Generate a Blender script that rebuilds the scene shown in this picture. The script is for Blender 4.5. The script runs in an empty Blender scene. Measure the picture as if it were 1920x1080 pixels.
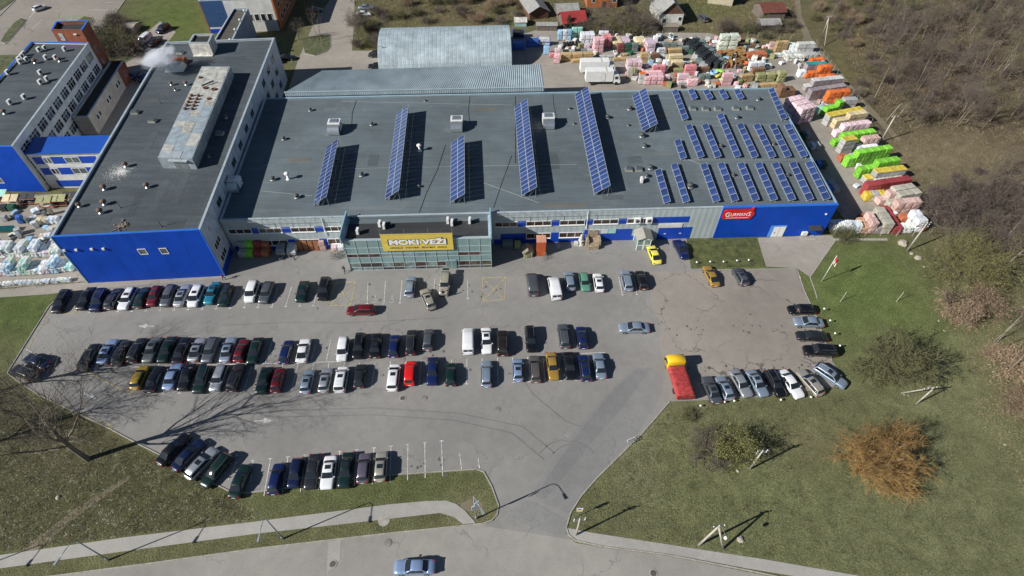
import bpy, bmesh, math, random
from mathutils import Vector, Matrix
S = bpy.context.scene
COL = S.collection
R = math.radians
random.seed(7)

# ------------------------------------------------------------------ camera, sky, sun, exposure
CAM_H, FPX, PITCH = 76.0, 1060.0, R(48.0)
cam_d = bpy.data.cameras.new('camera'); cam = bpy.data.objects.new('camera', cam_d); COL.objects.link(cam)
cam.location = (0, 0, CAM_H); cam.rotation_euler = (R(90) - PITCH, 0, 0)
cam_d.sensor_width = 36; cam_d.lens = FPX / 1920 * 36; cam_d.clip_start = 1; cam_d.clip_end = 6000
S.camera = cam
SUN_AZ, SUN_EL = R(24.5), R(33.0)            # shadows run towards SUN_AZ on the ground
world = bpy.data.worlds.new('World'); S.world = world; world.use_nodes = True
wn = world.node_tree
sky = wn.nodes.new('ShaderNodeTexSky'); sky.sky_type = 'NISHITA'; sky.sun_disc = False
sky.sun_elevation = SUN_EL; sky.sun_rotation = math.atan2(-math.cos(SUN_AZ), -math.sin(SUN_AZ)) % (2 * math.pi)
sky.altitude = 100; sky.air_density = 0.8; sky.dust_density = 0.2
wn.links.new(sky.outputs[0], wn.nodes['Background'].inputs[0]); wn.nodes['Background'].inputs[1].default_value = 0.05
sun_d = bpy.data.lights.new('sun', 'SUN'); sun_d.energy = 5.0; sun_d.angle = R(0.5); sun_d.color = (1.0, 0.955, 0.89)
sun = bpy.data.objects.new('sun', sun_d); COL.objects.link(sun); sun.location = (-60, -30, 120)
sdir = Vector((math.cos(SUN_AZ) * math.cos(SUN_EL), math.sin(SUN_AZ) * math.cos(SUN_EL), -math.sin(SUN_EL)))
sun.rotation_euler = sdir.to_track_quat('-Z', 'Y').to_euler()
S.render.engine = 'CYCLES'; S.cycles.volume_bounces = 4; S.cycles.max_bounces = 10
S.view_settings.view_transform = 'Standard'; S.view_settings.look = 'None'
S.view_settings.gamma = 1; S.view_settings.use_curve_mapping = False
S.view_settings.exposure = 0.32

# ------------------------------------------------------------------ helpers
_cp, _sp = math.cos(PITCH), math.sin(PITCH)
FW, UP, RT = Vector((0, _cp, -_sp)), Vector((0, _sp, _cp)), Vector((1, 0, 0))
def ray(px, py): return FW + RT * ((px - 960) / FPX) - UP * ((py - 540) / FPX)
def G(px, py, z=0.0):                        # survey: map a photograph point to its place at height z
    d = ray(px, py); t = (z - CAM_H) / d.z
    return Vector((d.x * t, d.y * t, z))
def PXY(v):
    d = Vector(v) - Vector((0, 0, CAM_H)); k = d.dot(FW)
    return 960 + FPX * d.x / k, 540 - FPX * d.dot(UP) / k

MATS = {}
def mat(name, col, rough=0.7, metal=0.0, var=0.12, scale=0.6, bump=0.0, fine=0.0, fscale=12, coat=0.0, spec=None, col2=None):
    if name in MATS: return MATS[name]
    m = bpy.data.materials.new(name); m.use_nodes = True; nt = m.node_tree; b = nt.nodes['Principled BSDF']
    b.inputs['Roughness'].default_value = rough; b.inputs['Metallic'].default_value = metal
    if coat: b.inputs['Coat Weight'].default_value = coat; b.inputs['Coat Roughness'].default_value = 0.04
    if spec is not None: b.inputs['Specular IOR Level'].default_value = spec
    if var > 0 or fine > 0:
        tc = nt.nodes.new('ShaderNodeTexCoord')
        n = nt.nodes.new('ShaderNodeTexNoise'); n.inputs['Scale'].default_value = scale; n.inputs['Detail'].default_value = 6; n.inputs['Roughness'].default_value = 0.65
        nt.links.new(tc.outputs['Object'], n.inputs['Vector'])
        mx = nt.nodes.new('ShaderNodeMix'); mx.data_type = 'RGBA'
        c2 = col2 or tuple(c * (1 - var * 2.2) for c in col)
        mx.inputs[6].default_value = (*c2, 1); mx.inputs[7].default_value = (*[min(1, c * (1 + var)) for c in col], 1)
        rp = nt.nodes.new('ShaderNodeMapRange'); rp.inputs[1].default_value = 0.3; rp.inputs[2].default_value = 0.68
        nt.links.new(n.outputs[0], rp.inputs[0]); nt.links.new(rp.outputs[0], mx.inputs[0])
        out = mx.outputs[2]
        if fine > 0:
            n2 = nt.nodes.new('ShaderNodeTexNoise'); n2.inputs['Scale'].default_value = fscale; n2.inputs['Detail'].default_value = 3
            nt.links.new(tc.outputs['Object'], n2.inputs['Vector'])
            r2 = nt.nodes.new('ShaderNodeMapRange'); r2.inputs[1].default_value = 0.3; r2.inputs[2].default_value = 0.7
            r2.inputs[3].default_value = 1 - fine; r2.inputs[4].default_value = 1 + fine
            nt.links.new(n2.outputs[0], r2.inputs[0])
            ml = nt.nodes.new('ShaderNodeVectorMath'); ml.operation = 'SCALE'
            nt.links.new(out, ml.inputs[0]); nt.links.new(r2.outputs[0], ml.inputs['Scale']); out = ml.outputs[0]
            if bump > 0:
                bp = nt.nodes.new('ShaderNodeBump'); bp.inputs['Strength'].default_value = bump; bp.inputs['Distance'].default_value = 0.1
                nt.links.new(n2.outputs[0], bp.inputs['Height']); nt.links.new(bp.outputs[0], b.inputs['Normal'])
        nt.links.new(out, b.inputs['Base Color'])
    else:
        b.inputs['Base Color'].default_value = (*col, 1)
    MATS[name] = m
    return m

def vary(m, lo=.75, hi=1.25):                # each object of the kind is a little lighter or darker
    nt = m.node_tree; b = nt.nodes['Principled BSDF']; src = b.inputs['Base Color'].links[0].from_socket
    oi = nt.nodes.new('ShaderNodeObjectInfo'); r = nt.nodes.new('ShaderNodeMapRange'); r.inputs[3].default_value = lo; r.inputs[4].default_value = hi; nt.links.new(oi.outputs['Random'], r.inputs[0])
    sc = nt.nodes.new('ShaderNodeVectorMath'); sc.operation = 'SCALE'; nt.links.new(src, sc.inputs[0]); nt.links.new(r.outputs[0], sc.inputs['Scale']); nt.links.new(sc.outputs[0], b.inputs['Base Color'])
ORI = {}
class MB:
    def __init__(s): s.v = []; s.f = []; s.m = []
    def quad(s, pts, mi=0):
        i = len(s.v); s.v += [tuple(p) for p in pts]; s.f.append(tuple(range(i, i + len(pts)))); s.m.append(mi)
    def hexa(s, b, t, mi=0):                 # bottom 4 (ccw from above), top 4
        i = len(s.v); s.v += [tuple(p) for p in b] + [tuple(p) for p in t]
        for q in ((3, 2, 1, 0), (4, 5, 6, 7), (0, 1, 5, 4), (1, 2, 6, 5), (2, 3, 7, 6), (3, 0, 4, 7)):
            s.f.append(tuple(i + k for k in q)); s.m.append(mi)
    def box(s, c, d, rz=0.0, mi=0, taper=1.0):   # c = centre of base, d = size
        x, y, z = d[0] / 2, d[1] / 2, d[2]; cs, sn = math.cos(rz), math.sin(rz)
        def P(a, b_, h): return (c[0] + a * cs - b_ * sn, c[1] + a * sn + b_ * cs, c[2] + h)
        s.hexa([P(-x, -y, 0), P(x, -y, 0), P(x, y, 0), P(-x, y, 0)],
               [P(-x * taper, -y * taper, z), P(x * taper, -y * taper, z), P(x * taper, y * taper, z), P(-x * taper, y * taper, z)], mi)
    def prism(s, poly, z0, z1, mi=0, tmi=None):
        n = len(poly); i = len(s.v)
        s.v += [(p[0], p[1], z0) for p in poly] + [(p[0], p[1], z1) for p in poly]
        s.f.append(tuple(i + n + k for k in range(n))); s.m.append(mi if tmi is None else tmi)
        s.f.append(tuple(i + k for k in reversed(range(n)))); s.m.append(mi)
        for k in range(n):
            l = (k + 1) % n; s.f.append((i + k, i + l, i + n + l, i + n + k)); s.m.append(mi)
    def tube(s, p0, p1, r0, r1=None, n=6, mi=0, cap=True):
        r1 = r0 if r1 is None else r1; p0, p1 = Vector(p0), Vector(p1); d = (p1 - p0)
        if d.length < 1e-6: return
        d.normalize(); a = d.orthogonal().normalized(); b = d.cross(a); i = len(s.v)
        for p, r in ((p0, r0), (p1, r1)):
            for k in range(n):
                t = 2 * math.pi * k / n; s.v.append(tuple(p + (a * math.cos(t) + b * math.sin(t)) * r))
        for k in range(n):
            l = (k + 1) % n; s.f.append((i + k, i + l, i + n + l, i + n + k)); s.m.append(mi)
        if cap:
            s.f.append(tuple(i + k for k in reversed(range(n)))); s.m.append(mi)
            s.f.append(tuple(i + n + k for k in range(n))); s.m.append(mi)
    def lathe(s, c, prof, n=12, mi=0):       # prof list of (r,z)
        i = len(s.v)
        for r, z in prof:
            for k in range(n):
                t = 2 * math.pi * k / n; s.v.append((c[0] + r * math.cos(t), c[1] + r * math.sin(t), c[2] + z))
        for j in range(len(prof) - 1):
            for k in range(n):
                l = (k + 1) % n; a = i + j * n; s.f.append((a + k, a + l, a + n + l, a + n + k)); s.m.append(mi)
        s.f.append(tuple(i + k for k in reversed(range(n)))); s.m.append(mi)
        a = i + (len(prof) - 1) * n; s.f.append(tuple(a + k for k in range(n))); s.m.append(mi)
    def loft(s, rings, mi=0, cap=True, close=True):
        i = len(s.v); n = len(rings[0])
        for r in rings: s.v += [tuple(p) for p in r]
        for j in range(len(rings) - 1):
            for k in range(n if close else n - 1):
                l = (k + 1) % n; a = i + j * n; s.f.append((a + k, a + l, a + n + l, a + n + k)); s.m.append(mi)
        if cap:
            s.f.append(tuple(i + k for k in reversed(range(n)))); s.m.append(mi)
            a = i + (len(rings) - 1) * n; s.f.append(tuple(a + k for k in range(n))); s.m.append(mi)
    def mesh(s, name, mats, org=(0, 0, 0), smooth=False):
        me = bpy.data.meshes.new(name)
        o = Vector(org); me.from_pydata([tuple(Vector(v) - o) for v in s.v] if o.length > 0 else s.v, [], s.f)
        for m in (mats if isinstance(mats, (list, tuple)) else [mats]): me.materials.append(m)
        if any(s.m): me.polygons.foreach_set('material_index', s.m)
        if smooth: me.polygons.foreach_set('use_smooth', [True] * len(s.f))
        me.update(); return me
    def build(s, name, mats, parent=None, smooth=False, org=None):
        if parent is not None: org = ORI.get(parent.name, Vector((0, 0, 0)))
        elif org is None: org = Vector((0, 0, 0))
        o = link(name, s.mesh(name, mats, org, smooth), parent)
        if parent is None: o.location = org
        ORI[o.name] = Vector(org)
        return o
def link(name, data, parent=None):
    o = bpy.data.objects.new(name, data); COL.objects.link(o)
    if parent is not None: o.parent = parent
    return o
def tag(o, label=None, cat=None, group=None, kind=None):
    if label: o['label'] = label
    if cat: o['category'] = cat
    if group: o['group'] = group
    if kind: o['kind'] = kind
    return o
def thing(name, label, cat, loc=(0, 0, 0), group=None, rz=0.0):
    o = link(name, None); o.location = loc; o.rotation_euler = (0, 0, rz); o.empty_display_size = 0.5
    ORI[o.name] = Vector(loc); return tag(o, label, cat, group)
def struct(o): o['kind'] = 'structure'; return o
def dup(o, parent=None):
    c = o.copy(); COL.objects.link(c); c.parent = parent
    for ch in o.children: dup(ch, c)
    return c
ORD = ['first', 'second', 'third', 'fourth', 'fifth', 'sixth', 'seventh', 'eighth', 'ninth', 'tenth', 'eleventh', 'twelfth', 'thirteenth', 'fourteenth', 'fifteenth', 'sixteenth', 'seventeenth', 'eighteenth', 'nineteenth', 'twentieth']
def setmat(o, m, slot=0):
    o.material_slots[slot].link = 'OBJECT'; o.material_slots[slot].material = m

class Wall:                                   # a wall seen from outside, A on its left, B on its right
    def __init__(s, A, B):
        s.A = Vector((A[0], A[1], 0)); s.B = Vector((B[0], B[1], 0)); s.d = s.B - s.A; s.L = s.d.length; s.d.normalize(); s.n = Vector((s.d.y, -s.d.x, 0))
    def P(s, u, z, o=0.0): p = s.A + s.d * u + s.n * o; return Vector((p.x, p.y, z))
    def hit(s, px, py):
        r = ray(px, py); c = Vector((0, 0, CAM_H)); t = (s.A - c).dot(s.n) / r.dot(s.n); q = c + r * t
        return (q - s.A).dot(s.d), q.z
    def box(s, mb, u0, u1, z0, z1, d0, d1, mi=0):
        mb.hexa([s.P(u0, z0, d1), s.P(u1, z0, d1), s.P(u1, z0, d0), s.P(u0, z0, d0)], [s.P(u0, z1, d1), s.P(u1, z1, d1), s.P(u1, z1, d0), s.P(u0, z1, d0)], mi)
def inset(poly, d):
    n = len(poly); out = []
    for k in range(n):
        p0, p1, p2 = Vector(poly[k - 1]).to_2d(), Vector(poly[k]).to_2d(), Vector(poly[(k + 1) % n]).to_2d()
        a, b = (p1 - p0).normalized(), (p2 - p1).normalized(); na, nb = Vector((-a.y, a.x)), Vector((-b.y, b.x))
        q = na + nb; q = q / max(0.25, q.dot(na)) ; out.append(Vector((p1.x + q.x * d, p1.y + q.y * d, 0)))
    return out
def building(name, label, poly, H, wmats, rmat, capmat, deck=0.35, cat='building', z0=0.0, t=0.3, caps=True, group=None):
    org = Vector((poly[0][0], poly[0][1], z0)); root = thing(name, label, cat, org, group); n = len(poly); ins = inset(poly, t); W = []
    for k in range(n):
        l = (k + 1) % n; mb = MB(); a, b, c, d = poly[k], poly[l], ins[l], ins[k]
        mb.hexa([(p[0], p[1], z0) for p in (a, b, c, d)], [(p[0], p[1], H) for p in (a, b, c, d)])
        mb.build('wall', wmats[k] if isinstance(wmats, (list, tuple)) else wmats, root); W.append(Wall(a, b))
    mb = MB(); mb.prism([(p.x, p.y) for p in inset(poly, t * 0.5)], H - deck - 0.25, H - deck)
    rf = mb.build('roof', rmat, root)
    if caps:
        o1, i1 = inset(poly, -0.06), inset(poly, t + 0.06)
        for k in range(n):
            l = (k + 1) % n; mb = MB()
            mb.hexa([(p.x, p.y, H - 0.02) for p in (o1[k], o1[l], i1[l], i1[k])], [(p.x, p.y, H + 0.08) for p in (o1[k], o1[l], i1[l], i1[k])])
            mb.build('parapet_cap', capmat[k] if isinstance(capmat, (list, tuple)) else capmat, root)
    return root, W, rf
def windows(root, W, cells, fmat, pmat, d=0.07, fr=0.09, sill=None, mull=1, trans=0):
    for (u0, u1, z0, z1) in cells:            # each window: frame with bars, pane as sub-part
        mb = MB(); f = fr
        W.box(mb, u0, u1, z1 - f, z1, -0.02, d); W.box(mb, u0, u1, z0, z0 + f, -0.02, d)
        n = mull
        for k in range(n + 1):
            x = u0 + (u1 - u0 - f) * k / n; W.box(mb, x, x + f, z0 + f, z1 - f, -0.02, d)
        for k in range(trans):
            z = z0 + (z1 - z0) * (0.66 if trans == 1 else (k + 1) / (trans + 1)); W.box(mb, u0 + f, u1 - f, z, z + f * 0.7, -0.02, d - 0.01)
        if sill: W.box(mb, u0 - 0.05, u1 + 0.05, z0 - 0.1, z0, -0.02, sill)
        fo = mb.build('window', fmat, root)
        for k in range(n):
            mb = MB(); a = u0 + (u1 - u0 - f) * k / n + f; b = u0 + (u1 - u0 - f) * (k + 1) / n
            W.box(mb, a, b, z0 + f, z1 - f, -0.02, 0.025)
            mb.build('pane', pmat if not isinstance(pmat, list) else random.choice(pmat), fo)
# ------------------------------------------------------------------ ground
def ground_mat():
    m = bpy.data.materials.new('grass_ground'); m.use_nodes = True; nt = m.node_tree; b = nt.nodes['Principled BSDF']
    b.inputs['Roughness'].default_value = 0.95; b.inputs['Specular IOR Level'].default_value = 0.1
    a = nt.nodes.new('ShaderNodeVertexColor'); a.layer_name = 'zone'
    tc = nt.nodes.new('ShaderNodeTexCoord')
    def noise(sc, det, lo, hi, a0=0.28, a1=0.72, dist=0.0):
        n = nt.nodes.new('ShaderNodeTexNoise'); n.inputs['Scale'].default_value = sc; n.inputs['Detail'].default_value = det; n.inputs['Roughness'].default_value = 0.7; n.inputs['Distortion'].default_value = dist
        nt.links.new(tc.outputs['Object'], n.inputs['Vector'])
        r = nt.nodes.new('ShaderNodeMapRange'); r.inputs[1].default_value = a0; r.inputs[2].default_value = a1; r.inputs[3].default_value = lo; r.inputs[4].default_value = hi
        nt.links.new(n.outputs[0], r.inputs[0]); return n, r
    n1, r1 = noise(4.5, 5, 0.36, 1.68); n2, r2 = noise(0.33, 6, 0.72, 1.3, dist=0.6); n3, r3 = noise(0.9, 8, 0, 1, 0.5, 0.68, 1.0)
    mu = nt.nodes.new('ShaderNodeMath'); mu.operation = 'MULTIPLY'; nt.links.new(r1.outputs[0], mu.inputs[0]); nt.links.new(r2.outputs[0], mu.inputs[1])
    sc = nt.nodes.new('ShaderNodeVectorMath'); sc.operation = 'SCALE'; nt.links.new(a.outputs[0], sc.inputs[0]); nt.links.new(mu.outputs[0], sc.inputs['Scale'])
    mx = nt.nodes.new('ShaderNodeMix'); mx.data_type = 'RGBA'; nt.links.new(sc.outputs[0], mx.inputs[6])
    tn = nt.nodes.new('ShaderNodeVectorMath'); tn.operation = 'MULTIPLY'; nt.links.new(sc.outputs[0], tn.inputs[0]); tn.inputs[1].default_value = (1.36, 1.2, 1.2)
    nt.links.new(tn.outputs[0], mx.inputs[7]); nt.links.new(r3.outputs[0], mx.inputs[0]); nt.links.new(mx.outputs[2], b.inputs['Base Color'])
    bp = nt.nodes.new('ShaderNodeBump'); bp.inputs['Strength'].default_value = 0.7; bp.inputs['Distance'].default_value = 0.25
    nt.links.new(n1.outputs[0], bp.inputs['Height']); nt.links.new(bp.outputs[0], b.inputs['Normal'])
    return m
ZONES = [(1735, 500, 14, 50, (0.153, 0.149, 0.079), .7), (1752, 610, 18, 60, (0.158, 0.154, 0.084), .6), (1790, 700, 22, 50, (0.167, 0.160, 0.088), .7), (1840, 790, 30, 45, (0.167, 0.160, 0.088), .6), (1890, 870, 30, 45, (0.167, 0.160, 0.088), .5), (1290, 775, 45, 22, (0.181, 0.180, 0.121), .8), (1215, 850, 40, 30, (0.181, 0.183, 0.126), .7), (1470, 1010, 90, 16, (0.162, 0.160, 0.079), .7), (1650, 1040, 120, 20, (0.158, 0.154, 0.079), .6), (1800, 1000, 60, 30, (0.177, 0.170, 0.102), .6), (1560, 880, 70, 30, (0.100, 0.144, 0.047), .7), (1690, 935, 80, 30, (0.105, 0.149, 0.051), .6), (120, 960, 60, 30, (0.081, 0.093, 0.042), .6), (420, 950, 60, 20, (0.129, 0.129, 0.070), .6),
      # (px, py, rx, ry, colour, weight)  turf kinds over the site
    (1650, 540, 190, 110, (0.106, 0.149, 0.044), 1.0), (1360, 475, 90, 45, (0.102, 0.140, 0.042), 1.0), (40, 585, 110, 60, (0.078, 0.114, 0.034), .9),
    (330, 40, 90, 60, (0.098, 0.134, 0.041), 1.0), (1260, 860, 170, 120, (0.161, 0.165, 0.082), .9), (1500, 950, 300, 160, (0.153, 0.170, 0.078), 1.0),
    (1780, 950, 220, 200, (0.159, 0.172, 0.088), .9), (1800, 720, 120, 200, (0.157, 0.165, 0.084), .9), (1700, 120, 220, 170, (0.101, 0.080, 0.054), 1.0),
    (1850, 200, 160, 190, (0.093, 0.070, 0.052), 1.0), (1770, 300, 150, 45, (0.216, 0.185, 0.113), 1.0), (1570, 150, 45, 100, (0.129, 0.118, 0.057), .9),
    (1830, 420, 120, 130, (0.118, 0.105, 0.065), .8), (250, 900, 260, 110, (0.110, 0.114, 0.054), 1.0), (110, 830, 130, 80, (0.117, 0.106, 0.060), .9), (700, 910, 240, 50, (0.096, 0.114, 0.046), 1.0),
    (870, 960, 40, 30, (0.187, 0.175, 0.100), .8), (740, 60, 80, 60, (0.118, 0.122, 0.058), 1.0), (850, 25, 130, 50, (0.144, 0.129, 0.068), .9), (1150, 30, 150, 40, (0.108, 0.098, 0.057), .9),
    (1380, 60, 90, 50, (0.160, 0.134, 0.077), .8), (1330, 15, 60, 25, (0.113, 0.134, 0.046), .8), (1230, 20, 40, 40, (0.113, 0.134, 0.052), .6), (1700, 600, 100, 60, (0.108, 0.145, 0.047), .6),
    (1590, 850, 60, 50, (0.146, 0.134, 0.063), .5), (1520, 830, 60, 40, (0.173, 0.151, 0.089), .6), (1200, 880, 40, 70, (0.183, 0.180, 0.111), .6), (230, 90, 40, 60, (0.103, 0.103, 0.052), .9)]
BASE = (0.126, 0.130, 0.066)
def zone_col(x, y):
    px, py = PXY((x, y, 0)); c = list(BASE)
    for zx, zy, rx, ry, col, w in ZONES:
        d = ((px - zx) / rx) ** 2 + ((py - zy) / ry) ** 2
        if d < 9:
            k = w * math.exp(-d * 0.9)
            for i in range(3): c[i] += (col[i] - c[i]) * k
    return c
xs = [-4000, -1500, -500] + [-240 + 2.5 * i for i in range(193)] + [500, 1500, 4000]
ys = [-3000, -800, -200] + [-20 + 2.5 * i for i in range(113)] + [500, 1500, 5000]
mb = MB(); rnd = random.Random(3)
for y in ys:
    for x in xs: mb.v.append((x, y, 0.0))
nx = len(xs)
for j in range(len(ys) - 1):
    for i in range(nx - 1): a = j * nx + i; mb.f.append((a, a + 1, a + nx + 1, a + nx)); mb.m.append(0)
ground = struct(mb.build('ground', ground_mat())); ca = ground.data.color_attributes.new('zone', 'FLOAT_COLOR', 'POINT')
cols = []
for v in mb.v:
    inside = abs(v[0]) < 245 and -25 < v[1] < 265
    c = zone_col(v[0], v[1]) if inside else BASE
    cols += [c[0], c[1], c[2], 1.0]
ca.data.foreach_set('color', cols)

def paving_mat(name, col, stain=0.35, crack=0.5, dark=(0.075, 0.072, 0.07)):
    m = bpy.data.materials.new(name); m.use_nodes = True; nt = m.node_tree; b = nt.nodes['Principled BSDF']
    b.inputs['Roughness'].default_value = 0.88; b.inputs['Specular IOR Level'].default_value = 0.25
    tc = nt.nodes.new('ShaderNodeTexCoord')
    def nz(sc, det, a0, a1, lo, hi, rough=0.6, dist=0.0):
        n = nt.nodes.new('ShaderNodeTexNoise'); n.inputs['Scale'].default_value = sc; n.inputs['Detail'].default_value = det; n.inputs['Roughness'].default_value = rough; n.inputs['Distortion'].default_value = dist
        nt.links.new(tc.outputs['Object'], n.inputs['Vector'])
        r = nt.nodes.new('ShaderNodeMapRange'); r.inputs[1].default_value = a0; r.inputs[2].default_value = a1; r.inputs[3].default_value = lo; r.inputs[4].default_value = hi
        nt.links.new(n.outputs[0], r.inputs[0]); return r
    big = nz(0.055, 5, 0.3, 0.7, 0.82, 1.13); mid = nz(0.6, 7, 0.3, 0.7, 0.93, 1.07, dist=0.4); fine = nz(9, 2, 0.3, 0.7, 0.88, 1.12)
    spots = nz(0.42, 8, 0.63, 0.76, 0, stain, 0.75, 0.8)
    m1 = nt.nodes.new('ShaderNodeMath'); m1.operation = 'MULTIPLY'; nt.links.new(big.outputs[0], m1.inputs[0]); nt.links.new(mid.outputs[0], m1.inputs[1])
    m2 = nt.nodes.new('ShaderNodeMath'); m2.operation = 'MULTIPLY'; nt.links.new(m1.outputs[0], m2.inputs[0]); nt.links.new(fine.outputs[0], m2.inputs[1])
    sc = nt.nodes.new('ShaderNodeVectorMath'); sc.operation = 'SCALE'; sc.inputs[0].default_value = col; nt.links.new(m2.outputs[0], sc.inputs['Scale'])
    mx = nt.nodes.new('ShaderNodeMix'); mx.data_type = 'RGBA'; nt.links.new(sc.outputs[0], mx.inputs[6]); mx.inputs[7].default_value = (*dark, 1); nt.links.new(spots.outputs[0], mx.inputs[0])
    out = mx.outputs[2]
    if crack > 0:
        vo = nt.nodes.new('ShaderNodeTexVoronoi'); vo.feature = 'DISTANCE_TO_EDGE'; vo.inputs['Scale'].default_value = 0.13
        ds = nt.nodes.new('ShaderNodeTexNoise'); ds.inputs['Scale'].default_value = 0.8; ds.inputs['Detail'].default_value = 6
        nt.links.new(tc.outputs['Object'], ds.inputs['Vector'])
        ad = nt.nodes.new('ShaderNodeVectorMath'); ad.operation = 'MULTIPLY_ADD'; nt.links.new(ds.outputs['Color'], ad.inputs[0]); ad.inputs[1].default_value = (3, 3, 0); nt.links.new(tc.outputs['Object'], ad.inputs[2])
        nt.links.new(ad.outputs[0], vo.inputs['Vector'])
        cr = nt.nodes.new('ShaderNodeMapRange'); cr.inputs[1].default_value = 0.004; cr.inputs[2].default_value = 0.014; cr.inputs[3].default_value = crack; cr.inputs[4].default_value = 0
        nt.links.new(vo.outputs['Distance'], cr.inputs[0])
        gate = nz(0.11, 3, 0.47, 0.58, 0, 1)
        mg = nt.nodes.new('ShaderNodeMath'); mg.operation = 'MULTIPLY'; nt.links.new(cr.outputs[0], mg.inputs[0]); nt.links.new(gate.outputs[0], mg.inputs[1])
        m3 = nt.nodes.new('ShaderNodeMix'); m3.data_type = 'RGBA'; nt.links.new(out, m3.inputs[6]); m3.inputs[7].default_value = (0.06, 0.058, 0.055, 1); nt.links.new(mg.outputs[0], m3.inputs[0]); out = m3.outputs[2]
    nt.links.new(out, b.inputs['Base Color']); return m
ASPH = paving_mat('lot_asphalt', (0.242, 0.236, 0.225), 0.30, 0.3)
OLD = paving_mat('old_asphalt', (0.275, 0.250, 0.222), 0.5, 0.75, (0.12, 0.105, 0.09))
ROAD = paving_mat('road_asphalt', (0.30, 0.288, 0.265), 0.18, 0.3)
YARD = paving_mat('yard_concrete', (0.31, 0.285, 0.25), 0.35, 0.4)
SLAB = paving_mat('pavement_slabs', (0.36, 0.35, 0.325), 0.25, 0)
PATCH = paving_mat('new_asphalt', (0.198, 0.199, 0.198), 0.25, 0.2)
PATCH2 = paving_mat('grey_asphalt', (0.222, 0.222, 0.218), 0.25, 0.2)
DIRT = paving_mat('trodden_dirt', (0.20, 0.17, 0.12), 0.4, 0)
CONC = mat('kerb_concrete', (0.36, 0.34, 0.30), 0.9, var=0.15, scale=1.5, fine=0.12)
WHITE = mat('marking_white', (0.66, 0.66, 0.64), 0.7, var=0.3, scale=2.5); WORN = mat('marking_worn', (0.5, 0.5, 0.48), 0.75, var=0.25, scale=3.0)
YELLOW = mat('marking_yellow', (0.50, 0.41, 0.19), 0.75, var=0.26, scale=2.0)

def sheet(name, pts, z, m, px=True, parent=None):
    P = [G(*p) if px else Vector((p[0], p[1], 0)) for p in pts]
    bm = bmesh.new(); vs = [bm.verts.new((p.x, p.y, z)) for p in P]; f = bm.faces.new(vs); f.normal_update()
    if f.normal.z < 0: f.normal_flip()
    bmesh.ops.triangulate(bm, faces=bm.faces[:])
    me = bpy.data.meshes.new(name); bm.to_mesh(me); bm.free(); me.materials.append(m)
    return struct(link(name, me, parent)) if parent is None else link(name, me, parent)
LOT = [(60, 556), (150, 541), (163, 530), (-30, 545), (-30, 552)]
lot = sheet('parking_lot', [(141, 545), (165, 531), (420, 518), (430, 470), (640, 440), (930, 440), (1330, 440), (1334, 505), (1492, 503), (1508, 545), (1530, 592), (1560, 676), (1588, 722),
    (1440, 744), (1330, 750), (1256, 753), (1203, 814), (1120, 896), (1090, 930), (1070, 962), (1062, 1000), (1072, 1012), (905, 986), (928, 975), (935, 948), (922, 912), (907, 885), (893, 880), (700, 893), (487, 922), (440, 926), (410, 911), (300, 853), (260, 833), (200, 801), (75, 742), (30, 712), (14, 700), (92, 575), (120, 548)], 0.020, ASPH)
sheet('old_lot_surface', [(1218, 510), (1334, 507), (1490, 505), (1505, 545), (1528, 592), (1558, 676), (1583, 720), (1440, 742), (1330, 748), (1258, 751), (1245, 690), (1236, 640), (1240, 612), (1222, 575)], 0.026, OLD)
sheet('road', [(-60, 1092), (99, 1081), (300, 1055), (480, 1029.5), (717, 1002), (917, 981), (935, 972), (1062, 1002), (1080, 1018), (1130, 1027), (1250, 1042), (1400, 1072), (1600, 1115), (2100, 1225), (2700, 1350), (2100, 1390), (-500, 1330), (-500, 1150)], 0.014, ROAD)
sheet('new_asphalt_strip', [(1222, 690), (1243, 705), (1240, 740), (1200, 806), (1118, 892), (1088, 928), (1066, 962), (1012, 940), (1000, 920), (1030, 872), (1085, 800), (1160, 715), (1196, 690)], 0.030, PATCH2)
sheet('repair_patch', [(1196, 690), (1214, 702), (1160, 772), (1104, 836), (1066, 884), (1022, 936), (1003, 931), (1030, 890), (1088, 806), (1150, 732)], 0.034, PATCH)
sheet('entry_apron', [(1003, 943), (1062, 976), (1060, 1003), (1030, 1000), (985, 985), (960, 970), (955, 958), (985, 940)], 0.038, PATCH2)
sheet('road_patch', [(616, 1016), (640, 1012), (637, 1050), (612, 1078)], 0.026, SLAB)
sheet('pavement', [(-60, 1049), (0, 1041), (240, 1007), (480, 978), (730, 946), (800, 939.5), (837, 939), (855, 945), (872, 958), (892, 981), (868, 983), (852, 970), (825, 962), (705, 976), (480, 1001), (240, 1033), (0, 1066), (-60, 1074)], 0.06, SLAB)
sheet('pavement_east', [(1064, 990), (1110, 999), (1440, 1050), (1600, 1078), (1950, 1142), (2700, 1282), (2700, 1302), (1950, 1160), (1560, 1092), (1400, 1066), (1250, 1038), (1100, 1020), (1080, 1012), (1066, 1000)], 0.06, SLAB)
sheet('store_walk', [(-60, 549), (60, 537), (165, 529.5), (300, 522), (420, 517), (430, 521), (300, 532), (145, 545), (90, 552), (-60, 562)], 0.05, YARD)
sheet('concrete_apron', [(1420, 446), (1560, 441), (1566, 452), (1519, 520), (1494, 503), (1436, 500), (1427, 470)], 0.030, YARD)
sheet('back_yard', [(985, 215), (1480, 195), (1570, 395), (1600, 430), (1735, 432), (1742, 410), (1700, 345), (1600, 190), (1528, 84), (1480, 82), (1440, 100), (1330, 62), (1150, 60), (1010, 55), (960, 70), (960, 160)], 0.024, YARD)
sheet('service_road', [(520, 215), (540, 170), (560, 110), (590, 40), (640, -30), (665, -30), (664, 40), (660, 95), (700, 95), (740, 88), (740, 150), (960, 170), (960, 215)], 0.020, YARD)
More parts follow.
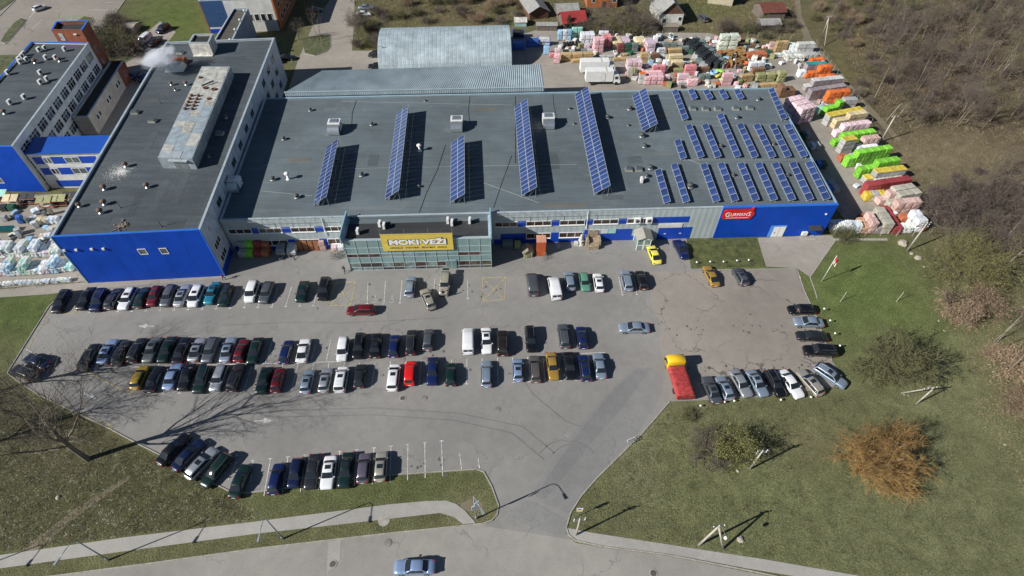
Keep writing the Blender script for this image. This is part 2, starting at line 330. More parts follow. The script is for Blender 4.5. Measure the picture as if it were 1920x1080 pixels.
sheet('goods_yard', [(-60, 370), (160, 362), (215, 362), (165, 528), (-60, 545)], 0.020, YARD)
sheet('side_yard', [(120, 270), (260, 110), (300, 85), (340, 100), (320, 180), (230, 300)], 0.020, YARD)
sheet('far_car_park', [(-60, 110), (0, 100), (-30, -40), (245, -40), (235, 0), (190, 65), (150, 120), (60, 120), (20, 108)], 0.020, OLD)
sheet('side_road', [(235, 100), (262, 88), (275, 62), (300, 40), (330, 60), (310, 85), (290, 120), (240, 150)], 0.022, YARD)
sheet('footpath', [(1486, -30), (1497, -30), (1503, 30), (1522, 72), (1600, 165), (1690, 262), (1684, 266), (1590, 175), (1512, 82), (1494, 36)], 0.016, DIRT)
sheet('trodden_path', [(40, 1036), (70, 1030), (150, 965), (245, 897), (238, 893), (140, 955), (60, 1015)], 0.012, DIRT)
sheet('lot_lawn', [(1287, 447), (1420, 446), (1427, 470), (1436, 499), (1296, 504), (1291, 475)], 0.034, mat('lawn_turf', (0.092, 0.105, 0.034), 0.95, var=0.3, scale=0.7, fine=0.4, fscale=6, bump=0.5))
def soil(x, y, rx, ry, n=14, z=0.012, m=DIRT, name='bare_soil'):
    rr = random.Random(int(x)); sheet(name, [(x + rx * math.cos(2 * math.pi * k / n) * rr.uniform(.7, 1.15), y + ry * math.sin(2 * math.pi * k / n) * rr.uniform(.7, 1.15)) for k in range(n)], z, m)
soil(885, 948, 22, 12); soil(715, 120, 25, 16, m=YARD)
E1 = mat('islands_turf', (0.10, 0.112, 0.05), 0.95, var=0.3, scale=0.8, fine=0.4, fscale=6)
sheet('kerbed_island', [(2, 78), (8, 66), (28, 42), (40, 34), (48, 37), (44, 44), (16, 76), (8, 80)], 0.12, E1)
sheet('kerbed_island', [(145, 40), (158, 31), (172, 33), (175, 40), (160, 55), (146, 52)], 0.12, E1)
sheet('kerbed_island', [(-40, 20), (0, 20), (28, 0), (40, -20), (-40, -20)], 0.12, E1)
sheet('far_verge', [(-60, 104), (35, 103), (30, 122), (-60, 130)], 0.05, E1)
sheet('turning_island', [(205, 117), (235, 117), (258, 102), (262, 92), (240, 88), (205, 95)], 0.06, E1)
sheet('planted_island', [(565, 70), (618, 65), (619, 88), (610, 97), (590, 104), (572, 100)], 0.10, E1)

def kerb(path, w=0.16, h=0.13, px=True, m=CONC, name='kerb', z=0.0):
    P = [G(*p) if px else Vector((p[0], p[1], 0)) for p in path]; mb = MB(); rings = []
    for k, p in enumerate(P):
        t = (P[min(k + 1, len(P) - 1)] - P[max(k - 1, 0)]).normalized(); n = Vector((-t.y, t.x, 0)) * w / 2
        rings.append([(p.x - n.x, p.y - n.y, z), (p.x + n.x, p.y + n.y, z), (p.x + n.x * .85, p.y + n.y * .85, z + h), (p.x - n.x * .85, p.y - n.y * .85, z + h)])
    mb.loft(rings); return struct(mb.build(name, m))
kerb([(120, 548), (92, 575), (70, 610), (14, 700), (30, 712), (75, 742), (200, 801), (260, 833), (300, 853), (410, 911), (440, 926), (487, 922), (700, 893), (893, 880), (907, 885), (922, 912), (935, 948), (932, 965), (922, 976), (905, 982)])
kerb([(905, 982), (717, 1001.5), (480, 1029), (300, 1054), (99, 1080.5), (-60, 1092)], 0.18, 0.12)
kerb([(1256, 753), (1203, 814), (1120, 896), (1090, 930), (1070, 962), (1062, 988), (1066, 1003), (1080, 1014), (1130, 1025), (1250, 1040), (1400, 1069), (1600, 1112)], 0.17)
kerb([(1494, 503), (1508, 545), (1530, 592), (1560, 676)], 0.12, 0.08); kerb([(1334, 506), (1492, 503.5)], 0.12, 0.07)
kerb([(1566, 452), (1519, 520)], 0.14, 0.1); kerb([(1519, 520), (1528, 545), (1532, 560)], 0.12, 0.1)
kerb([(236, 117), (252, 108), (261, 97), (258, 92)]); kerb([(572, 101), (590, 105), (612, 98), (620, 88), (619, 64)])
kerb([(-30, 56), (0, 30), (28, 2), (45, -20)]); kerb([(2, 80), (10, 83), (16, 78), (46, 44), (50, 37), (40, 33)]); kerb([(146, 53), (162, 57), (177, 41), (172, 31)])
kerb([(245, -20), (235, 0), (190, 65), (178, 86)])
# stepping slabs, each a slab of the path
sp = struct(sheet('garden_path', [(1560, 446), (1665, 446), (1665, 452), (1560, 452)], 0.010, DIRT))
for k in range(16):
    p = G(1564.5 + k * 6.4, 449.2); mb = MB(); mb.box((p.x, p.y, 0.011), (0.52, 0.5, 0.05), 0.02 * (k % 3)); mb.build('paving_slab', SLAB, sp)

# ------------------------------------------------------------------ painted markings (children of the lot)
def stripe(a, b, w=0.11, m=WHITE, z=0.046, name='bay_line', cap=0.0):
    a, b = Vector((a[0], a[1], 0)), Vector((b[0], b[1], 0)); t = (b - a); 
    if t.length < .05: return
    t.normalize(); n = Vector((-t.y, t.x, 0)); mb = MB(); h = n * w / 2
    def q(p): return (p.x, p.y, z)
    mb.quad([q(a - h), q(b - h), q(b + h), q(a + h)])
    if cap: c = n * cap; s_ = t * w; mb.quad([q(a - c - s_), q(a - h * 0 - c), q(a + c), q(a + c - s_)])
    for f in range(len(mb.f)):
        pass
    o = mb.build(name, m, lot)
    if o.data.polygons[0].normal.z < 0: o.data.flip_normals()
    return o
def row_of_bays(p0, p1, n, length, sign, skip=(), cap=0.28, m=WHITE, ang=None):
    A, B = G(*p0), G(*p1); d = (B - A).normalized(); nrm = Vector((-d.y, d.x, 0)) * sign
    if ang is not None: nrm = Vector((math.cos(ang), math.sin(ang), 0))
    for k in range(n + 1):
        if k in skip: continue
        a = A + (B - A) * k / n; stripe(a, a + nrm * length, cap=cap, m=m)
row_of_bays((141, 587), (510, 575.5), 14, 4.6, 1)
row_of_bays((536, 574.5), (588, 573), 2, 4.6, 1)
row_of_bays((245, 740), (1139, 711), 30, 4.7, 1, skip=(1,))
A, B = G(152, 691), G(640, 678); stripe(A, B, 0.12); stripe(G(1090, 663), G(1135, 661), 0.1)
row_of_bays((152, 691), (640, 678), 17, 4.4, 1, cap=0)
row_of_bays((507.5, 861), (828, 827.5), 10, 5.3, -1)
stripe(G(862, 849), G(866, 882)); stripe(G(897, 860), G(899, 879))
for a, b in (((393, 828), (340, 862)), ((420, 841), (372, 882)), ((444, 854), (398, 900)), ((443, 868), (428, 900)), ((475, 864), (470, 905))): stripe(G(*a), G(*b), cap=0.26)
for a, b in (((690, 529), (689, 569)), ((723, 527), (720, 570)), ((754, 526), (750, 568)), ((815, 523), (813, 567)), ((877, 521), (877, 560)), ((1160, 520), (1167, 553)), ((1190, 520), (1194, 552))): stripe(G(*b), G(*a), cap=0.25)
def hatch(c, m=YELLOW):
    P = [G(*q) for q in c]
    for k in range(4): stripe(P[k], P[(k + 1) % 4], 0.13, m, name='hatch_line')
    stripe(P[0], P[2], 0.13, m, 0.049, 'hatch_line'); stripe(P[1], P[3], 0.13, m, 0.052, 'hatch_line')
hatch([(617, 573), (658, 572), (667, 529), (630, 530)]); hatch([(906, 564), (946, 562), (949, 520), (905, 521)])
hatch([(112, 588), (143, 587), (160, 548), (135, 549)])
stripe(G(152, 692), G(246, 740), 0.13, YELLOW, name='lane_edge_line'); stripe(G(196, 792), G(212, 800), .1, YELLOW, name='lane_edge_line')
stripe(G(96, 580), G(52, 655), 0.1, YELLOW, name='lane_edge_line'); stripe(G(70, 738), G(210, 803), 0.1, YELLOW, name='lane_edge_line')
stripe(G(50, 655), G(60, 661), .12)
def arrow(tail, tip):
    a, b = G(*tail), G(*tip); t = (b - a).normalized(); n = Vector((-t.y, t.x, 0)); z = 0.046; mb = MB(); h = b - t * 1.5
    q = lambda p: (p.x, p.y, z)
    mb.quad([q(a - n * .09), q(h - n * .09), q(h + n * .09), q(a + n * .09)]); i = len(mb.v); mb.v += [q(h - n * .5), q(b), q(h + n * .5)]; mb.f.append((i, i + 1, i + 2)); mb.m.append(0)
    mb.build('lane_arrow', WORN, lot)
arrow((290, 612), (259, 611.5)); arrow((157, 737), (181, 748)); arrow((477, 789.5), (513, 788.5))
for wx in (703, 735):                       # wheelchair marks
    c = G(wx, 561); mb = MB(); z = 0.046
    for k in range(9):
        a0, a1 = R(-150 + k * 32), R(-150 + (k + 1) * 32)
        mb.quad([(c.x + math.cos(t) * r, c.y - .35 + math.sin(t) * r, z) for t, r in ((a0, .42), (a0, .52), (a1, .52), (a1, .42))])
    mb.quad([(c.x - .06, c.y - .2, z), (c.x + .06, c.y - .2, z), (c.x + .06, c.y + .45, z), (c.x - .06, c.y + .45, z)])
    mb.quad([(c.x - .15, c.y + .55, z), (c.x + .1, c.y + .55, z), (c.x + .1, c.y + .8, z), (c.x - .15, c.y + .8, z)])
    mb.quad([(c.x + .06, c.y - .2, z), (c.x + .5, c.y - .2, z), (c.x + .5, c.y - .1, z), (c.x + .06, c.y - .1, z)])
    mb.build('wheelchair_mark', WORN, lot)
for a, b in (((55, 35), (73, 10)), ((97, 4), (108, -8)), ((163, 19), (212, 19)), ((195, 5), (230, 4)), ((200, 34), (214, 34)), ((60, 55), (78, 38)), ((128, 40), (135, 33)), ((180, 57), (196, 56))):
    stripe(G(*a), G(*b), 0.16, z=0.040)
def manhole(px, py, r=0.42, name='manhole_cover', label='', m=None):
    p = G(px, py); t = thing(name, label, 'manhole', (p.x, p.y, 0.045))
    mb = MB(); mb.lathe((p.x, p.y, 0.03), [(r * 1.25, 0), (r * 1.25, .035), (r * 1.0, .038)], 20); mb.build('frame_ring', CONC if m is None else m, t)
    mb = MB(); mb.lathe((p.x, p.y, 0.03), [(r * .93, 0), (r * .93, .042), (r * .5, .046), (r * .1, .046)], 20); mb.build('lid', mat('cast_iron', (0.12, 0.11, 0.1), 0.7, .3) if m is None else m, t)
IRON2 = mat('worn_iron', (0.24, 0.22, 0.2), 0.7, var=.2)
for px, py, l in ((755, 747, 'round iron manhole cover in the lane below the white minivan'), (795, 747, 'paler round manhole cover in the lane below the red van'), (754, 675, 'manhole cover between the two middle parking rows near the white van'),
    (796, 674, 'manhole cover between the middle rows above the navy car'), (624, 1058, 'manhole cover in the road on the pale patch at the bottom'), (727, 1018, 'manhole cover in the road near the grass verge'),
    (1225, 1075, 'manhole cover in the road at the bottom edge right of centre'), (932, 768, 'faint manhole cover in the empty lane right of centre')):
    manhole(px, py, .42, label=l, m=None if px in (755, 1225, 624) else IRON2)
manhole(720, 976, .62, 'well_cover', 'pale round concrete well cover between pavement and grass verge', CONC)

TYREM = paving_mat('tyre_mark', (0.185, 0.182, 0.178), 0.2, 0)
for path in ([(1012, 850), (1030, 832), (1050, 826), (1078, 828), (1102, 838), (1114, 850)], [(1034, 852), (1052, 838), (1070, 832), (1086, 838), (1093, 856)], [(700, 640), (720, 612), (760, 600), (830, 596)], [(965, 690), (1000, 740), (1060, 790), (1090, 800)], [(420, 610), (560, 604), (640, 606), (760, 600)], [(520, 770), (700, 765), (860, 775), (980, 800), (1040, 850)], [(520, 782), (700, 778), (850, 788), (960, 812), (1020, 862)]):
    P = [G(*q) for q in path]; mb = MB(); w = .07; L_ = []
    for k in range(len(P)):
        t_ = (P[min(k + 1, len(P) - 1)] - P[max(k - 1, 0)]).normalized(); n_ = Vector((-t_.y, t_.x, 0)) * w; L_.append((P[k] - n_, P[k] + n_))
    for a_, b_ in zip(L_, L_[1:]): mb.quad([(q.x, q.y, 0.042) for q in (a_[0], b_[0], b_[1], a_[1])])
    o = mb.build('tyre_mark', TYREM, lot)
    if o.data.polygons[0].normal.z < 0: o.data.flip_normals()
# ------------------------------------------------------------------ building materials
def clad_mat(name, col, pitch=0.33, rough=0.45, var=0.06, depth=0.5, axis='u', seam=0.0):
    m = mat(name, col, rough, var=var, scale=0.35); nt = m.node_tree; b = nt.nodes['Principled BSDF']
    tc = nt.nodes.new('ShaderNodeTexCoord'); wv = nt.nodes.new('ShaderNodeTexWave'); wv.bands_direction = {'u': 'X', 'v': 'Y', 'z': 'Z'}[axis]; wv.inputs['Scale'].default_value = 0.314 / pitch
    nt.links.new(tc.outputs['Object'], wv.inputs['Vector'])
    bp = nt.nodes.new('ShaderNodeBump'); bp.inputs['Strength'].default_value = depth; bp.inputs['Distance'].default_value = 0.04
    nt.links.new(wv.outputs['Fac'], bp.inputs['Height']); nt.links.new(bp.outputs[0], b.inputs['Normal']); return m
def roof_mat(name, col, streak=0.25, lines=0.0, ang=0.0):
    m = bpy.data.materials.new(name); m.use_nodes = True; nt = m.node_tree; b = nt.nodes['Principled BSDF']; b.inputs['Roughness'].default_value = 0.85; b.inputs['Specular IOR Level'].default_value = 0.25
    tc = nt.nodes.new('ShaderNodeTexCoord')
    def nz(sc, det, a0, a1, lo, hi, vec=None, rough=0.65):
        n = nt.nodes.new('ShaderNodeTexNoise'); n.inputs['Scale'].default_value = sc; n.inputs['Detail'].default_value = det; n.inputs['Roughness'].default_value = rough
        nt.links.new(vec or tc.outputs['Object'], n.inputs['Vector'])
        r = nt.nodes.new('ShaderNodeMapRange'); r.inputs[1].default_value = a0; r.inputs[2].default_value = a1; r.inputs[3].default_value = lo; r.inputs[4].default_value = hi
        nt.links.new(n.outputs[0], r.inputs[0]); return r
    mp = nt.nodes.new('ShaderNodeMapping'); mp.inputs['Rotation'].default_value = (0, 0, ang); mp.inputs['Scale'].default_value = (0.12, 1.0, 1.0); nt.links.new(tc.outputs['Object'], mp.inputs['Vector'])
    a = nz(0.07, 6, 0.3, 0.7, 0.78, 1.2); s2 = nz(0.9, 6, 0.3, 0.7, 1 - streak, 1 + streak, mp.outputs[0]); f = nz(7, 3, 0.3, 0.7, 0.86, 1.14); d = nz(0.16, 9, 0.55, 0.74, 0, 0.7, rough=0.8)
    wv = nt.nodes.new('ShaderNodeTexWave'); wv.bands_direction = 'Y'; wv.inputs['Scale'].default_value = 0.314; wv.inputs['Distortion'].default_value = 0.15
    mp2 = nt.nodes.new('ShaderNodeMapping'); mp2.inputs['Rotation'].default_value = (0, 0, ang); nt.links.new(tc.outputs['Object'], mp2.inputs['Vector']); nt.links.new(mp2.outputs[0], wv.inputs['Vector'])
    lr = nt.nodes.new('ShaderNodeMapRange'); lr.inputs[1].default_value = 0.0; lr.inputs[2].default_value = 0.05; lr.inputs[3].default_value = 1 - lines; lr.inputs[4].default_value = 1; nt.links.new(wv.outputs['Fac'], lr.inputs[0])
    cur = None
    for x in (a, s2, f, lr):
        if cur is None: cur = x.outputs[0]; continue
        mu = nt.nodes.new('ShaderNodeMath'); mu.operation = 'MULTIPLY'; nt.links.new(cur, mu.inputs[0]); nt.links.new(x.outputs[0], mu.inputs[1]); cur = mu.outputs[0]
    sc = nt.nodes.new('ShaderNodeVectorMath'); sc.operation = 'SCALE'; sc.inputs[0].default_value = col; nt.links.new(cur, sc.inputs['Scale'])
    mx = nt.nodes.new('ShaderNodeMix'); mx.data_type = 'RGBA'; nt.links.new(sc.outputs[0], mx.inputs[6]); mx.inputs[7].default_value = (col[0] * 1.7, col[1] * 1.45, col[2] * 1.25, 1); nt.links.new(d.outputs[0], mx.inputs[0])
    nt.links.new(mx.outputs[2], b.inputs['Base Color']); return m
BLUE = clad_mat('blue_cladding', (0.004, 0.062, 0.45), 0.30, 0.5, 0.10, 0.6); BLUE.node_tree.nodes['Principled BSDF'].inputs['Specular IOR Level'].default_value = 0.2
BLUEZ = clad_mat('blue_cladding_flat', (0.006, 0.058, 0.43), 0.35, 0.45, 0.05, 0.3, 'z')
BLUECAP = mat('blue_flashing', (0.03, 0.16, 0.62), 0.4, var=0.08)
PALE = clad_mat('pale_panel', (0.40, 0.46, 0.47), 1.1, 0.5, 0.06, 0.5)
PALE2 = mat('white_blue_panel', (0.50, 0.55, 0.62), 0.6, var=0.12, scale=0.5)
CAPG = mat('zinc_flashing', (0.46, 0.54, 0.58), 0.42, 0.2, var=0.1)
CAPB = mat('pale_blue_flashing', (0.30, 0.46, 0.56), 0.4, 0.1, var=0.08)
ROOF1 = roof_mat('felt_roof', (0.116, 0.146, 0.162), 0.12, 0.13, R(2))
ROOF2 = roof_mat('dark_felt_roof', (0.074, 0.090, 0.102), 0.22, 0.10, R(82))
ROOF3 = roof_mat('black_felt_roof', (0.040, 0.043, 0.046), 0.2)
WROOF = roof_mat('worn_felt', (0.085, 0.08, 0.072), 0.3)
PLASTER = mat('white_plaster', (0.66, 0.66, 0.62), 0.85, var=0.12, scale=0.4)
CREAM = mat('cream_plaster', (0.52, 0.46, 0.37), 0.9, var=0.12, scale=0.5)
BRICK = mat('red_brick', (0.27, 0.085, 0.04), 0.9, var=0.18, scale=0.8, fine=0.2, fscale=9)
BRICK2 = mat('orange_brick', (0.42, 0.14, 0.05), 0.9, var=0.18, scale=0.8, fine=0.2, fscale=9)
FRAME = mat('white_frame', (0.80, 0.80, 0.78), 0.5, var=0)
GLASS = mat('dark_glass', (0.022, 0.024, 0.026), 0.06, var=0, spec=0.8)
GLASSB = mat('brown_glass', (0.055, 0.032, 0.024), 0.08, var=0, spec=0.8)
GLASSG = mat('grey_glass', (0.10, 0.125, 0.13), 0.1, var=0, spec=0.8)
STEEL = mat('galvanised', (0.45, 0.47, 0.48), 0.4, 0.7, var=0.15, scale=1.5)
WMETAL = mat('white_metal', (0.78, 0.79, 0.78), 0.4, var=0.06)
SILVER = mat('bright_duct', (0.72, 0.74, 0.75), 0.28, 0.85, var=0.05)
DARKM = mat('dark_metal', (0.05, 0.05, 0.055), 0.6, var=0.1)
RUST = mat('rusty_metal', (0.16, 0.075, 0.04), 0.85, var=0.3, scale=3)
CORR = mat('grey_corrugated', (0.36, 0.44, 0.48), 0.45, 0.1, var=0.12, scale=0.25)
HANG = mat('hangar_steel', (0.36, 0.44, 0.48), 0.6, 0.0, var=0.16, scale=0.3, fine=0.1, fscale=2.5)
OLDW = mat('old_white_paint', (0.62, 0.60, 0.55), 0.85, var=0.25, scale=0.9)

# ------------------------------------------------------------------ left block
LP = [Vector((-77.2, 69.6, 0)), Vector((-52.9, 71.4, 0)), Vector((-60.7, 144.1, 0)), Vector((-87.4, 141.7, 0))]
left, LW, LR_ = building('warehouse_block', 'tall dark-roofed warehouse block with blue windowless end wall facing the car park', LP, 11.4, [BLUE, PALE2, PALE2, PALE2], ROOF2, [BLUECAP, CAPG, CAPG, CAPG])
mb = MB(); LW[3].box(mb, 0.2, LW[3].L - 0.2, 10.4, 11.3, 0.0, 0.10); mb.build('fascia', BLUEZ, left)
W = LW[0]
wins = []
for a in ((256.5, 279, 467, 476.5), (297, 318, 465.5, 475.5)):
    u0, z1 = W.hit(a[0], a[2]); u1, z0 = W.hit(a[1], a[3]); wins.append((u0, u1, z0, z1))
windows(left, W, wins, FRAME, GLASSG, mull=1)
for px, py in ((121.2, 468.5), (143.5, 467.5), (172.5, 466), (194.5, 465.5)):
    u, z = W.hit(px, py); mb = MB(); W.box(mb, u - .2, u + .2, z - .18, z + .18, 0.05, 0.3); o = mb.build('floodlight', WMETAL, left)
for k in range(5):
    u = 4 + k * 2.4; mb = MB(); mb.tube(W.P(u, 11.45, -.3), W.P(u, 10.9, 0.5), 0.03); mb.build('bracket', DARKM, left)
mb = MB(); W.box(mb, -0.06, 0.12, 0.02, 11.3, -0.1, 0.08); mb.build('corner_trim', CAPB, left)
mb = MB(); W.box(mb, W.L - .14, W.L + 0.05, 0.02, 11.3, -0.1, 0.08); mb.build('corner_trim', BLUECAP, left)
for k in range(1, 6):
    mb = MB(); W.box(mb, W.L * k / 6 - .012, W.L * k / 6 + .012, .1, 11.2, .003, .012); mb.build('panel_joint', mat('joint_blue', (.004, .03, .22), .6, var=0), left)
W = LW[1]                                      # the wall that rises over the store roof
mb = MB(); W.box(mb, 0.3, 6.3, 0.0, 1.5, 0.0, 0.05); mb.build('plinth', BLUEZ, left)
windows(left, W, [(1.5, 4.5, 2.0, 3.4), (1.5, 4.5, 4.9, 6.3), (2.3, 3.3, 8.6, 9.7)], FRAME, GLASS, mull=3)
windows(left, W, [(9 + 6.1 * k, 11.4 + 6.1 * k, 8.5, 9.9) for k in range(6)], mat('grey_frame', (0.3, 0.32, 0.36), .6, var=0), GLASS, mull=2)
windows(left, W, [(53 + 6 * k, 55.4 + 6 * k, z, z + 1.6) for k in range(3) for z in (1.6, 5.0, 8.3)], MATS['grey_frame'], GLASS, mull=2)
for k in range(12):
    mb = MB(); W.box(mb, 7.6 + 6 * k, 7.66 + 6 * k, 0.3 if k > 7 else 7.9, 11.3, 0.0, 0.035); mb.build('panel_joint', MATS['grey_frame'], left)
# wall-mounted air unit of the left block
def air_unit(name, label, p, rz, scale=1.0, dark=False, group=None, z=None):
    t = thing(name, label, 'air unit', p, group, rz); s = scale
    def pt(mb, n, m, par=t, smooth=False): o = link(n, mb.mesh(n, m, (0, 0, 0), smooth), par); ORI[o.name] = Vector((0, 0, 0)); return o
    mb = MB(); mb.box((0, .55 * s, .35 * s), (1.9 * s, 1.5 * s, 1.35 * s)); body = pt(mb, 'casing', WMETAL)
    mb = MB(); mb.box((0, .55 * s, 1.7 * s + .002), (1.5 * s, 1.1 * s, .14 * s), taper=.8); pt(mb, 'top_cover', SILVER)
    mb = MB(); rings = []
    for k in range(7):
        a = R(8 + k * 17); rings.append([(x * s, (-.2 - 1.05 * math.sin(a)) * s, (.55 + 1.05 * math.cos(a)) * s) for x in (-.9, .9)] + [(x * s, (-.2 - .2 * math.sin(a)) * s, (.5 + .2 * math.cos(a)) * s) for x in (.9, -.9)])
    mb.loft(rings); pt(mb, 'air_duct', SILVER, smooth=False)
    mb = MB()
    for x in (-.8, .8):
        for y in (-.9, 1.1): mb.tube((x * s, y * s, 0), (x * s, y * s, .5 * s), .05 * s)
    pt(mb, 'stand', STEEL); mb = MB(); mb.box((0, .2 * s, .72 * s), (1.94 * s, .08, .9 * s)); pt(mb, 'joint_flange', STEEL)
    mb = MB(); mb.tube((.9 * s, .9 * s, .9 * s), (1.5 * s, 1.0 * s, .9 * s), .07 * s); pt(mb, 'pipe', DARKM); return t
p = G(440, 352, 7.9); air_unit('air_handler', 'white air handler fixed beside the warehouse wall in shade', (p.x, p.y, 7.45), .05, 1.25)
for px, py, l in ((629, 247, 'white rooftop air handler nearest the warehouse block'), (857, 241, 'white rooftop air handler in the middle of the store roof'), (1028, 236, 'white rooftop air handler between the two longest solar arrays')):
    p = G(px, py, 7.5); air_unit('air_handler', l, (p.x, p.y, 7.35), .03, 1.35, group='air handlers on the store roof')

# penthouse duct on the left block
z = 13.5; T4 = [G(295, 295, z), G(360, 297, z), G(432, 124, z), G(378, 124, z)]
duct, DW, DR = building('roof_penthouse', 'long weathered sheet-metal penthouse lying along the warehouse roof', [Vector((p.x, p.y, 0)) for p in T4], 13.45, mat('grey_sheet', (0.36, 0.41, 0.44), .55, .3, var=.2, scale=.6), mat('pale_sheet', (0.46, 0.52, 0.55), .5, .3, var=.2, scale=.5), STEEL, deck=0.02, cat='penthouse', z0=11.05, caps=False)
A, B = T4[0], T4[3]; ax = (B - A); Lx = ax.length; ax.normalize(); wd = (T4[1] - T4[0]); wl = wd.length; wd.normalize()
rr = random.Random(5)
SHEETS = [mat('sheet_a', (0.52, 0.52, 0.48), .6, .1, var=.22, scale=.8), mat('sheet_b', (0.42, 0.50, 0.55), .5, .3, var=.15, scale=.8), mat('sheet_c', (0.42, 0.41, 0.37), .7, 0, var=.3, scale=1.2), mat('sheet_d', (0.54, 0.60, 0.63), .45, .3, var=.12)]
for i in range(17):
    for j in range(3):
        u0, u1 = .1 + i * (Lx - .3) / 17, .1 + (i + 1) * (Lx - .3) / 17; v0, v1 = .12 + j * (wl - .3) / 3, .12 + (j + 1) * (wl - .3) / 3
        mb = MB(); h = 13.44 + rr.uniform(0.01, .06); pts = [A + ax * u + wd * v for u, v in ((u0, v0), (u0, v1 - .04), (u1 - .05, v1 - .04), (u1 - .05, v0))]
        mb.hexa([(q.x, q.y, 13.40) for q in pts], [(q.x, q.y, h) for q in pts])
        sel = SHEETS[1 if i < 9 and rr.random() < .55 else (0 if i > 9 else rr.choice((0, 2, 3)))]; mb.build('roof_sheet', sel, duct)
for k in range(5):
    for j in (0, 1):
        p = A + ax * (17.2 + k * 1.35) + wd * (1.0 + j * 1.5); mb = MB(); mb.lathe((p.x, p.y, 13.48), [(.34, 0), (.34, .35), (.26, .42)], 10); mb.build('flue', RUST, duct, True)
for u, v, r_ in ((26, 3.2, .5), (25.5, 5.2, .55), (21.5, 5.0, .4), (30.5, 1.0, .4)):
    p = A + ax * u + wd * v; mb = MB(); mb.lathe((p.x, p.y, 13.48), [(r_, 0), (r_, .25), (r_ * .7, .3), (r_ * .65, .1)], 14); mb.build('vent_ring', RUST, duct, True)
p = A + ax * 26.5 + wd * 2.4; q = A + ax * 28.6 + wd * 4.6; mb = MB(); mb.tube((p.x, p.y, 13.8), (q.x, q.y, 13.9), .16, n=8); mb.build('stray_pipe', DARKM, duct)
W = DW[0]; mb = MB(); W.box(mb, 2.0, 5.6, 12.9, 13.1, 0.003, .5); mb.build('canopy', CAPG, duct); mb = MB(); W.box(mb, 2.6, 5.2, 11.2, 12.6, .003, .06); mb.build('louvre_door', STEEL, duct)

z = 14.2; sb = [Vector((-78.1, 135.2, 0)), Vector((-73.2, 135.2, 0)), Vector((-73.9, 140.1, 0)), Vector((-78.6, 139.9, 0))]
sbx, SW, _ = building('rooftop_stairwell', 'white-painted stairwell box at the far end of the warehouse roof', sb, 14.2, OLDW, ROOF3, CAPG, cat='stairwell', z0=11.05)
mb = MB(); SW[0].box(mb, .1, SW[0].L - .1, 11.1, 11.25, .003, .6); mb.build('skirting', OLDW, sbx)
# rubble plant where the steam comes out
p = G(330, 128, 11.2); st = thing('steam_hood', 'battered grey steam hood on the warehouse roof with steam drifting off', 'steam hood', (p.x, p.y, 11.05))
mb = MB(); mb.box((p.x, p.y, 11.05), (4.2, 3.2, 1.3), .1, taper=.75); mb.build('casing', STEEL, st)
mb = MB(); mb.box((p.x - .3, p.y + 3.0, 11.05), (3.4, 2.4, 1.0), .2, taper=.8); mb.build('brick_base', BRICK, st)
mb = MB(); mb.tube((p.x - 1.2, p.y + .6, 12.2), (p.x - 1.2, p.y + .6, 13.0), .4, n=12); mb.build('outlet', RUST, st, True)

# ------------------------------------------------------------------ store hall
HH = 7.7
HP = [Vector((-53.3, 78.1, 0)), Vector((61.1, 82.6, 0)), Vector((62.2, 125.7, 0)), Vector((-57.6, 121.0, 0))]
hall, HW, HR = building('store_hall', 'wide flat-roofed store hall covered with solar arrays behind the car park', HP, HH, [PALE, BLUE, PALE, PALE], ROOF1, [CAPG, CAPB, CAPB, CAPG], deck=0.22)
W = HW[0]
def wr(x0, x1, y0, y1):
    u0, za = W.hit(x0, (y0 + y1) / 2); u1, zb = W.hit(x1, (y0 + y1) / 2); return u0, u1
ub, _ = W.hit(1347, 415); ub = max(90, min(96, ub))
mb = MB(); W.box(mb, ub, W.L + .05, 0.02, 7.6, 0.003, 0.14); mb.build('blue_facade', BLUE, hall)
mb = MB(); W.box(mb, ub - .02, W.L + .1, 7.6, 7.82, -.36, .2); mb.build('facade_coping', BLUECAP, hall)
for k in range(1, 5):
    mb = MB(); uu = ub + (W.L - ub) * k / 5; W.box(mb, uu - .012, uu + .012, 3.2, 7.5, .14, .15); mb.build('panel_joint', MATS['joint_blue'], hall)
Z1, Z2, Z3, Z4 = 1.15, 2.45, 4.35, 5.55
ue0 = 23.4; ue1 = 49.8                        # the glass entrance covers this stretch
mb = MB(); W.box(mb, .3, ue0 - .05, .02, Z1 - .06, .003, .06); mb.build('base_band', BLUEZ, hall)
ur, _ = W.hit(1215, 440); mb = MB(); W.box(mb, ue1 + .05, ur, .02, Z1 - .06, .003, .06); mb.build('base_band', BLUEZ, hall)
up_l = [(424, 473), (486.7, 530), (547.6, 592.5), (609, 650)]; up_r = [(924, 970), (986.7, 1033.7), (1049.4, 1096.4), (1112, 1159), (1175, 1221)]
lo_l = [(432, 446), (494, 540), (556, 600), (615, 646)]; lo_r = [(924, 938), (986.7, 1032.6), (1048.3, 1093)]
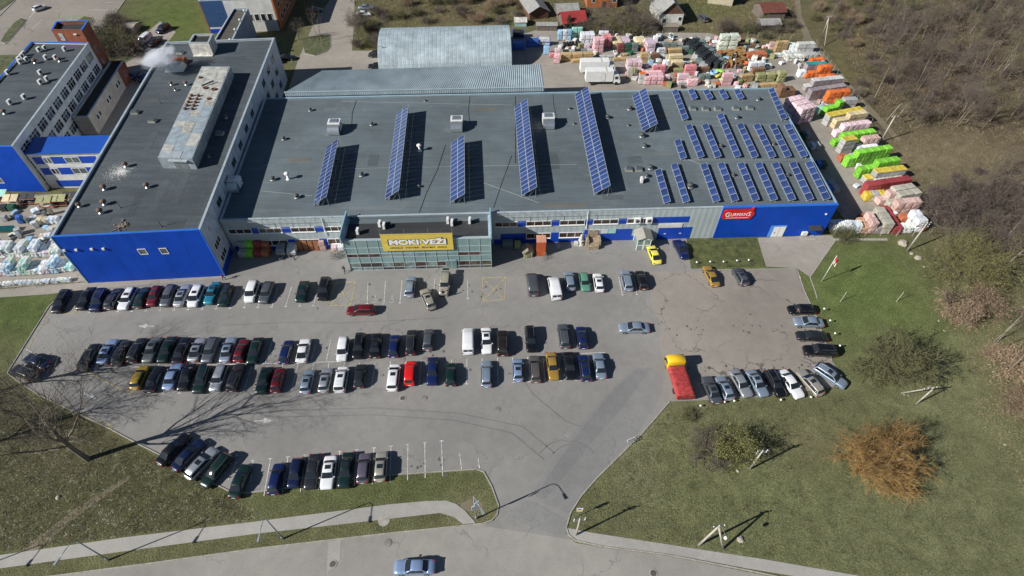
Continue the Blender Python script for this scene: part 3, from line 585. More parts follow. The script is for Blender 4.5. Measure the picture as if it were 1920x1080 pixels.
for lst, za, zb, yy in ((up_l, Z3, Z4, 436), (up_r, Z3, Z4, 418), (lo_l, Z1, Z2, 454), (lo_r, Z1, Z2, 439)):
    prev = None
    for x0, x1 in lst:
        u0, u1 = W.hit(x0, yy)[0], W.hit(x1, yy - .3)[0]
        u0, u1 = max(u0, .6), u1
        if u0 < ue1 and u1 > ue0:
            u1 = min(u1, ue0 - .2) if u0 < ue0 - 1 else u1; u0 = max(u0, ue1 + .3) if u0 > ue0 else u0
        if u1 - u0 > 1: windows(hall, W, [(u0, u1, za, zb)], FRAME, [GLASSB, GLASSB, GLASS], mull=max(1, round((u1 - u0) / 1.55)), sill=.16)
        if prev is not None and u0 - prev > .3:
            mb = MB(); W.box(mb, prev + .06, u0 - .06, za - .05, zb + .05, .003, .05); mb.build('blue_panel', BLUEZ, hall)
        prev = u1
u0, u1 = W.hit(1222, 412)[0], W.hit(1292, 411)[0]; mb = MB(); W.box(mb, u0, u1, 4.3, 5.7, .003, .06); mb.build('blue_panel', BLUEZ, hall)
u0, u1 = W.hit(1233, 437)[0], W.hit(1274, 436)[0]
mb = MB(); W.box(mb, u0, u1, .05, 3.0, .003, .09); gd = mb.build('garage_door', BLUEZ, hall); mb = MB(); W.box(mb, u0 - .1, u1 + .1, 3.05, 4.0, .003, .12); mb.build('door_header', PLASTER, hall)
for k in range(2):
    mb = MB(); W.box(mb, u0 + 1.2 + 3 * k, u0 + 1.6 + 3 * k, 1.4, 1.6, .09, .12); mb.build('handle', WMETAL, gd)
mb = MB(); W.box(mb, u1 + .1, u1 + 2.2, .05, 3.0, .003, .06); mb.build('blue_panel', BLUEZ, hall)
u0, u1 = W.hit(1093, 440)[0], W.hit(1184, 438)[0]; mb = MB(); W.box(mb, u0 + .2, u1, Z1, Z2 + .5, .003, .05); mb.build('blue_panel', BLUEZ, hall)
SIGNW = mat('sign_white', (0.6, 0.63, 0.66), .5, var=.1)
for x0, x1, m in ((1104, 1125, SIGNW), (1126, 1139, SIGNW), (1140, 1154, mat('sign_teal', (0.35, 0.62, 0.62), .5, var=.1))):
    u0, u1 = W.hit(x0, 436)[0], W.hit(x1, 436)[0]; mb = MB(); W.box(mb, u0, u1, 2.0, 3.1, .06, .12); mb.build('wall_sign', m, hall)
for px in (1195, 1217):
    u, zz = W.hit(px, 409); mb = MB(); W.box(mb, u - .55, u + .55, 4.7, 5.9, .1, .6); o = mb.build('air_conditioner', WMETAL, hall); mb = MB(); c = W.P(u, 5.3, .6); mb.tube(c, c + W.n * .03, .38, n=14); mb.build('fan_grille', DARKM, o)
# door, canopy and small items on the blue stretch
u0, u1 = W.hit(1443, 430)[0], W.hit(1473, 428)[0]
mb = MB(); W.box(mb, u0, u1, .03, 2.9, .14, .22); dr = mb.build('door_frame', mat('door_blue_frame', (.10, .3, .7), .5, var=.05), hall); mb = MB(); W.box(mb, u0 + .7, u1 - .15, .03, 2.6, .22, .27); dd = mb.build('door', FRAME, hall); mb = MB(); W.box(mb, u0 + 1.0, u0 + 1.1, 1.0, 1.3, .27, .33); mb.build('handle', DARKM, dd)
mb = MB(); W.box(mb, (u0 + .7 + u1 - .15) / 2 - .02, (u0 + .7 + u1 - .15) / 2 + .02, .05, 2.58, .27, .28); mb.build('door_gap', DARKM, dd)
u, zz = W.hit(1524, 428); mb = MB(); mb.hexa([W.P(u - 1.2, 2.3, 1.3), W.P(u + 1.2, 2.3, 1.3), W.P(u + 1.2, 2.5, .14), W.P(u - 1.2, 2.5, .14)], [W.P(u - 1.2, 2.4, 1.3), W.P(u + 1.2, 2.4, 1.3), W.P(u + 1.2, 2.7, .14), W.P(u - 1.2, 2.7, .14)]); mb.build('canopy', DARKM, hall)
mb = MB(); W.box(mb, u - 1.9, u - .9, .4, 1.2, .16, .6); mb.build('air_conditioner', WMETAL, hall); mb = MB(); W.box(mb, u - 2.0, u + .8, .021, .12, .16, 1.6); mb.build('door_step', CONC, hall)
u, zz = W.hit(1548, 400); mb = MB(); W.box(mb, u - .15, u + .15, zz - .12, zz + .12, .14, .35); mb.build('floodlight', WMETAL, hall)
# cable frames under the parapet
for k in range(22):
    u = 1.5 + k * 3.15
    if ue0 - .3 < u < ue1 + .3 or u > ur - 3: continue
    mb = MB(); mb.tube(W.P(u, 7.8, -.15), W.P(u, 7.75, .75), .03); mb.tube(W.P(u, 7.75, .75), W.P(u, 5.95, .75), .03); mb.tube(W.P(u, 5.95, .75), W.P(u, 5.95, .05), .03); mb.build('bracket', STEEL, hall)
for a, b in ((1.5, ue0 - .4), (ue1 + .5, ur - 3.2)):
    mb = MB(); mb.tube(W.P(a, 7.74, .75), W.P(b, 7.74, .75), .03); mb.tube(W.P(a, 5.98, .75), W.P(b, 5.98, .75), .025); mb.build('rail', STEEL, hall)
for px in (606, 1100):
    u = W.hit(px, 420)[0]; mb = MB(); mb.tube(W.P(u, 7.6, .12), W.P(u, 3.4, .12), .07); mb.build('downpipe', WMETAL, hall)

# red sign on the blue facade
def text_mesh(txt, size, ext=0.02, off=0.0, bold=0.0, spacing=1.0, shear=0.0):
    cu = bpy.data.curves.new('lettering', 'FONT'); cu.body = txt; cu.size = size; cu.extrude = ext; cu.offset = off; cu.align_x = 'CENTER'; cu.align_y = 'CENTER'; cu.space_character = spacing; cu.shear = shear; cu.resolution_u = 4
    o = bpy.data.objects.new('lettering', cu); COL.objects.link(o); dg = bpy.context.evaluated_depsgraph_get(); dg.update()
    me = bpy.data.meshes.new_from_object(o.evaluated_get(dg)); bpy.data.objects.remove(o); bpy.data.curves.remove(cu); return me
def place_text(root, W, me, u, z, o, m, width=None, height=None, name='lettering'):
    xs_ = [v.co.x for v in me.vertices]; ys_ = [v.co.y for v in me.vertices]; sx = (width / (max(xs_) - min(xs_))) if width else 1; sy = (height / (max(ys_) - min(ys_))) if height else sx
    cx, cy = (max(xs_) + min(xs_)) / 2, (max(ys_) + min(ys_)) / 2; org = ORI[root.name]
    for v in me.vertices:
        a, b, c = (v.co.x - cx) * sx, (v.co.y - cy) * sy, v.co.z; q = W.P(u + a, z + b, o + c) - org; v.co = q
    me.materials.clear(); me.materials.append(m); ob = link(name, me, root); ORI[ob.name] = org; return ob
RED = mat('sign_red', (0.62, 0.02, 0.02), .4, var=.05); INK = mat('ink_black', (0.02, 0.02, 0.02), .6, var=0); SWHITE = mat('letter_white', (0.85, 0.85, 0.84), .5, var=0)
u0, z1 = W.hit(1359, 392); u1, z0 = W.hit(1408, 408)
gs = thing('store_sign', 'red wall sign reading GURMANS in white on the blue facade', 'sign', tuple(W.P((u0 + u1) / 2, z0, .2)))
mb = MB(); c = .35; pts = [(u0 + c, z0), (u1 - c, z0), (u1 + .25, (z0 + z1) / 2), (u1 - c, z1), (u0 + c, z1), (u0, z1 - c), (u0, z0 + c)]
def slab(mb, pts, o0, o1):
    n = len(pts); i = len(mb.v); mb.v += [tuple(W.P(a, b, o0)) for a, b in pts] + [tuple(W.P(a, b, o1)) for a, b in pts]
    mb.f.append(tuple(i + n + k for k in range(n))); mb.m.append(0)
    for k in range(n): l = (k + 1) % n; mb.f.append((i + k, i + l, i + n + l, i + n + k)); mb.m.append(0)
slab(mb, pts, .143, .36); mb.build('sign_board', RED, gs)
mb = MB(); slab(mb, [((a - (u0 + u1) / 2) * 1.05 + (u0 + u1) / 2, (b - (z0 + z1) / 2) * 1.09 + (z0 + z1) / 2) for a, b in pts], .142, .26); mb.build('sign_edge', mat('sign_dark_red', (.35, .012, .012), .4, var=0), gs)
um, zm, hh = (u0 + u1) / 2, (z0 + z1) / 2, z1 - z0
place_text(gs, W, text_mesh('URMAN', 1, .012, .004, spacing=1.06), u0 + (u1 - u0) * .515, zm + .02, .376, SWHITE, (u1 - u0) * .55, hh * .32)
place_text(gs, W, text_mesh('G', 1, .012, .004), u0 + (u1 - u0) * .135, zm + .05, .376, SWHITE, (u1 - u0) * .145, hh * .46)
place_text(gs, W, text_mesh('S', 1, .012, .004), u1 - (u1 - u0) * .135, zm + .1, .376, SWHITE, (u1 - u0) * .085, hh * .44)
mb = MB(); W.box(mb, u0 + .6, u1 - .8, z0 + .3, z0 + .4, .362, .372); mb.build('underline', SWHITE, gs)
mb = MB(); slab(mb, [(u1 - .75, z1 - .1), (u1 - .2, z1 - .15), (u1 - .1, z1 + .55), (u1 - .45, z1 + .5)], .15, .34); mb.build('sign_crest', RED, gs)

# ------------------------------------------------------------------ glass entrance
EP = [Vector((-29.9, 72.9, 0)), Vector((-3.8, 73.7, 0)), Vector((-4.15, 79.95, 0)), Vector((-30.05, 78.95, 0))]
TEAL = mat('teal_panel', (0.235, 0.36, 0.36), .25, .15, var=.08, scale=.25, coat=.4)
ent, EW, ER = building('glass_entrance', 'glazed store entrance block of teal panels under a yellow sign', EP, 7.5, [mat('entrance_core', (0.06, 0.055, 0.05), .8), PALE, PALE, PALE], ROOF3, [CAPG, CAPG, ROOF1, CAPG], deck=.10, cat='entrance block')
W = EW[0]; zr = [0.06, .78, 1.95, 3.35, 4.25, 5.7, 7.5]; NC = 13
INT = [mat('seen_interior_a', (0.10, 0.045, 0.035), .12, var=.4, scale=1.2, spec=.7), mat('seen_interior_b', (0.12, 0.10, 0.07), .12, var=.5, scale=1.5, spec=.7), mat('seen_interior_c', (0.055, 0.05, 0.048), .1, var=.4, scale=1.5, spec=.7), mat('seen_interior_d', (0.20, 0.26, 0.25), .1, var=.3, scale=1.2, spec=.7)]
TG = mat('teal_glass', (0.20, 0.31, 0.30), .08, var=.15, scale=.4, spec=.9)
rr = random.Random(11)
for j in range(6):
    for i in range(NC):
        a, b = W.L * i / NC + .05, W.L * (i + 1) / NC - .05; mb = MB(); W.box(mb, a, b, zr[j] + .05, zr[j + 1] - .05, .003, .10)
        if j in (5, 4, 2): m, nm = TEAL, 'facade_panel'
        elif j == 3: m, nm = (INT[0] if i < 3 or i in (10, 11) else TG), 'window_pane'
        else: m, nm = INT[rr.choice((0, 1, 2, 2, 3) if j == 1 else (1, 2, 3, 3))], 'window_pane'
        mb.build(nm, m, ent)
for j in range(7):
    mb = MB(); z = zr[j]; W.box(mb, -.05, W.L + .05, max(.03, z - .05), z + .05, .003, .16); mb.build('rail', CAPG, ent)
for i in range(NC + 1):
    u = W.L * i / NC; mb = MB(); W.box(mb, u - .045, u + .045, .03, 7.5, .0031, .17); mb.build('mullion', CAPG, ent)
u = W.L * 9.3 / NC; mb = MB(); W.box(mb, u - 1.0, u + 1.0, .04, 2.3, .17, .24); dr = mb.build('entrance_door', CAPG, ent)
for k in (-1, 1):
    mb = MB(); W.box(mb, u + k * .5 - .42, u + k * .5 + .42, .12, 2.2, .24, .26); mb.build('door_leaf', TG, dr)
for k in (0, 1):                                # the side fins rise over the roof
    w = EW[3] if k == 0 else EW[1]; mb = MB(); w.box(mb, -.2, w.L + .6, 7.3 if k else 7.2, 9.0 if k == 0 else 8.6, .02, .24); mb.build('side_fin', CAPB, ent)
mb = MB(); EW[2].box(mb, .3, EW[2].L - .3, 7.3, 7.46, -1.6, -.02); mb.build('roof_step', ROOF1, ent)
# yellow sign
YEL = mat('sign_yellow', (0.70, 0.54, 0.10), .5, var=.06, scale=.5)
W2 = Wall(W.P(0, 0, .45), W.P(W.L, 0, .45)); u0, z1 = W2.hit(712.5, 442.5); u1, _ = W2.hit(847.5, 437); z0 = W2.hit(785, 469.5)[1]; z1 = W2.hit(780, 439.6)[1]
ms = thing('store_sign', 'long yellow sign reading MOKI VEŽI over the glass entrance', 'sign', tuple(W2.P((u0 + u1) / 2, z0)))
mb = MB(); W2.box(mb, u0, u1, z0, z1, -.12, 0); mb.build('sign_board', YEL, ms)
mb = MB(); W2.box(mb, u0 - .05, u1 + .05, z1 + .002, z1 + .09, -.14, .04); mb.build('sign_edge', mat('sign_edge', (.5, .4, .12), .5, var=0), ms)
for k in range(7):
    u = u0 + (u1 - u0) * k / 6; mb = MB(); mb.tube(W2.P(u, z1 + (1.0 if k % 2 == 0 else .3), -.3), W2.P(u, z1 - .8, -.22), .04); mb.tube(W2.P(u, z1 - .1, -.2), W2.P(u, 7.0, -1.8), .035); mb.build('stay', STEEL, ms)
um, zz, hh, ww = (u0 + u1) / 2 + .05, z0 + (z1 - z0) * .56, z1 - z0, u1 - u0
place_text(ms, W2, text_mesh('MOKI·VEŽI', 1, .01, .085), um, zz + .05, .012, INK, ww * .835, hh * .46, 'letter_outline')
place_text(ms, W2, text_mesh('MOKI·VEŽI', 1, .01, .045), um, zz + .05, .034, SWHITE, ww * .80, hh * .40)
place_text(ms, W2, text_mesh('APDAILAI   STATYBAI   ŠILDYMUI   SODUI', 1, .01, .006), um - .05, z0 + hh * .2, .012, INK, ww * .80, hh * .115)
mb = MB(); c = W2.P(um - ww * .185, zz - .02, .045); mb.tube(c, c + W2.n * .012, .33, n=16); mb.build('letter_eye', YEL, ms); mb = MB(); mb.tube(c + W2.n * .012, c + W2.n * .022, .14, n=12); mb.build('letter_pupil', INK, ms)
mb = MB(); c = W2.P(u0 + .75, zz - .1, .002); mb.tube(c, c + W2.n * .012, .09, n=10); mb.build('sign_bolt', INK, ms)

# ------------------------------------------------------------------ corrugated shed and arched hangar behind
SP = [Vector((-52.3, 121.9, 0)), Vector((7.1, 124.3, 0)), Vector((6.6, 134.2, 0)), Vector((-46.0, 131.0, 0))]
shed, SHW, _ = building('corrugated_shed', 'long low shed with grey corrugated roof along the back of the store', SP, 8.7, CORR, CORR, CORR, caps=False, deck=.3)
def corrugate(A, B, C, D, n, amp, m, root, name='corrugated_sheet', zf=None):
    mb = MB()                                   # A-B front edge, D-C back edge
    for k in range(2 * n + 1):
        t = k / (2 * n); h = amp if k % 2 else 0
        for P, Q in ((A, B), (D, C)): p = P + (Q - P) * t; mb.v.append((p.x, p.y, p.z + h))
    for k in range(2 * n): a = 2 * k; mb.f.append((a, a + 2, a + 3, a + 1)); mb.m.append(0)
    return mb.build(name, m, root)
o1 = [Vector((-52.9, 121.75, 8.75)), Vector((7.6, 124.15, 8.75)), Vector((7.1, 134.6, 9.1)), Vector((-46.3, 131.4, 9.1))]
corrugate(o1[0], o1[1], o1[2], o1[3], 116, .13, CORR, shed)
w = Wall(o1[0], o1[1]); mb = MB()
for k in range(233):
    t = w.L * k / 232; h = .06 if k % 2 else 0
    mb.v += [tuple(w.P(t, 7.75, h)), tuple(w.P(t, 8.72, h))]
for k in range(232): a = 2 * k; mb.f.append((a, a + 2, a + 3, a + 1)); mb.m.append(0)
mb.build('fascia_sheet', CORR, shed)
mb = MB(); w.box(mb, -.1, w.L + .1, 8.7, 8.84, -.25, .12); mb.build('ridge_flashing', CAPG, shed); mb = MB(); w.box(mb, -.1, w.L + .1, 7.56, 7.74, -.1, .1); mb.build('gutter', DARKM, shed)
HA = R(3.2); hx = Vector((math.cos(HA), math.sin(HA), 0)); hy = Vector((-hx.y, hx.x, 0)); h0 = Vector((-36.2, 146.8, 0)); HL, HWd, HHt = 36.3, 20.5, 7.0
hang = thing('arched_hangar', 'arched pale metal hangar behind the corrugated shed', 'hangar', tuple(h0))
NB, NA = 34, 18
for i in range(NB):                             # roof bands, each a curved sheet with a raised seam
    mb = MB(); rings = []
    for x, dr_ in ((i * HL / NB, 0.0), (i * HL / NB + .12, .045), ((i + 1) * HL / NB - .12, .045), ((i + 1) * HL / NB, 0.0)):
        ring = []
        for k in range(NA + 1):
            a = math.pi * k / NA; p = h0 + hx * x + hy * (HWd / 2 - (HWd / 2 + dr_) * math.cos(a)); ring.append((p.x, p.y, (HHt + dr_) * math.sin(a) ** .92))
        rings.append(ring)
    mb.loft(rings, cap=False, close=False); mb.build('roof_band', HANG, hang)
for e, x in ((0, .12), (1, HL - .12)):
    mb = MB(); pts = []
    for k in range(NA + 1): a = math.pi * k / NA; p = h0 + hx * x + hy * (HWd / 2 - HWd / 2 * .99 * math.cos(a)); pts.append((p.x, p.y, HHt * .985 * math.sin(a) ** .92))
    mb.quad(pts if e == 0 else pts[::-1]); mb.build('end_wall', CORR, hang)

# ------------------------------------------------------------------ far-left office, tower, annex, link
OP = [Vector((-114.2, 96.4, 0)), Vector((-99.3, 96.0, 0)), Vector((-107.0, 141.6, 0)), Vector((-121.8, 142.2, 0))]
off, OW, OR = building('office_block', 'flat-roofed office block with white window wall and bright blue end, far left', OP, 11.3, [BLUE, PLASTER, PLASTER, PLASTER], ROOF2, [BLUECAP, CAPG, BLUECAP, BLUECAP])
W = OW[1]; n = 10; ww = (W.L - 2.0) / n
for z0 in (1.6, 4.75, 7.9): windows(off, W, [(1.0 + k * ww + .35, 1.0 + (k + 1) * ww - .35, z0, z0 + 2.05) for k in range(n)], FRAME, [GLASS, GLASS, GLASSG, mat('blue_glass', (.03, .05, .09), .06, var=0, spec=.8)], mull=3, trans=1, sill=.2)
W = OW[0]; windows(off, W, [(W.L - 9.5, W.L - 7.6, 2.2, 3.5), (W.L - 9.5, W.L - 7.6, 5.6, 6.9), (W.L - 13, W.L - 11.5, 5.6, 6.9)], FRAME, GLASSG, mull=1)
TP = [Vector((-115.0, 142.25, 0)), Vector((-107.3, 142.0, 0)), Vector((-108.5, 147.7, 0)), Vector((-116.5, 147.3, 0))]
tow, TW, _ = building('stair_tower', 'red brick stair tower with blue coping behind the office block', TP, 14.2, BRICK, ROOF3, [BRICK, BLUECAP, BLUECAP, BLUECAP], cat='tower', deck=.7)
windows(tow, TW[1], [(1.6, 2.8, z, z + 1.5) for z in (4.5, 8.0)], MATS['grey_frame'], GLASS, mull=1)
mb = MB(); TW[0].box(mb, 1.2, 2.3, 11.6, 13.4, .003, .08); dr = mb.build('door', mat('grey_door', (.42, .44, .44), .6), tow); mb = MB(); TW[0].box(mb, 1.35, 1.45, 12.3, 12.5, .08, .14); mb.build('handle', DARKM, dr)
mb = MB(); TW[0].box(mb, 5.2, 6.0, 13.2, 13.4, .003, .3); mb.build('lamp', WMETAL, tow)
AP = [Vector((-102.6, 117.8, 0)), Vector((-99.0, 118.0, 0)), Vector((-103.4, 145.7, 0)), Vector((-106.9, 145.4, 0))]
anx, AW, _ = building('low_annex', 'low cream annex with dark roof beside the office block', AP, 4.7, [CREAM, CREAM, BRICK, CREAM], ROOF3, [CAPG, CAPG, BRICK, CAPG], cat='annex')
W = AW[1]; windows(anx, W, [(3.0 + a, 4.1 + a, 1.9, 3.2) for a in (0, 1.6, 7.5, 9.1, 15, 16.6)], FRAME, GLASS, mull=1)
mb = MB(); W.box(mb, W.L - 5.6, W.L + .02, .05, 4.6, .003, .08); mb.build('brick_facing', BRICK, anx); windows(anx, W, [(W.L - 3.4, W.L - 2.2, 1.8, 3.2)], MATS['grey_frame'], GLASS, mull=1, d=.15)
LKP = [Vector((-99.0, 97.3, 0)), Vector((-79.6, 98.0, 0)), Vector((-80.2, 103.2, 0)), Vector((-99.9, 102.2, 0))]
lk, KW, _ = building('link_corridor', 'blue-roofed link corridor with two window rows between office and warehouse', LKP, 8.85, PLASTER, BLUEZ, BLUECAP, caps=False, deck=.2)
mb = MB(); q = [LKP[0] + Vector((-.1, -.35, 0)), LKP[1] + Vector((0, -.35, 0)), LKP[2] + Vector((0, .35, 0)), LKP[3] + Vector((-.1, .35, 0))]; mb.hexa([(p.x, p.y, 8.80 + (.25 if k > 1 else 0)) for k, p in enumerate(q)], [(p.x, p.y, 8.95 + (.3 if k > 1 else 0)) for k, p in enumerate(q)]); mb.build('roof_sheet', mat('link_roof_blue', (0.012, 0.085, 0.42), .45, var=.06), lk)
W = KW[0]
for z0 in (3.6, 6.3):
    mb = MB(); W.box(mb, .6, W.L - .2, z0 - .1, z0 + 1.6, .003, .016); mb.build('blue_band', BLUEZ, lk)
    windows(lk, W, [(2.6, 4.2, z0, z0 + 1.5), (6.9, 9.9, z0, z0 + 1.5), (13.5, 16.4, z0, z0 + 1.5)], FRAME, [GLASS, GLASSG], mull=2)
mb = MB(); W.box(mb, 2, W.L - .2, .4, 2.0, .003, .04); mb.build('blue_band', BLUEZ, lk)

# ------------------------------------------------------------------ blocks at the top left
NP = [Vector((-91.6, 172.6, 0)), Vector((-70.6, 174.6, 0)), Vector((-73, 215, 0)), Vector((-95, 213, 0))]
nb, NW_, _ = building('annex_block', 'white block with dark blue corner and orange edge at the top left', NP, 9.4, [PLASTER, BRICK2, PLASTER, BRICK2], ROOF3, CAPG)
W = NW_[0]; mb = MB(); W.box(mb, .25, 6.6, 1.9, 9.3, .003, .05); mb.build('blue_panel', mat('slate_blue', (.03, .085, .2), .6, var=.06), nb); mb = MB(); W.box(mb, .25, 6.0, .1, 1.3, .003, .05); mb.build('blue_panel', BLUEZ, nb)
mb = MB(); W.box(mb, -.05, .22, 0.02, 9.3, -.1, .06); mb.build('orange_edge', BRICK2, nb); mb = MB(); W.box(mb, W.L - .5, W.L + .04, 0.02, 9.3, -.1, .06); mb.build('orange_edge', BRICK2, nb)
windows(nb, W, [(4.2, 5.7, 4.2, 5.8)], DARKM, GLASS, mull=1); windows(nb, W, [(12.5 + 1.9 * k, 13.9 + 1.9 * k, 3.2, 5.2) for k in range(4)], FRAME, GLASS, mull=1)
windows(nb, NW_[1], [(3 + 4 * k, 5 + 4 * k, z, z + 1.6) for k in range(6) for z in (2, 5.5)], FRAME, GLASS, mull=1)
QP = [Vector((-79.5, 148.0, 0)), Vector((-74.6, 148.6, 0)), Vector((-77.2, 171.5, 0)), Vector((-81.4, 171.2, 0))]
qb, QW, _ = building('connecting_wing', 'narrow wing with brown worn roof behind the warehouse block', QP, 7.9, [PALE2, mat('slate_wall', (.22, .26, .36), .7), PALE2, BLUEZ], WROOF, CAPG, cat='wing')
for k in range(4):
    p = QP[1] + (QP[2] - QP[1]) * (.05 + .27 * k); mb = MB(); mb.lathe((p.x - .3, p.y, 7.98), [(.3, 0), (.3, .5), (.42, .55), (.2, .75)], 10); mb.build('white_vent', WMETAL, qb, True)
QQ = [Vector((-79.3, 143.2, 0)), Vector((-61.5, 144.9, 0)), Vector((-62.0, 147.2, 0)), Vector((-79.4, 147.0, 0))]

# ------------------------------------------------------------------ solar arrays
PV = mat('solar_cell', (0.030, 0.058, 0.175), .12, .0, var=.16, scale=.35, coat=.5); PVF = mat('panel_frame', (0.66, 0.69, 0.73), .35, .5, var=0)
vary(PV, .82, 1.2); PVC = {}
def panel_mesh(w, h):
    k = (round(w, 2), round(h, 2))
    if k in PVC: return PVC[k]
    mb = MB(); f = .05; mb.box((0, 0, 0), (w, h, .04), mi=1)
    mb.quad([(-w / 2 + f, -h / 2 + f, .044), (w / 2 - f, -h / 2 + f, .044), (w / 2 - f, h / 2 - f, .044), (-w / 2 + f, h / 2 - f, .044)], 0)
    PVC[k] = mb.mesh('solar_panel', [PV, PVF]); return PVC[k]
def array(label, bl, tl, n, cols, width, tilt, zlow, group, name='solar_array', gapmid=False):
    A, B = G(bl[0], bl[1], zlow), G(tl[0], tl[1], zlow); ax = B - A; L = ax.length; ang = math.atan2(ax.y, ax.x) - math.pi / 2
    t = thing(name, label, 'solar array', (A.x, A.y, 7.48), group, ang); pw, ph = width / cols, L / n; me = panel_mesh(pw - .03, ph - .03)
    lo = zlow - 7.48
    for i in range(n):
        for j in range(cols):
            o = link('solar_panel', me, t); u = pw * (j + .5)
            o.location = (u * math.cos(tilt), ph * (i + .5), lo + u * math.sin(tilt)); o.rotation_euler = (0, -tilt, 0)
    m = max(2, int(L / 3.2) + 1); top = Vector((width * math.cos(tilt), 0, lo + width * math.sin(tilt)))
    for k in range(m):
        y = .25 + (L - .5) * k / (m - 1); mb = MB()
        mb.tube((.05, y, lo - .06), (top.x - .05, y, top.z - .09), .045, n=5); mb.tube((.05, y, .05), (top.x + .1, y, .05), .045, n=5)
        mb.tube((top.x - .2, y, .05), (top.x - .2, y, top.z - .2), .05, n=5); mb.tube((.15, y, .05), (.15, y, lo), .05, n=5)
        if cols > 1: mb.tube((top.x * .45, y, .05), (top.x - .2, y, top.z - .3), .035, n=4)
        o = link('support_frame', mb.mesh('support_frame', STEEL), t)
    mb = MB(); mb.tube((.1, .1, .05), (.1, L - .1, .05), .05, n=5); mb.tube((top.x - .2, .1, .05), (top.x - .2, L - .1, .05), .05, n=5); link('base_rail', mb.mesh('base_rail', STEEL), t)
    return t
for bl, tl, n, l in (((588, 385), (612.5, 276), 14, 'two-column solar array nearest the warehouse block'), ((722, 374), (744, 212), 22, 'long two-column solar array second from the left'), ((844, 380), (846, 268), 14, 'shorter two-column solar array third from the left'),
    ((978, 367), (964.5, 200), 24, 'long two-column solar array fourth from the left'), ((1114, 364), (1078, 177), 27, 'longest two-column solar array on the store roof'), ((1205, 247), (1185, 179.5), 11, 'short wide solar array at the back of the roof')):
    array(l, bl, tl, n, 2, 3.52, R(34.5), 8.0, 'large tilted solar arrays')
RW = [('back', [((1280, 226), (1259.5, 171)), ((1298, 187.5), (1289.5, 170)), ((1327, 187.5), (1318, 171)), ((1356, 187), (1347, 170.5)), ((1385, 187), (1375.5, 170.5)), ((1465, 225), (1440, 168))]),
      ('middle', [((1276, 299.5), (1264, 264)), ((1309, 297), (1285, 236)), ((1341, 297), (1315.5, 235)), ((1377.5, 296), (1344, 215.5)), ((1410, 297), (1381, 234)), ((1443, 297), (1412, 235)), ((1472, 296), (1442, 235)), ((1502.5, 296), (1469.5, 235))]),
      ('front', [((1245, 382), (1227.5, 320)), ((1281, 381), (1257.5, 309)), ((1337.5, 380), (1312.5, 309)), ((1372.5, 379), (1345, 307.5)), ((1411, 378), (1382, 307.5)), ((1445, 377.5), (1414.5, 307)), ((1479, 377.5), (1446, 307)), ((1512.5, 377), (1479, 306)), ((1544, 375.5), (1509, 305.5))])]
for rn, lst in RW:
    for k, (a, b) in enumerate(lst):
        L = (G(*a, 7.7) - G(*b, 7.7)).length
        array('%s narrow solar strip from the left in the %s row' % (ORD[k], rn), a, b, max(2, round(L / 1.98)), 1, 1.32, R(26), 7.72, 'narrow solar strips', 'solar_strip')
# ------------------------------------------------------------------ vehicles
def paint(name, c, metal=0.0, rough=0.3):
    return mat('paint_' + name, c, rough, metal, var=0, coat=.8)
PAINT = {'black': paint('black', (.006, .006, .008)), 'dark blue': paint('dark_blue', (.008, .016, .06), .3), 'navy': paint('navy', (.008, .018, .09), .2), 'dark grey': paint('dark_grey', (.035, .038, .045), .5), 'grey': paint('grey', (.13, .145, .165), .55, .35),
    'white': paint('white', (.72, .74, .76)), 'dark green': paint('dark_green', (.006, .024, .02), .2), 'dark red': paint('dark_red', (.14, .008, .014), .2), 'red': paint('red', (.62, .012, .012)), 'silver': paint('silver', (.46, .49, .52), .6, .35), 'silver-blue': paint('silver_blue', (.34, .43, .54), .55, .35),
    'light blue': paint('light_blue', (.26, .37, .58), .4), 'blue': paint('blue', (.02, .07, .22), .3), 'teal': paint('teal', (.02, .22, .32), .3), 'green': paint('green', (.12, .31, .22), .2), 'beige': paint('beige', (.44, .42, .36), .45, .35), 'mustard': paint('mustard', (.36, .24, .03), .2), 'gold': paint('gold', (.40, .25, .05), .3),
    'yellow': paint('yellow', (.78, .70, .10)), 'brown-grey': paint('brown_grey', (.16, .145, .135), .5), 'purple-grey': paint('purple_grey', (.17, .15, .20), .5), 'dark brown': paint('dark_brown', (.03, .022, .018), .4), 'pale grey-green': paint('grey_green', (.19, .215, .21), .5)}
CARGLASS = mat('car_glass', (.018, .022, .027), .04, var=0, spec=.9); TYRE = mat('tyre', (.018, .018, .019), .85, var=0); RIM = mat('wheel_rim', (.38, .39, .4), .35, .7, var=0); HEADL = mat('headlight', (.75, .77, .78), .12, var=0, spec=.8); TAILL = mat('tail_light', (.35, .01, .01), .2, var=0); PLATE = mat('plate', (.8, .8, .78), .5, var=0); TRIM = mat('black_trim', (.02, .02, .022), .6, var=0)
#        L     W     H    belt  hoodz nosez tailz  y: windscreen base/top, rear top/base (from the rear bumper, 0..1)
CARS = {
 'sedan':     (4.65, 1.78, 1.43, .93, .90, .68, .92, (.735, .565, .295, .150)),
 'coupe':     (4.55, 1.80, 1.36, .90, .86, .64, .92, (.740, .545, .320, .095)),
 'hatchback': (4.10, 1.72, 1.47, .94, .92, .70, .90, (.765, .585, .130, .045)),
 'wagon':     (4.70, 1.78, 1.48, .95, .92, .70, .92, (.755, .590, .090, .035)),
 'off-roader': (4.70, 1.86, 1.75, 1.10, 1.06, .85, 1.05, (.745, .610, .080, .030)),
 'people carrier': (4.55, 1.82, 1.70, 1.02, .98, .74, .98, (.835, .640, .080, .030)),
 'van':       (5.15, 1.92, 2.05, 1.12, 1.05, .80, 1.1, (.865, .735, .035, .012)),
 'small van': (4.15, 1.72, 1.80, 1.02, .96, .74, 1.0, (.800, .640, .045, .015)),
}
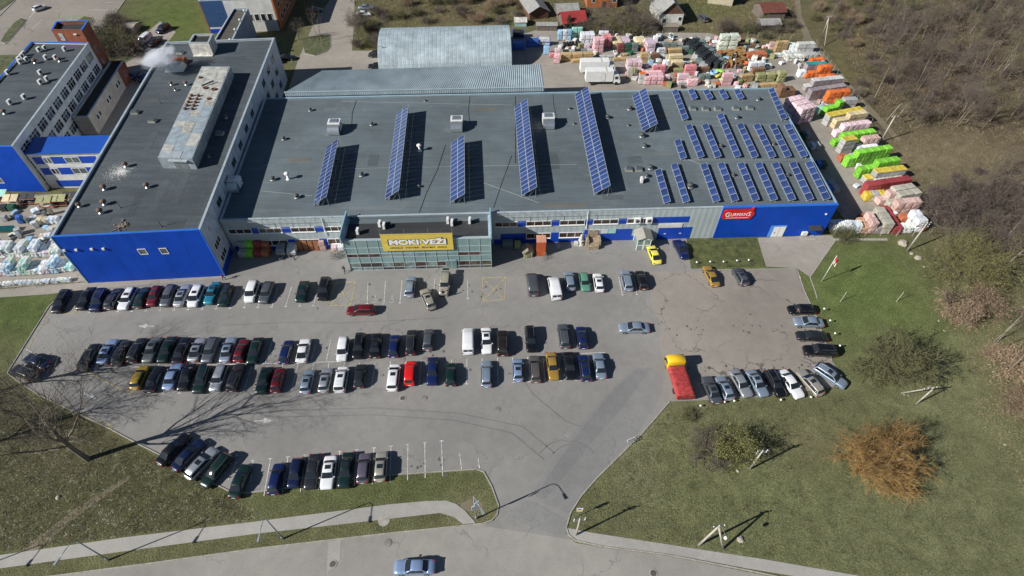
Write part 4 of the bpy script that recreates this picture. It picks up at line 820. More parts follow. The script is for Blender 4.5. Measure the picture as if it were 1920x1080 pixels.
PROTO = {}; _m = MB(); _m.box((0, 0, 0), (.78, .62, .03)); SUNR = _m.mesh('sunroof', [CARGLASS])
def lerp(a, b, t): return a + (b - a) * t
def car_proto(kind):
    if kind in PROTO: return PROTO[kind]
    L, Wd, H, belt, hood, nose, tail, ys_ = CARS[kind]; L *= 1.07; H *= 1.04; belt *= 1.03; hw = Wd / 2; zb = .22 if H < 1.6 else .30; parts = []
    yf0, yf1, yr1, yr0 = [(q - .5) * L for q in ys_]; mb = MB(); rings = []
    prof = [(-.5, nose * .5 + tail * .38, .80, .42), (-.492, tail * .86, .87, .30), (-.465, tail * .95, .94, .22), (-.40, tail if yr0 / L > -.4 else belt, .985, .2), (-.25, belt, 1, .2), (0, belt, 1, .2), (.2, belt * .985, 1, .2), (.30, lerp(hood, belt, .35), .99, .2), (.40, hood, .97, .22), (.455, lerp(nose, hood, .6), .93, .26), (.488, nose, .86, .30), (.5, nose * .86, .78, .40)]
    if kind in ('van', 'small van', 'people carrier'): prof = [(p[0], (belt if .2 <= p[0] < ys_[0] - .5 else p[1]), p[2], p[3]) for p in prof]
    for t, z, w, b in prof:
        w *= hw; y = t * L; b = min(b, z - .2); c = .035
        half = [(0, z + c), (w * .55, z + c * .8), (w * .86, z), (w * .965, z - .06), (w, z - .22 if z - .22 > b + .1 else (z + b) / 2), (w * .985, b + .1), (w * .88, b)]
        rings.append([(x, y, zz) for x, zz in half] + [(-x, y, zz) for x, zz in reversed(half[1:])] )
    mb.loft([r[::-1] for r in rings][::1])
    # cabin shell
    wt, wb = hw * (.74 if H < 1.6 else .82), hw * .945; rz = H
    if kind == 'van': wt = hw * .9
    st_ = [(yf0, belt - .01, wb, True), (lerp(yf0, yf1, .5), lerp(belt, rz - .05, .52), None, False), (yf1, rz - .05, wt, False), (lerp(yf1, yr1, .35), rz, wt, False), (lerp(yf1, yr1, .7), rz, wt, False), (yr1, rz - .05, wt * .97, False), (lerp(yr1, yr0, .5), lerp(rz - .05, tail, .45), None, False), (yr0, tail - .01 if kind in ('sedan', 'coupe') else belt - .01, wb * .95, True)]
    rings = []
    for y, zt, w, base in st_:
        k = (zt - belt) / (rz - belt); w = lerp(wb, wt, max(0, min(1, k))) if w is None else w
        half = [(0, zt + .0), (w * .7, zt - .02 * (0 if base else 1)), (w * .95, zt - (.0 if base else .055)), (lerp(wb, w, .97), zt - (.0 if base else .11)), (wb, belt - .03)]
        rings.append([(x, y, zz) for x, zz in half] + [(-x, y, zz) for x, zz in reversed(half[1:])])
    mb.loft(rings)
    parts.append(('body', mb, [PAINT['black']], True))
    # glazing
    def pane(name, pts, off):
        m_ = MB(); a, b, c = Vector(pts[0]), Vector(pts[1]), Vector(pts[2]); n = (b - a).cross(c - a).normalized() * off; m_.quad([Vector(p) + n for p in pts]); return (name, m_, [CARGLASS], False)
    def ws(y0, z0, w0, y1, z1, w1, nm, front):
        t0, t1 = .12, .93; m_ = MB(); rows = []
        for t in (t0, .5, t1):
            y, z_, w = lerp(y0, y1, t), lerp(z0, z1, t) + (.02 if t == .5 else 0), lerp(w0, w1, t) * .92; o = .022
            rows.append([(-w, y + (o if front else -o) - (.04 if front else -.04), z_ + o * .5), (-w * .5, y + (o if front else -o), z_ + o), (w * .5, y + (o if front else -o), z_ + o), (w, y + (o if front else -o) - (.04 if front else -.04), z_ + o * .5)])
        if not front: rows = [r[::-1] for r in rows]
        m_.loft(rows, cap=False, close=False); return (nm, m_, [CARGLASS], True)
    parts.append(ws(yf0, belt, wb, yf1, rz - .04, wt, 'windscreen', True))
    zr0 = tail if kind in ('sedan', 'coupe') else belt
    if kind != 'van': parts.append(ws(yr0, zr0, wb * .95, yr1, rz - .04, wt * .97, 'rear_window', False))
    ym = lerp(yf1, yr1, .46); zt = lerp(belt, rz, .80); wtt = lerp(wb, wt, .80)
    spans = [(lerp(yf0, yf1, .38), yf1 - .02, ym + .04, ym + .04)]
    if kind != 'van': spans.append((ym - .04, ym - .04, yr1 + .03, lerp(yr1, yr0, .30)))
    for s in (1, -1):
        for ya, yb, yc, yd in spans:
            q = [(s * wb, ya, belt + .03), (s * wtt, yb, zt), (s * wtt, yc, zt), (s * wb, yd, belt + .03)]
            parts.append(pane('side_window', q if s > 0 else q[::-1], -.024 if False else .024) if True else None)
    for s in (1, -1):
        for y in (.31 * L, -.30 * L):
            m_ = MB(); r_ = .315 if H < 1.6 else .35; x0, x1 = s * (hw - .19), s * (hw + .005)
            m_.tube((x0, y, r_), (x1, y, r_), r_, n=16, mi=0); m_.tube((x1, y, r_), (x1 + s * .012, y, r_), r_ * .62, n=12, mi=1); parts.append(('wheel', m_, [TYRE, RIM], False))
        m_ = MB(); m_.hexa([(s * hw * .50, .484 * L, nose - .14), (s * hw * .84, .470 * L, nose - .14), (s * hw * .90, .43 * L, nose - .10), (s * hw * .5, .455 * L, nose - .1)][::s], [(s * hw * .50, .487 * L, nose + .0), (s * hw * .83, .474 * L, nose + .03), (s * hw * .90, .435 * L, nose + .09), (s * hw * .5, .47 * L, nose + .06)][::s]); parts.append(('headlight', m_, [HEADL], False))
        m_ = MB(); m_.box((s * hw * .78, -.487 * L, tail * .70), (hw * .30, .10, .20)); parts.append(('tail_light', m_, [TAILL], False))
        m_ = MB(); m_.box((s * (hw + .05), lerp(yf0, yf1, .25), belt + .02), (.2, .11, .15)); parts.append(('wing_mirror', m_, None, False))
    m_ = MB(); m_.box((0, -.502 * L, .52), (.5, .02, .12)); parts.append(('number_plate', m_, [PLATE], False))
    m_ = MB(); m_.box((0, .492 * L, .36), (hw * 1.1, .05, .12)); parts.append(('grille', m_, [TRIM], False))
    if kind in ('wagon', 'off-roader'):
        for s in (1, -1): m_ = MB(); m_.tube((s * wt * .86, yf1 - .3, rz + .03), (s * wt * .86, yr1 + .2, rz + .02), .02, n=4); parts.append(('roof_rail', m_, [RIM], False))
    if kind == 'van':
        for s in (1, -1): m_ = MB(); m_.box((s * .42, -.5 * L + .045, 1.25), (.62, .03, .45)); parts.append(('rear_window', m_, [CARGLASS], False))
        for k in range(6): m_ = MB(); m_.box((0, -.42 * L + k * .55, rz - .012), (wt * 1.5, .05, .03)); parts.append(('roof_rib', m_, None, False))
    PROTO[kind] = [(n, m_.mesh(n, ms if ms else [PAINT['black']], (0, 0, 0), sm), ms is None or n == 'body') for n, m_, ms, sm in parts]
    return PROTO[kind]
def car(kind, colour, x, y, head, label, group=None, z=.02, mats=None):
    rs_ = random.Random(label)
    t = thing('parked_car' if 'van' not in kind else 'parked_van', label, 'car' if 'van' not in kind else 'van', (x, y, z), group, head - math.pi / 2)
    for n, me, own in car_proto(kind):
        o = link(n, me, t)
        if own: setmat(o, PAINT[colour])
    t.scale = (rs_.uniform(.965, 1.03), rs_.uniform(.955, 1.055), rs_.uniform(.95, 1.05))
    if 'van' not in kind and rs_.random() < .3:
        L, Wd, H, _, _, _, _, ys_ = CARS[kind]; o = link('sunroof', SUNR, t); o.location = (0, (ys_[1] - .5) * L * 1.07 - .75, H * 1.04 - .012)
    return t
K = {'s': 'sedan', 'c': 'coupe', 'h': 'hatchback', 'w': 'wagon', 'o': 'off-roader', 'p': 'people carrier', 'v': 'van', 'm': 'small van'}
rc = random.Random(21)
def row(lst, where, group, dflt=None):
    cnt = {}
    for k, e in enumerate(lst):
        px, py, kd, colr, hd = e[:5]; kind = K[kd]; zc = CARS[kind][2] * .5; p = G(px, py, zc)
        if hd in 'ud':
            head = (R(90) if hd == 'u' else R(-90)) + R(2.5) + R(rc.uniform(-1.5, 1.5))
        if len(e) > 5: head = R(e[5])
        key = '%s %s' % (colr, kind); cnt[key] = cnt.get(key, 0) + 1; note = e[6] if len(e) > 6 else ''
        tot = sum(1 for q in lst if q[3] == colr and q[2] == kd)
        lab = '%s %s%s, %s from the left in %s' % (colr, kind, (' ' + note) if note else '', ORD[k] if k < 20 else 'car %d' % (k + 1), where)
        car(kind, colr, p.x, p.y, head, lab, group)
# rows listed from left to right; second half of a long row is counted from the right
def row2(lst, where, group):
    if len(lst) <= 20: return row(lst, where, group)
    n = len(lst)
    a = lst[:n // 2]; b = lst[n // 2:]
    row(a, where, group)
    for k, e in enumerate(b):
        px, py, kd, colr, hd = e[:5]; kind = K[kd]; p = G(px, py, CARS[kind][2] * .5)
        head = (R(90) if hd == 'u' else R(-90)) + R(2.5) + R(rc.uniform(-1.5, 1.5))
        if len(e) > 5: head = R(e[5])
        car(kind, colr, p.x, p.y, head, '%s %s, %s from the right in %s' % (colr, kind, ORD[len(b) - 1 - k], where), group)
row([(115, 564, 'w', 'black', 'd', -84), (161, 559, 's', 'black', 'd'), (186, 562, 'o', 'dark blue', 'd'), (213, 559, 'w', 'dark grey', 'u'), (239, 559, 'w', 'white', 'd'), (266, 557, 's', 'dark green', 'u'), (290, 554, 'h', 'dark red', 'd'), (316, 554, 'w', 'grey', 'd'), (342, 553, 's', 'silver', 'u'), (367, 554, 'p', 'white', 'd'), (398, 549, 's', 'teal', 'd'), (423, 554, 's', 'dark green', 'd'), (472, 546, 'p', 'white', 'd'), (499, 548, 'w', 'grey', 'd'), (567, 546, 's', 'dark green', 'd'), (608, 541, 'o', 'black', 'd')],
    'the row along the warehouse', 'cars parked in the row along the store front')
row([(769, 537, 'w', 'silver-blue', 'u'), (802, 560, 'w', 'beige', 'u', 113)], 'the pair of cars before the glass entrance', 'cars before the entrance')
row([(998, 531, 'v', 'grey', 'u'), (1040, 538, 'v', 'white', 'u', 96), (1068, 526, 'h', 'silver-blue', 'u'), (1096, 528, 'h', 'green', 'd'), (1122, 529, 'h', 'white', 'u'), (1175, 525, 'w', 'silver-blue', 'u'), (1203, 524, 'h', 'black', 'u')], 'the front row right of the entrance', 'cars parked in the row right of the entrance')
row([(1226, 476, 'c', 'yellow', 'u', 97), (1277, 467, 's', 'navy', 'd', -80), (1333, 517, 'c', 'gold', 'u', 97), (1388, 518, 'h', 'grey', 'u', 100)], 'the loose group near the small lawn', 'cars parked loosely near the small lawn')
row2([(167, 668, 'w', 'black', 'u'), (202, 658, 's', 'light blue', 'u'), (228, 661, 'w', 'dark grey', 'u'), (257, 656, 'w', 'dark grey', 'u'), (285, 656, 's', 'pale grey-green', 'd'), (313, 655, 's', 'dark green', 'd'), (341, 656, 's', 'black', 'u'), (370, 655, 'c', 'silver', 'u'), (395, 656, 'w', 'grey', 'd'), (428, 655, 's', 'silver-blue', 'u'), (453, 657, 'h', 'dark red', 'u'), (478, 657, 's', 'dark green', 'd'), (537, 659, 'h', 'navy', 'u'), (569, 657, 'c', 'white', 'u'),
    (643, 655, 'm', 'white', 'd'), (673, 648, 'w', 'black', 'd'), (705, 647, 's', 'black', 'u'), (739, 648, 'h', 'navy', 'u'), (771, 641, 'w', 'dark grey', 'u'), (803, 636, 'h', 'grey', 'u'), (878, 637, 'v', 'white', 'u'), (912, 638, 's', 'white', 'd'), (942, 642, 'o', 'dark brown', 'u'), (995, 635, 'w', 'black', 'd'), (1057, 629, 'w', 'grey', 'u'), (1091, 632, 'h', 'navy', 'u')],
    'the farther middle row', 'cars parked in the farther middle row')
row2([(262, 707, 'h', 'mustard', 'u'), (290, 710, 's', 'black', 'u'), (324, 705, 's', 'light blue', 'u'), (350, 707, 's', 'black', 'd'), (379, 711, 'w', 'dark green', 'd'), (410, 708, 'w', 'silver', 'd'), (442, 707, 'w', 'dark grey', 'u'), (495, 713, 's', 'dark green', 'd'), (521, 712, 'h', 'dark red', 'u'), (576, 715, 'h', 'silver-blue', 'u'), (610, 712, 'h', 'silver', 'u'), (640, 710, 'p', 'white', 'u'), (675, 704, 'h', 'dark grey', 'u'), (738, 706, 'p', 'white', 'u'), (769, 698, 'm', 'red', 'u'), (811, 695, 's', 'navy', 'd'), (845, 701, 'h', 'dark green', 'u'), (912, 700, 'w', 'silver-blue', 'u'),
    (971, 693, 'h', 'light blue', 'u'), (1003, 691, 'w', 'brown-grey', 'u'), (1036, 686, 's', 'gold', 'd'), (1068, 685, 's', 'black', 'd'), (1096, 689, 'w', 'navy', 'u'), (1124, 685, 's', 'silver-blue', 'u')],
    'the nearer middle row', 'cars parked in the nearer middle row')
row([(325, 842, 's', 'black', 'u', 62), (354, 853, 's', 'dark blue', 'u', 60), (378, 868, 'w', 'silver', 'u', 62), (406, 881, 'w', 'dark green', 'd', -114), (450, 901, 's', 'dark green', 'u', 86), (518, 897, 'h', 'navy', 'u'), (554, 886, 'h', 'dark blue', 'd'), (586, 883, 's', 'dark grey', 'd'), (616, 885, 's', 'white', 'd'), (649, 881, 's', 'dark green', 'd'), (682, 877, 'h', 'purple-grey', 'u'), (714, 874, 'h', 'beige', 'u')],
    'the row along the verge by the road', 'cars parked along the roadside verge')
row([(45, 698, 'w', 'dark grey', 'u', 160), (68, 677, 's', 'dark blue', 'u', 158)], 'the slanted pair at the left kerb', 'cars at the left kerb')
row([(1334, 730, 's', 'grey', 'u', 98), (1359, 727, 'h', 'silver-blue', 'u', 100), (1389, 718, 's', 'silver', 'd', -78), (1420, 718, 's', 'silver-blue', 'd', -78), (1453, 718, 'w', 'black', 'd', -80), (1483, 719, 's', 'white', 'd', -74), (1519, 717, 'w', 'beige', 'u', 112), (1557, 704, 'w', 'silver-blue', 'd', -48)], 'the row right of the truck', 'cars parked at the grass edge')
for px, py, kd, colr, hd, lab in ((1503, 580, 'h', 'black', 180, 'black hatchback with a person bending beside it, top of the right-hand column'), (1516, 604, 's', 'silver-blue', 176, 'silver-blue sedan, second from the top of the right-hand column'), (1522, 630, 's', 'dark grey', 176, 'dark sedan, third from the top of the right-hand column'), (1538, 657, 'o', 'black', 176, 'black off-roader at the bottom of the right-hand column'),
    (677, 581, 'w', 'dark red', 181, 'dark red wagon driving left along the front lane'), (1189, 614, 's', 'silver-blue', 180, 'silver sedan driving left past the old asphalt'), (777, 1063, 's', 'light blue', 181, 'pale blue sedan driving on the road at the bottom'),
    (74, 14, 'h', 'white', 60, 'white hatchback driving through the far car park'), (305, 53, 'o', 'dark blue', -105, 'dark off-roader on the track behind the warehouse'), (271, 72, 'v', 'white', -98, 'white van parked by the track behind the warehouse'), (251, 83, 's', 'blue', -100, 'blue sedan beside the white van by the bushes'), (291, 78, 's', 'black', 80, 'black sedan right of the white van behind the warehouse'),
    (268, 143, 's', 'dark blue', 75, 'dark car half hidden behind the warehouse roof edge'), (250, 138, 'h', 'blue', 100, 'blue hatchback tucked behind the brick annex corner'),
    (686, 13, 's', 'silver-blue', 2, 'silver sedan with a person by its door at the top'), (682, 25, 's', 'white', 2, 'white sedan parked beside the silver one at the top'), (706, 101, 'p', 'dark grey', 180, 'dark grey people carrier parked left of the hangar'), (706, 123, 's', 'black', 180, 'black sedan parked at the hangar corner'),
    (1318, 33, 'w', 'grey', 105, 'grey-blue wagon on the grass beside the gabled house'), (590, 18, 's', 'dark grey', 0, 'dark sedan standing in the deep shade at the top'), (537, 107, 's', 'black', 0, 'black sedan in the shade behind the warehouse')):
    kind = K[kd]; p = G(px, py, CARS[kind][2] * .5); car(kind, colr, p.x, p.y, R(hd), lab)
# beige off-roader with its tailgate up
p = G(834, 531, .9); t = car('off-roader', 'beige', p.x, p.y, R(-91), 'beige off-roader with its tailgate open before the glass entrance')
mb = MB(); mb.hexa([(-.72, -3.05, 1.72), (.72, -3.05, 1.72), (.74, -2.2, 1.68), (-.74, -2.2, 1.68)], [(-.72, -3.05, 1.78), (.72, -3.05, 1.78), (.74, -2.2, 1.76), (-.74, -2.2, 1.76)]); o = link('tailgate', mb.mesh('tailgate', PAINT['beige']), t)
mb = MB(); mb.box((0, -2.65, 1.785), (1.2, .5, .01)); link('tailgate_glass', mb.mesh('tailgate_glass', CARGLASS), o)
# flatbed truck with red tarpaulin
p = G(1272, 712, .6); tr = thing('flatbed_truck', 'truck with yellow cab and red tarpaulin-covered bed', 'truck', (p.x, p.y, .03), None, R(4)); tr.scale = (1.16, 1.0, 1.0)
def tp(n, m_, mats_, sm=False, par=None): return link(n, m_.mesh(n, mats_, (0, 0, 0), sm), par or tr)
TARP = mat('red_tarpaulin', (.40, .05, .05), .6, var=.25, scale=2.0, fine=.25, fscale=5, bump=.6); CABY = mat('cab_yellow', (.80, .50, .02), .35, var=.05, coat=.4)
mb = MB(); rings = []
for y, z0, z1, w in ((1.92, .75, 2.55, 1.14), (1.98, .6, 2.68, 1.2), (2.6, .6, 2.74, 1.22), (3.35, .6, 2.70, 1.2), (3.66, .6, 2.1, 1.18), (3.84, .6, 1.45, 1.15), (3.9, .65, 1.2, 1.1)):
    rings.append([(-w, y, z0), (w, y, z0), (w, y, z1 - .25), (w * .9, y, z1 - .04), (0, y, z1), (-w * .9, y, z1 - .04), (-w, y, z1 - .25)])
mb.loft([r[::-1] for r in rings]); cab = tp('cab', mb, CABY, True)
mb = MB(); mb.quad([(-1.0, 3.86, 1.62), (1.0, 3.86, 1.62), (.95, 3.47, 2.5), (-.95, 3.47, 2.5)][::-1]); tp('windscreen', mb, CARGLASS, par=cab)
for s in (1, -1):
    mb = MB(); mb.box((s * 1.21, 2.75, 1.55), (.04, .95, .65)); tp('side_window', mb, CARGLASS, par=cab); mb = MB(); mb.box((s * 1.32, 3.3, 1.5), (.1, .25, .4)); tp('wing_mirror', mb, TRIM, par=cab)
    mb = MB(); mb.box((s * .75, 3.86, .85), (.35, .08, .25)); tp('headlight', mb, HEADL, par=cab)
    for y in (2.7, -1.9): mb = MB(); mb.tube((s * .8, y, .48), (s * 1.12, y, .48), .48, n=16); tp('wheel', mb, TYRE)
    mb = MB(); mb.box((s * .8, -3.62, .75), (.4, .06, .18)); tp('tail_light', mb, TAILL)
mb = MB(); mb.box((0, -.3, .62), (1.0, 6.6, .3)); tp('chassis', mb, DARKM)
mb = MB(); mb.box((0, -1.0, .95), (2.3, 5.2, .25)); bed = tp('bed', mb, mat('bed_wood', (.3, .2, .12), .8))
mb = MB(); rt = random.Random(2); gx, gy = 8, 14
for j in range(gy + 1):
    for i in range(gx + 1):
        x = (-1.2 + 2.4 * i / gx) if i in (0, gx) else (-1.17 + 2.34 * (i - 1) / (gx - 2)); y = -3.65 + 5.3 * j / gy; e = min(i, gx - i); z = 1.78 + .08 * math.sin(math.pi * i / gx) + rt.uniform(-.07, .07); mb.v.append((x, y, z if e else 1.1))
for j in range(gy):
    for i in range(gx): a = j * (gx + 1) + i; mb.f.append((a, a + 1, a + gx + 2, a + gx + 1)); mb.m.append(0)
tp('tarpaulin', mb, TARP, True)
mb = MB(); mb.quad([(-1.2, 1.652, 1.0), (-1.2, 1.652, 1.9), (1.2, 1.652, 1.9), (1.2, 1.652, 1.0)]); tp('tarpaulin_end', mb, TARP); mb = MB(); mb.quad([(-1.2, -3.652, 1.0), (1.2, -3.652, 1.0), (1.2, -3.652, 1.75), (-1.2, -3.652, 1.75)]); tp('tarpaulin_end', mb, TARP)
mb = MB(); mb.box((0, 1.70, 1.85), (2.1, .12, .12)); tp('headboard', mb, RUST)
# white box trucks in the back yard
def box_truck(px, py, label, L=8.4, door=True):
    p = G(px, py); t = thing('box_truck', label, 'truck', (p.x, p.y, .024), 'box trucks in the back yard', R(1.5)); q = lambda n, m_, mt, par=None: link(n, m_.mesh(n, mt, (0, 0, 0), False), par or t)
    mb = MB(); mb.box((-.8, 0, 1.05), (L - 1.2, 2.5, 2.85)); bx_ = q('cargo_box', mb, WMETAL); mb = MB(); mb.box((1.0, 0, 3.902), (.45, 2.46, .012)); q('roof_strip', mb, mat('aged_strip', (.5, .46, .38), .7), bx_)
    if door: mb = MB(); mb.box((.2, -1.26, 1.2), (1.1, .03, 2.2)); d = q('side_door', mb, CAPG, bx_); mb = MB(); mb.box((.2, -1.28, 1.35), (.9, .03, 1.9)); q('door_leaf', mb, WMETAL, d)
    mb = MB(); mb.box((-.2, 0, .72), (L - .2, .9, .28)); q('chassis', mb, DARKM); cx = L / 2 - .3
    mb = MB(); rings = [[(cx - .85, -1.2, .6), (cx - .85, 1.2, .6), (cx - .85, 1.15, 2.9), (cx - .85, -1.15, 2.9)], [(cx + .3, -1.2, .6), (cx + .3, 1.2, .6), (cx + .3, 1.1, 2.85), (cx + .3, -1.1, 2.85)], [(cx + .95, -1.18, .6), (cx + .95, 1.18, .6), (cx + .95, 1.1, 1.6), (cx + .95, -1.1, 1.6)]]
    mb.loft(rings); cb = q('cab', mb, WMETAL); mb = MB(); mb.quad([(cx + .97, -1.0, 1.68), (cx + .97, 1.0, 1.68), (cx + .42, .98, 2.72), (cx + .42, -.98, 2.72)]); q('windscreen', mb, CARGLASS, cb)
    for s in (1, -1):
        mb = MB(); mb.box((cx - .2, s * 1.175, 1.65), (.8, .05, .75)); q('side_window', mb, CARGLASS, cb); mb = MB(); mb.box((cx + .7, s * 1.4, 1.6), (.15, .2, .5)); q('wing_mirror', mb, TRIM, cb)
        for x in (cx - .1, -L / 2 + 1.6): mb = MB(); mb.tube((x, s * .8, .48), (x, s * 1.2, .48), .48, n=14); q('wheel', mb, TYRE)
        mb = MB(); mb.box((cx + .96, s * .8, .8), (.06, .35, .2)); q('headlight', mb, HEADL, cb)
    return t
box_truck(1127, 156, 'white box truck with side door parked nearest the store'); box_truck(1118, 138, 'white box truck parked behind the nearer one', 8.9, False)
# ------------------------------------------------------------------ pallets and yard goods
WOOD = mat('pallet_wood', (.30, .21, .12), .9, var=.25, scale=3); WOODG = mat('grey_wood', (.26, .23, .18), .9, var=.25, scale=3)
rg = random.Random(31)
def goods(name, c, rough=.5, c2=None, scale=2.2, var=.14): return mat('goods_' + name, c, rough, var=var, scale=scale, col2=c2)
GM = {'pink': goods('pink', (.66, .30, .36), .4, (.80, .62, .64), 3.2), 'pale pink': goods('pale_pink', (.62, .40, .46), .4, (.78, .68, .70), 3.0), 'red-pink': goods('red_pink', (.60, .10, .14), .4, (.75, .45, .46), 3.0), 'lime green': goods('lime', (.29, .70, .07), .45, (.18, .50, .05), 1.6), 'orange': goods('orange', (.70, .17, .04), .45), 'red': goods('red', (.34, .05, .055), .5, (.24, .05, .05), 2.5),
 'grey': goods('grey', (.42, .43, .43), .7), 'pale grey': goods('pale_grey', (.56, .58, .56), .7), 'purple-grey': goods('purple_grey', (.21, .165, .18), .7, (.36, .33, .36), 2.5), 'yellow': goods('yellow', (.66, .52, .08), .5), 'cream': goods('cream', (.68, .58, .36), .6), 'white': goods('white', (.74, .76, .78), .5, (.58, .62, .68)), 'brown': goods('brown', (.22, .12, .07), .8), 'tan': goods('tan', (.50, .36, .18), .8), 'olive': goods('olive', (.32, .33, .16), .7), 'mint': goods('mint', (.36, .70, .58), .5),
 'pale mint': goods('pale_mint', (.72, .80, .68), .5), 'light blue': goods('light_blue', (.35, .58, .80), .5), 'blue': goods('blue', (.05, .16, .55), .5), 'black': goods('black', (.025, .028, .034), .6), 'dark green': goods('dark_green', (.02, .10, .06), .6), 'dark red': goods('dark_red', (.20, .05, .05), .7), 'brick pink': goods('brick_pink', (.46, .25, .21), .6, (.66, .55, .52), 2.2), 'terracotta': goods('terracotta', (.46, .15, .07), .8), 'grey-green': goods('grey_green', (.17, .23, .22), .7), 'beige': goods('beige', (.48, .46, .39), .8), 'peach': goods('peach', (.60, .36, .24), .7), 'teal': goods('teal', (.04, .30, .32), .5), 'lilac': goods('lilac', (.56, .42, .52), .5, (.66, .58, .64))}
for _g in GM.values(): vary(_g, .82, 1.14)
PRINT = mat('print_green', (.05, .30, .02), .6, var=.2)
def jbox(w, d, h, j=.025, n=3, seed=0, bulge=0.0):
    r = random.Random(seed); mb = MB(); idx = {}
    def vid(i, jx, k):
        if (i, jx, k) in idx: return idx[i, jx, k]
        x, y, z = (i / n - .5), (jx / n - .5), k / n; ed = sum(q in (0, n) for q in (i, jx, k)); s = 1 - (.03 if ed >= 2 else 0) + bulge * math.sin(math.pi * z) * (ed < 2)
        idx[i, jx, k] = len(mb.v); mb.v.append((x * w * s + r.uniform(-j, j), y * d * s + r.uniform(-j, j), z * h + (r.uniform(-j, j) if k else 0))); return idx[i, jx, k]
    for a in range(n):
        for b in range(n):
            for q in ([(a, b, 0), (a, b + 1, 0), (a + 1, b + 1, 0), (a + 1, b, 0)], [(a, b, n), (a + 1, b, n), (a + 1, b + 1, n), (a, b + 1, n)], [(a, 0, b), (a + 1, 0, b), (a + 1, 0, b + 1), (a, 0, b + 1)], [(a + 1, n, b), (a, n, b), (a, n, b + 1), (a + 1, n, b + 1)], [(0, a + 1, b), (0, a, b), (0, a, b + 1), (0, a + 1, b + 1)], [(n, a, b), (n, a + 1, b), (n, a + 1, b + 1), (n, a, b + 1)]):
                mb.f.append(tuple(vid(*p) for p in q)); mb.m.append(0)
    return mb
LM = {}
def load_mesh(kind, v):
    k = (kind, v)
    if k in LM: return LM[k]
    base = GM['grey']
    if kind == 'wrap': me = jbox(.96, .96, .88, .03, 4, v, .02).mesh('load', [base], (0, 0, 0), False)
    elif kind == 'crate':
        mb = jbox(.96, .96, .88, .012, 2, v)
        for s in (-1, 1):
            for zz in (.2, .56):
                for xx in (-.24, .24):
                    mb.box((xx, s * .485, zz), (.26, .03, .1), mi=1); mb.box((s * .485, xx, zz), (.03, .26, .1), mi=1)
        me = mb.mesh('load', [base, PRINT])
    elif kind == 'block':
        mb = MB(); r = random.Random(v)
        for k2 in range(4):
            for i in range(2):
                for j in range(2): mb.box((-.24 + .48 * i + r.uniform(-.01, .01), -.24 + .48 * j + r.uniform(-.01, .01), k2 * .22), (.465, .465, .205))
        me = mb.mesh('load', [base])
    elif kind == 'bags':
        mb = MB(); r = random.Random(v)
        for k2 in range(4):
            for i in range(3):
                for j in range(2):
                    m2 = jbox(.36, .52, .24, .03, 2, v * 50 + k2 * 9 + i * 3 + j, .06); o = (-.32 + .32 * i + r.uniform(-.05, .05), -.24 + .48 * j + r.uniform(-.05, .05), k2 * .215); b0 = len(mb.v)
                    mb.v += [(x + o[0], y + o[1], z + o[2]) for x, y, z in m2.v]; mb.f += [tuple(q + b0 for q in f) for f in m2.f]; mi = r.choice((0, 0, 0, 1, 2)); mb.m += [mi] * len(m2.f)
        me = mb.mesh('load', [base, GM['white'], GM[('pale mint', 'pale grey', 'light blue', 'lilac')[v % 4]]])
    elif kind == 'timber':
        mb = MB(); r = random.Random(v)
        for k2 in range(6):
            for i in range(6): mb.box((-.4 + .16 * i, r.uniform(-.03, .03), k2 * .148), (.15, .96 + r.uniform(-.06, .06), .135))
        me = mb.mesh('load', [base])
    elif kind == 'tubs':
        mb = MB()
        for i in (-.24, .24):
            for j in (-.24, .24): mb.lathe((i, j, 0), [(.16, 0), (.22, .8), (.19, .8), (.14, .1)], 12)
        me = mb.mesh('load', [base])
    LM[k] = me; return me
mb = MB()
for i in range(5): mb.box((-.43 + .215 * i, 0, .10), (.13, 1, .022))
for i in (-.42, 0, .42): mb.box((0, i, 0), (1, .1, .098))
PAL = mb.mesh('pallet', [WOOD])
NGOODS = 0; PLACED = [(27, 142, 5.2), (25, 149, 5.2)]; COVER = jbox(1.0, 1.0, .2, .015, 3, 5).mesh('cover', [WOOD])
def pallet(x, y, z, w, d, h, rz, kind, colr, label, group, cat='pallet', nm='goods_pallet', cover=None):
    global NGOODS; NGOODS += 1; PLACED.append((x, y, max(w, d) * .5))
    nm = {'wrap': 'wrapped_pallet', 'crate': 'printed_pallet', 'block': 'block_pallet', 'bags': 'sack_pallet', 'timber': 'timber_pack', 'tubs': 'tub_set'}[kind]; cat = {'bags': 'sacks', 'timber': 'timber', 'tubs': 'tubs'}.get(kind, 'pallet')
    t = thing(nm, label, cat, (x, y, z), group, rz)
    o = link('pallet', PAL, t); o.scale = (w, d, 1.0)
    l = link('load', load_mesh(kind, rg.randrange(3)), t); l.location = (0, 0, .125); l.scale = (w, d, (h - .13) / .88); setmat(l, GM[colr])
    if cover: cv = link('cover', COVER, t); cv.location = (0, 0, h - .13); cv.scale = (w, d, 1); setmat(cv, GM[cover])
    return t
KN = {'wrap': 'wrapped pallet', 'crate': 'printed pallet', 'block': 'block pallet', 'bags': 'sack pallet', 'timber': 'timber pack', 'tubs': 'tub set'}
TIER = ['bottom', 'second', 'third']
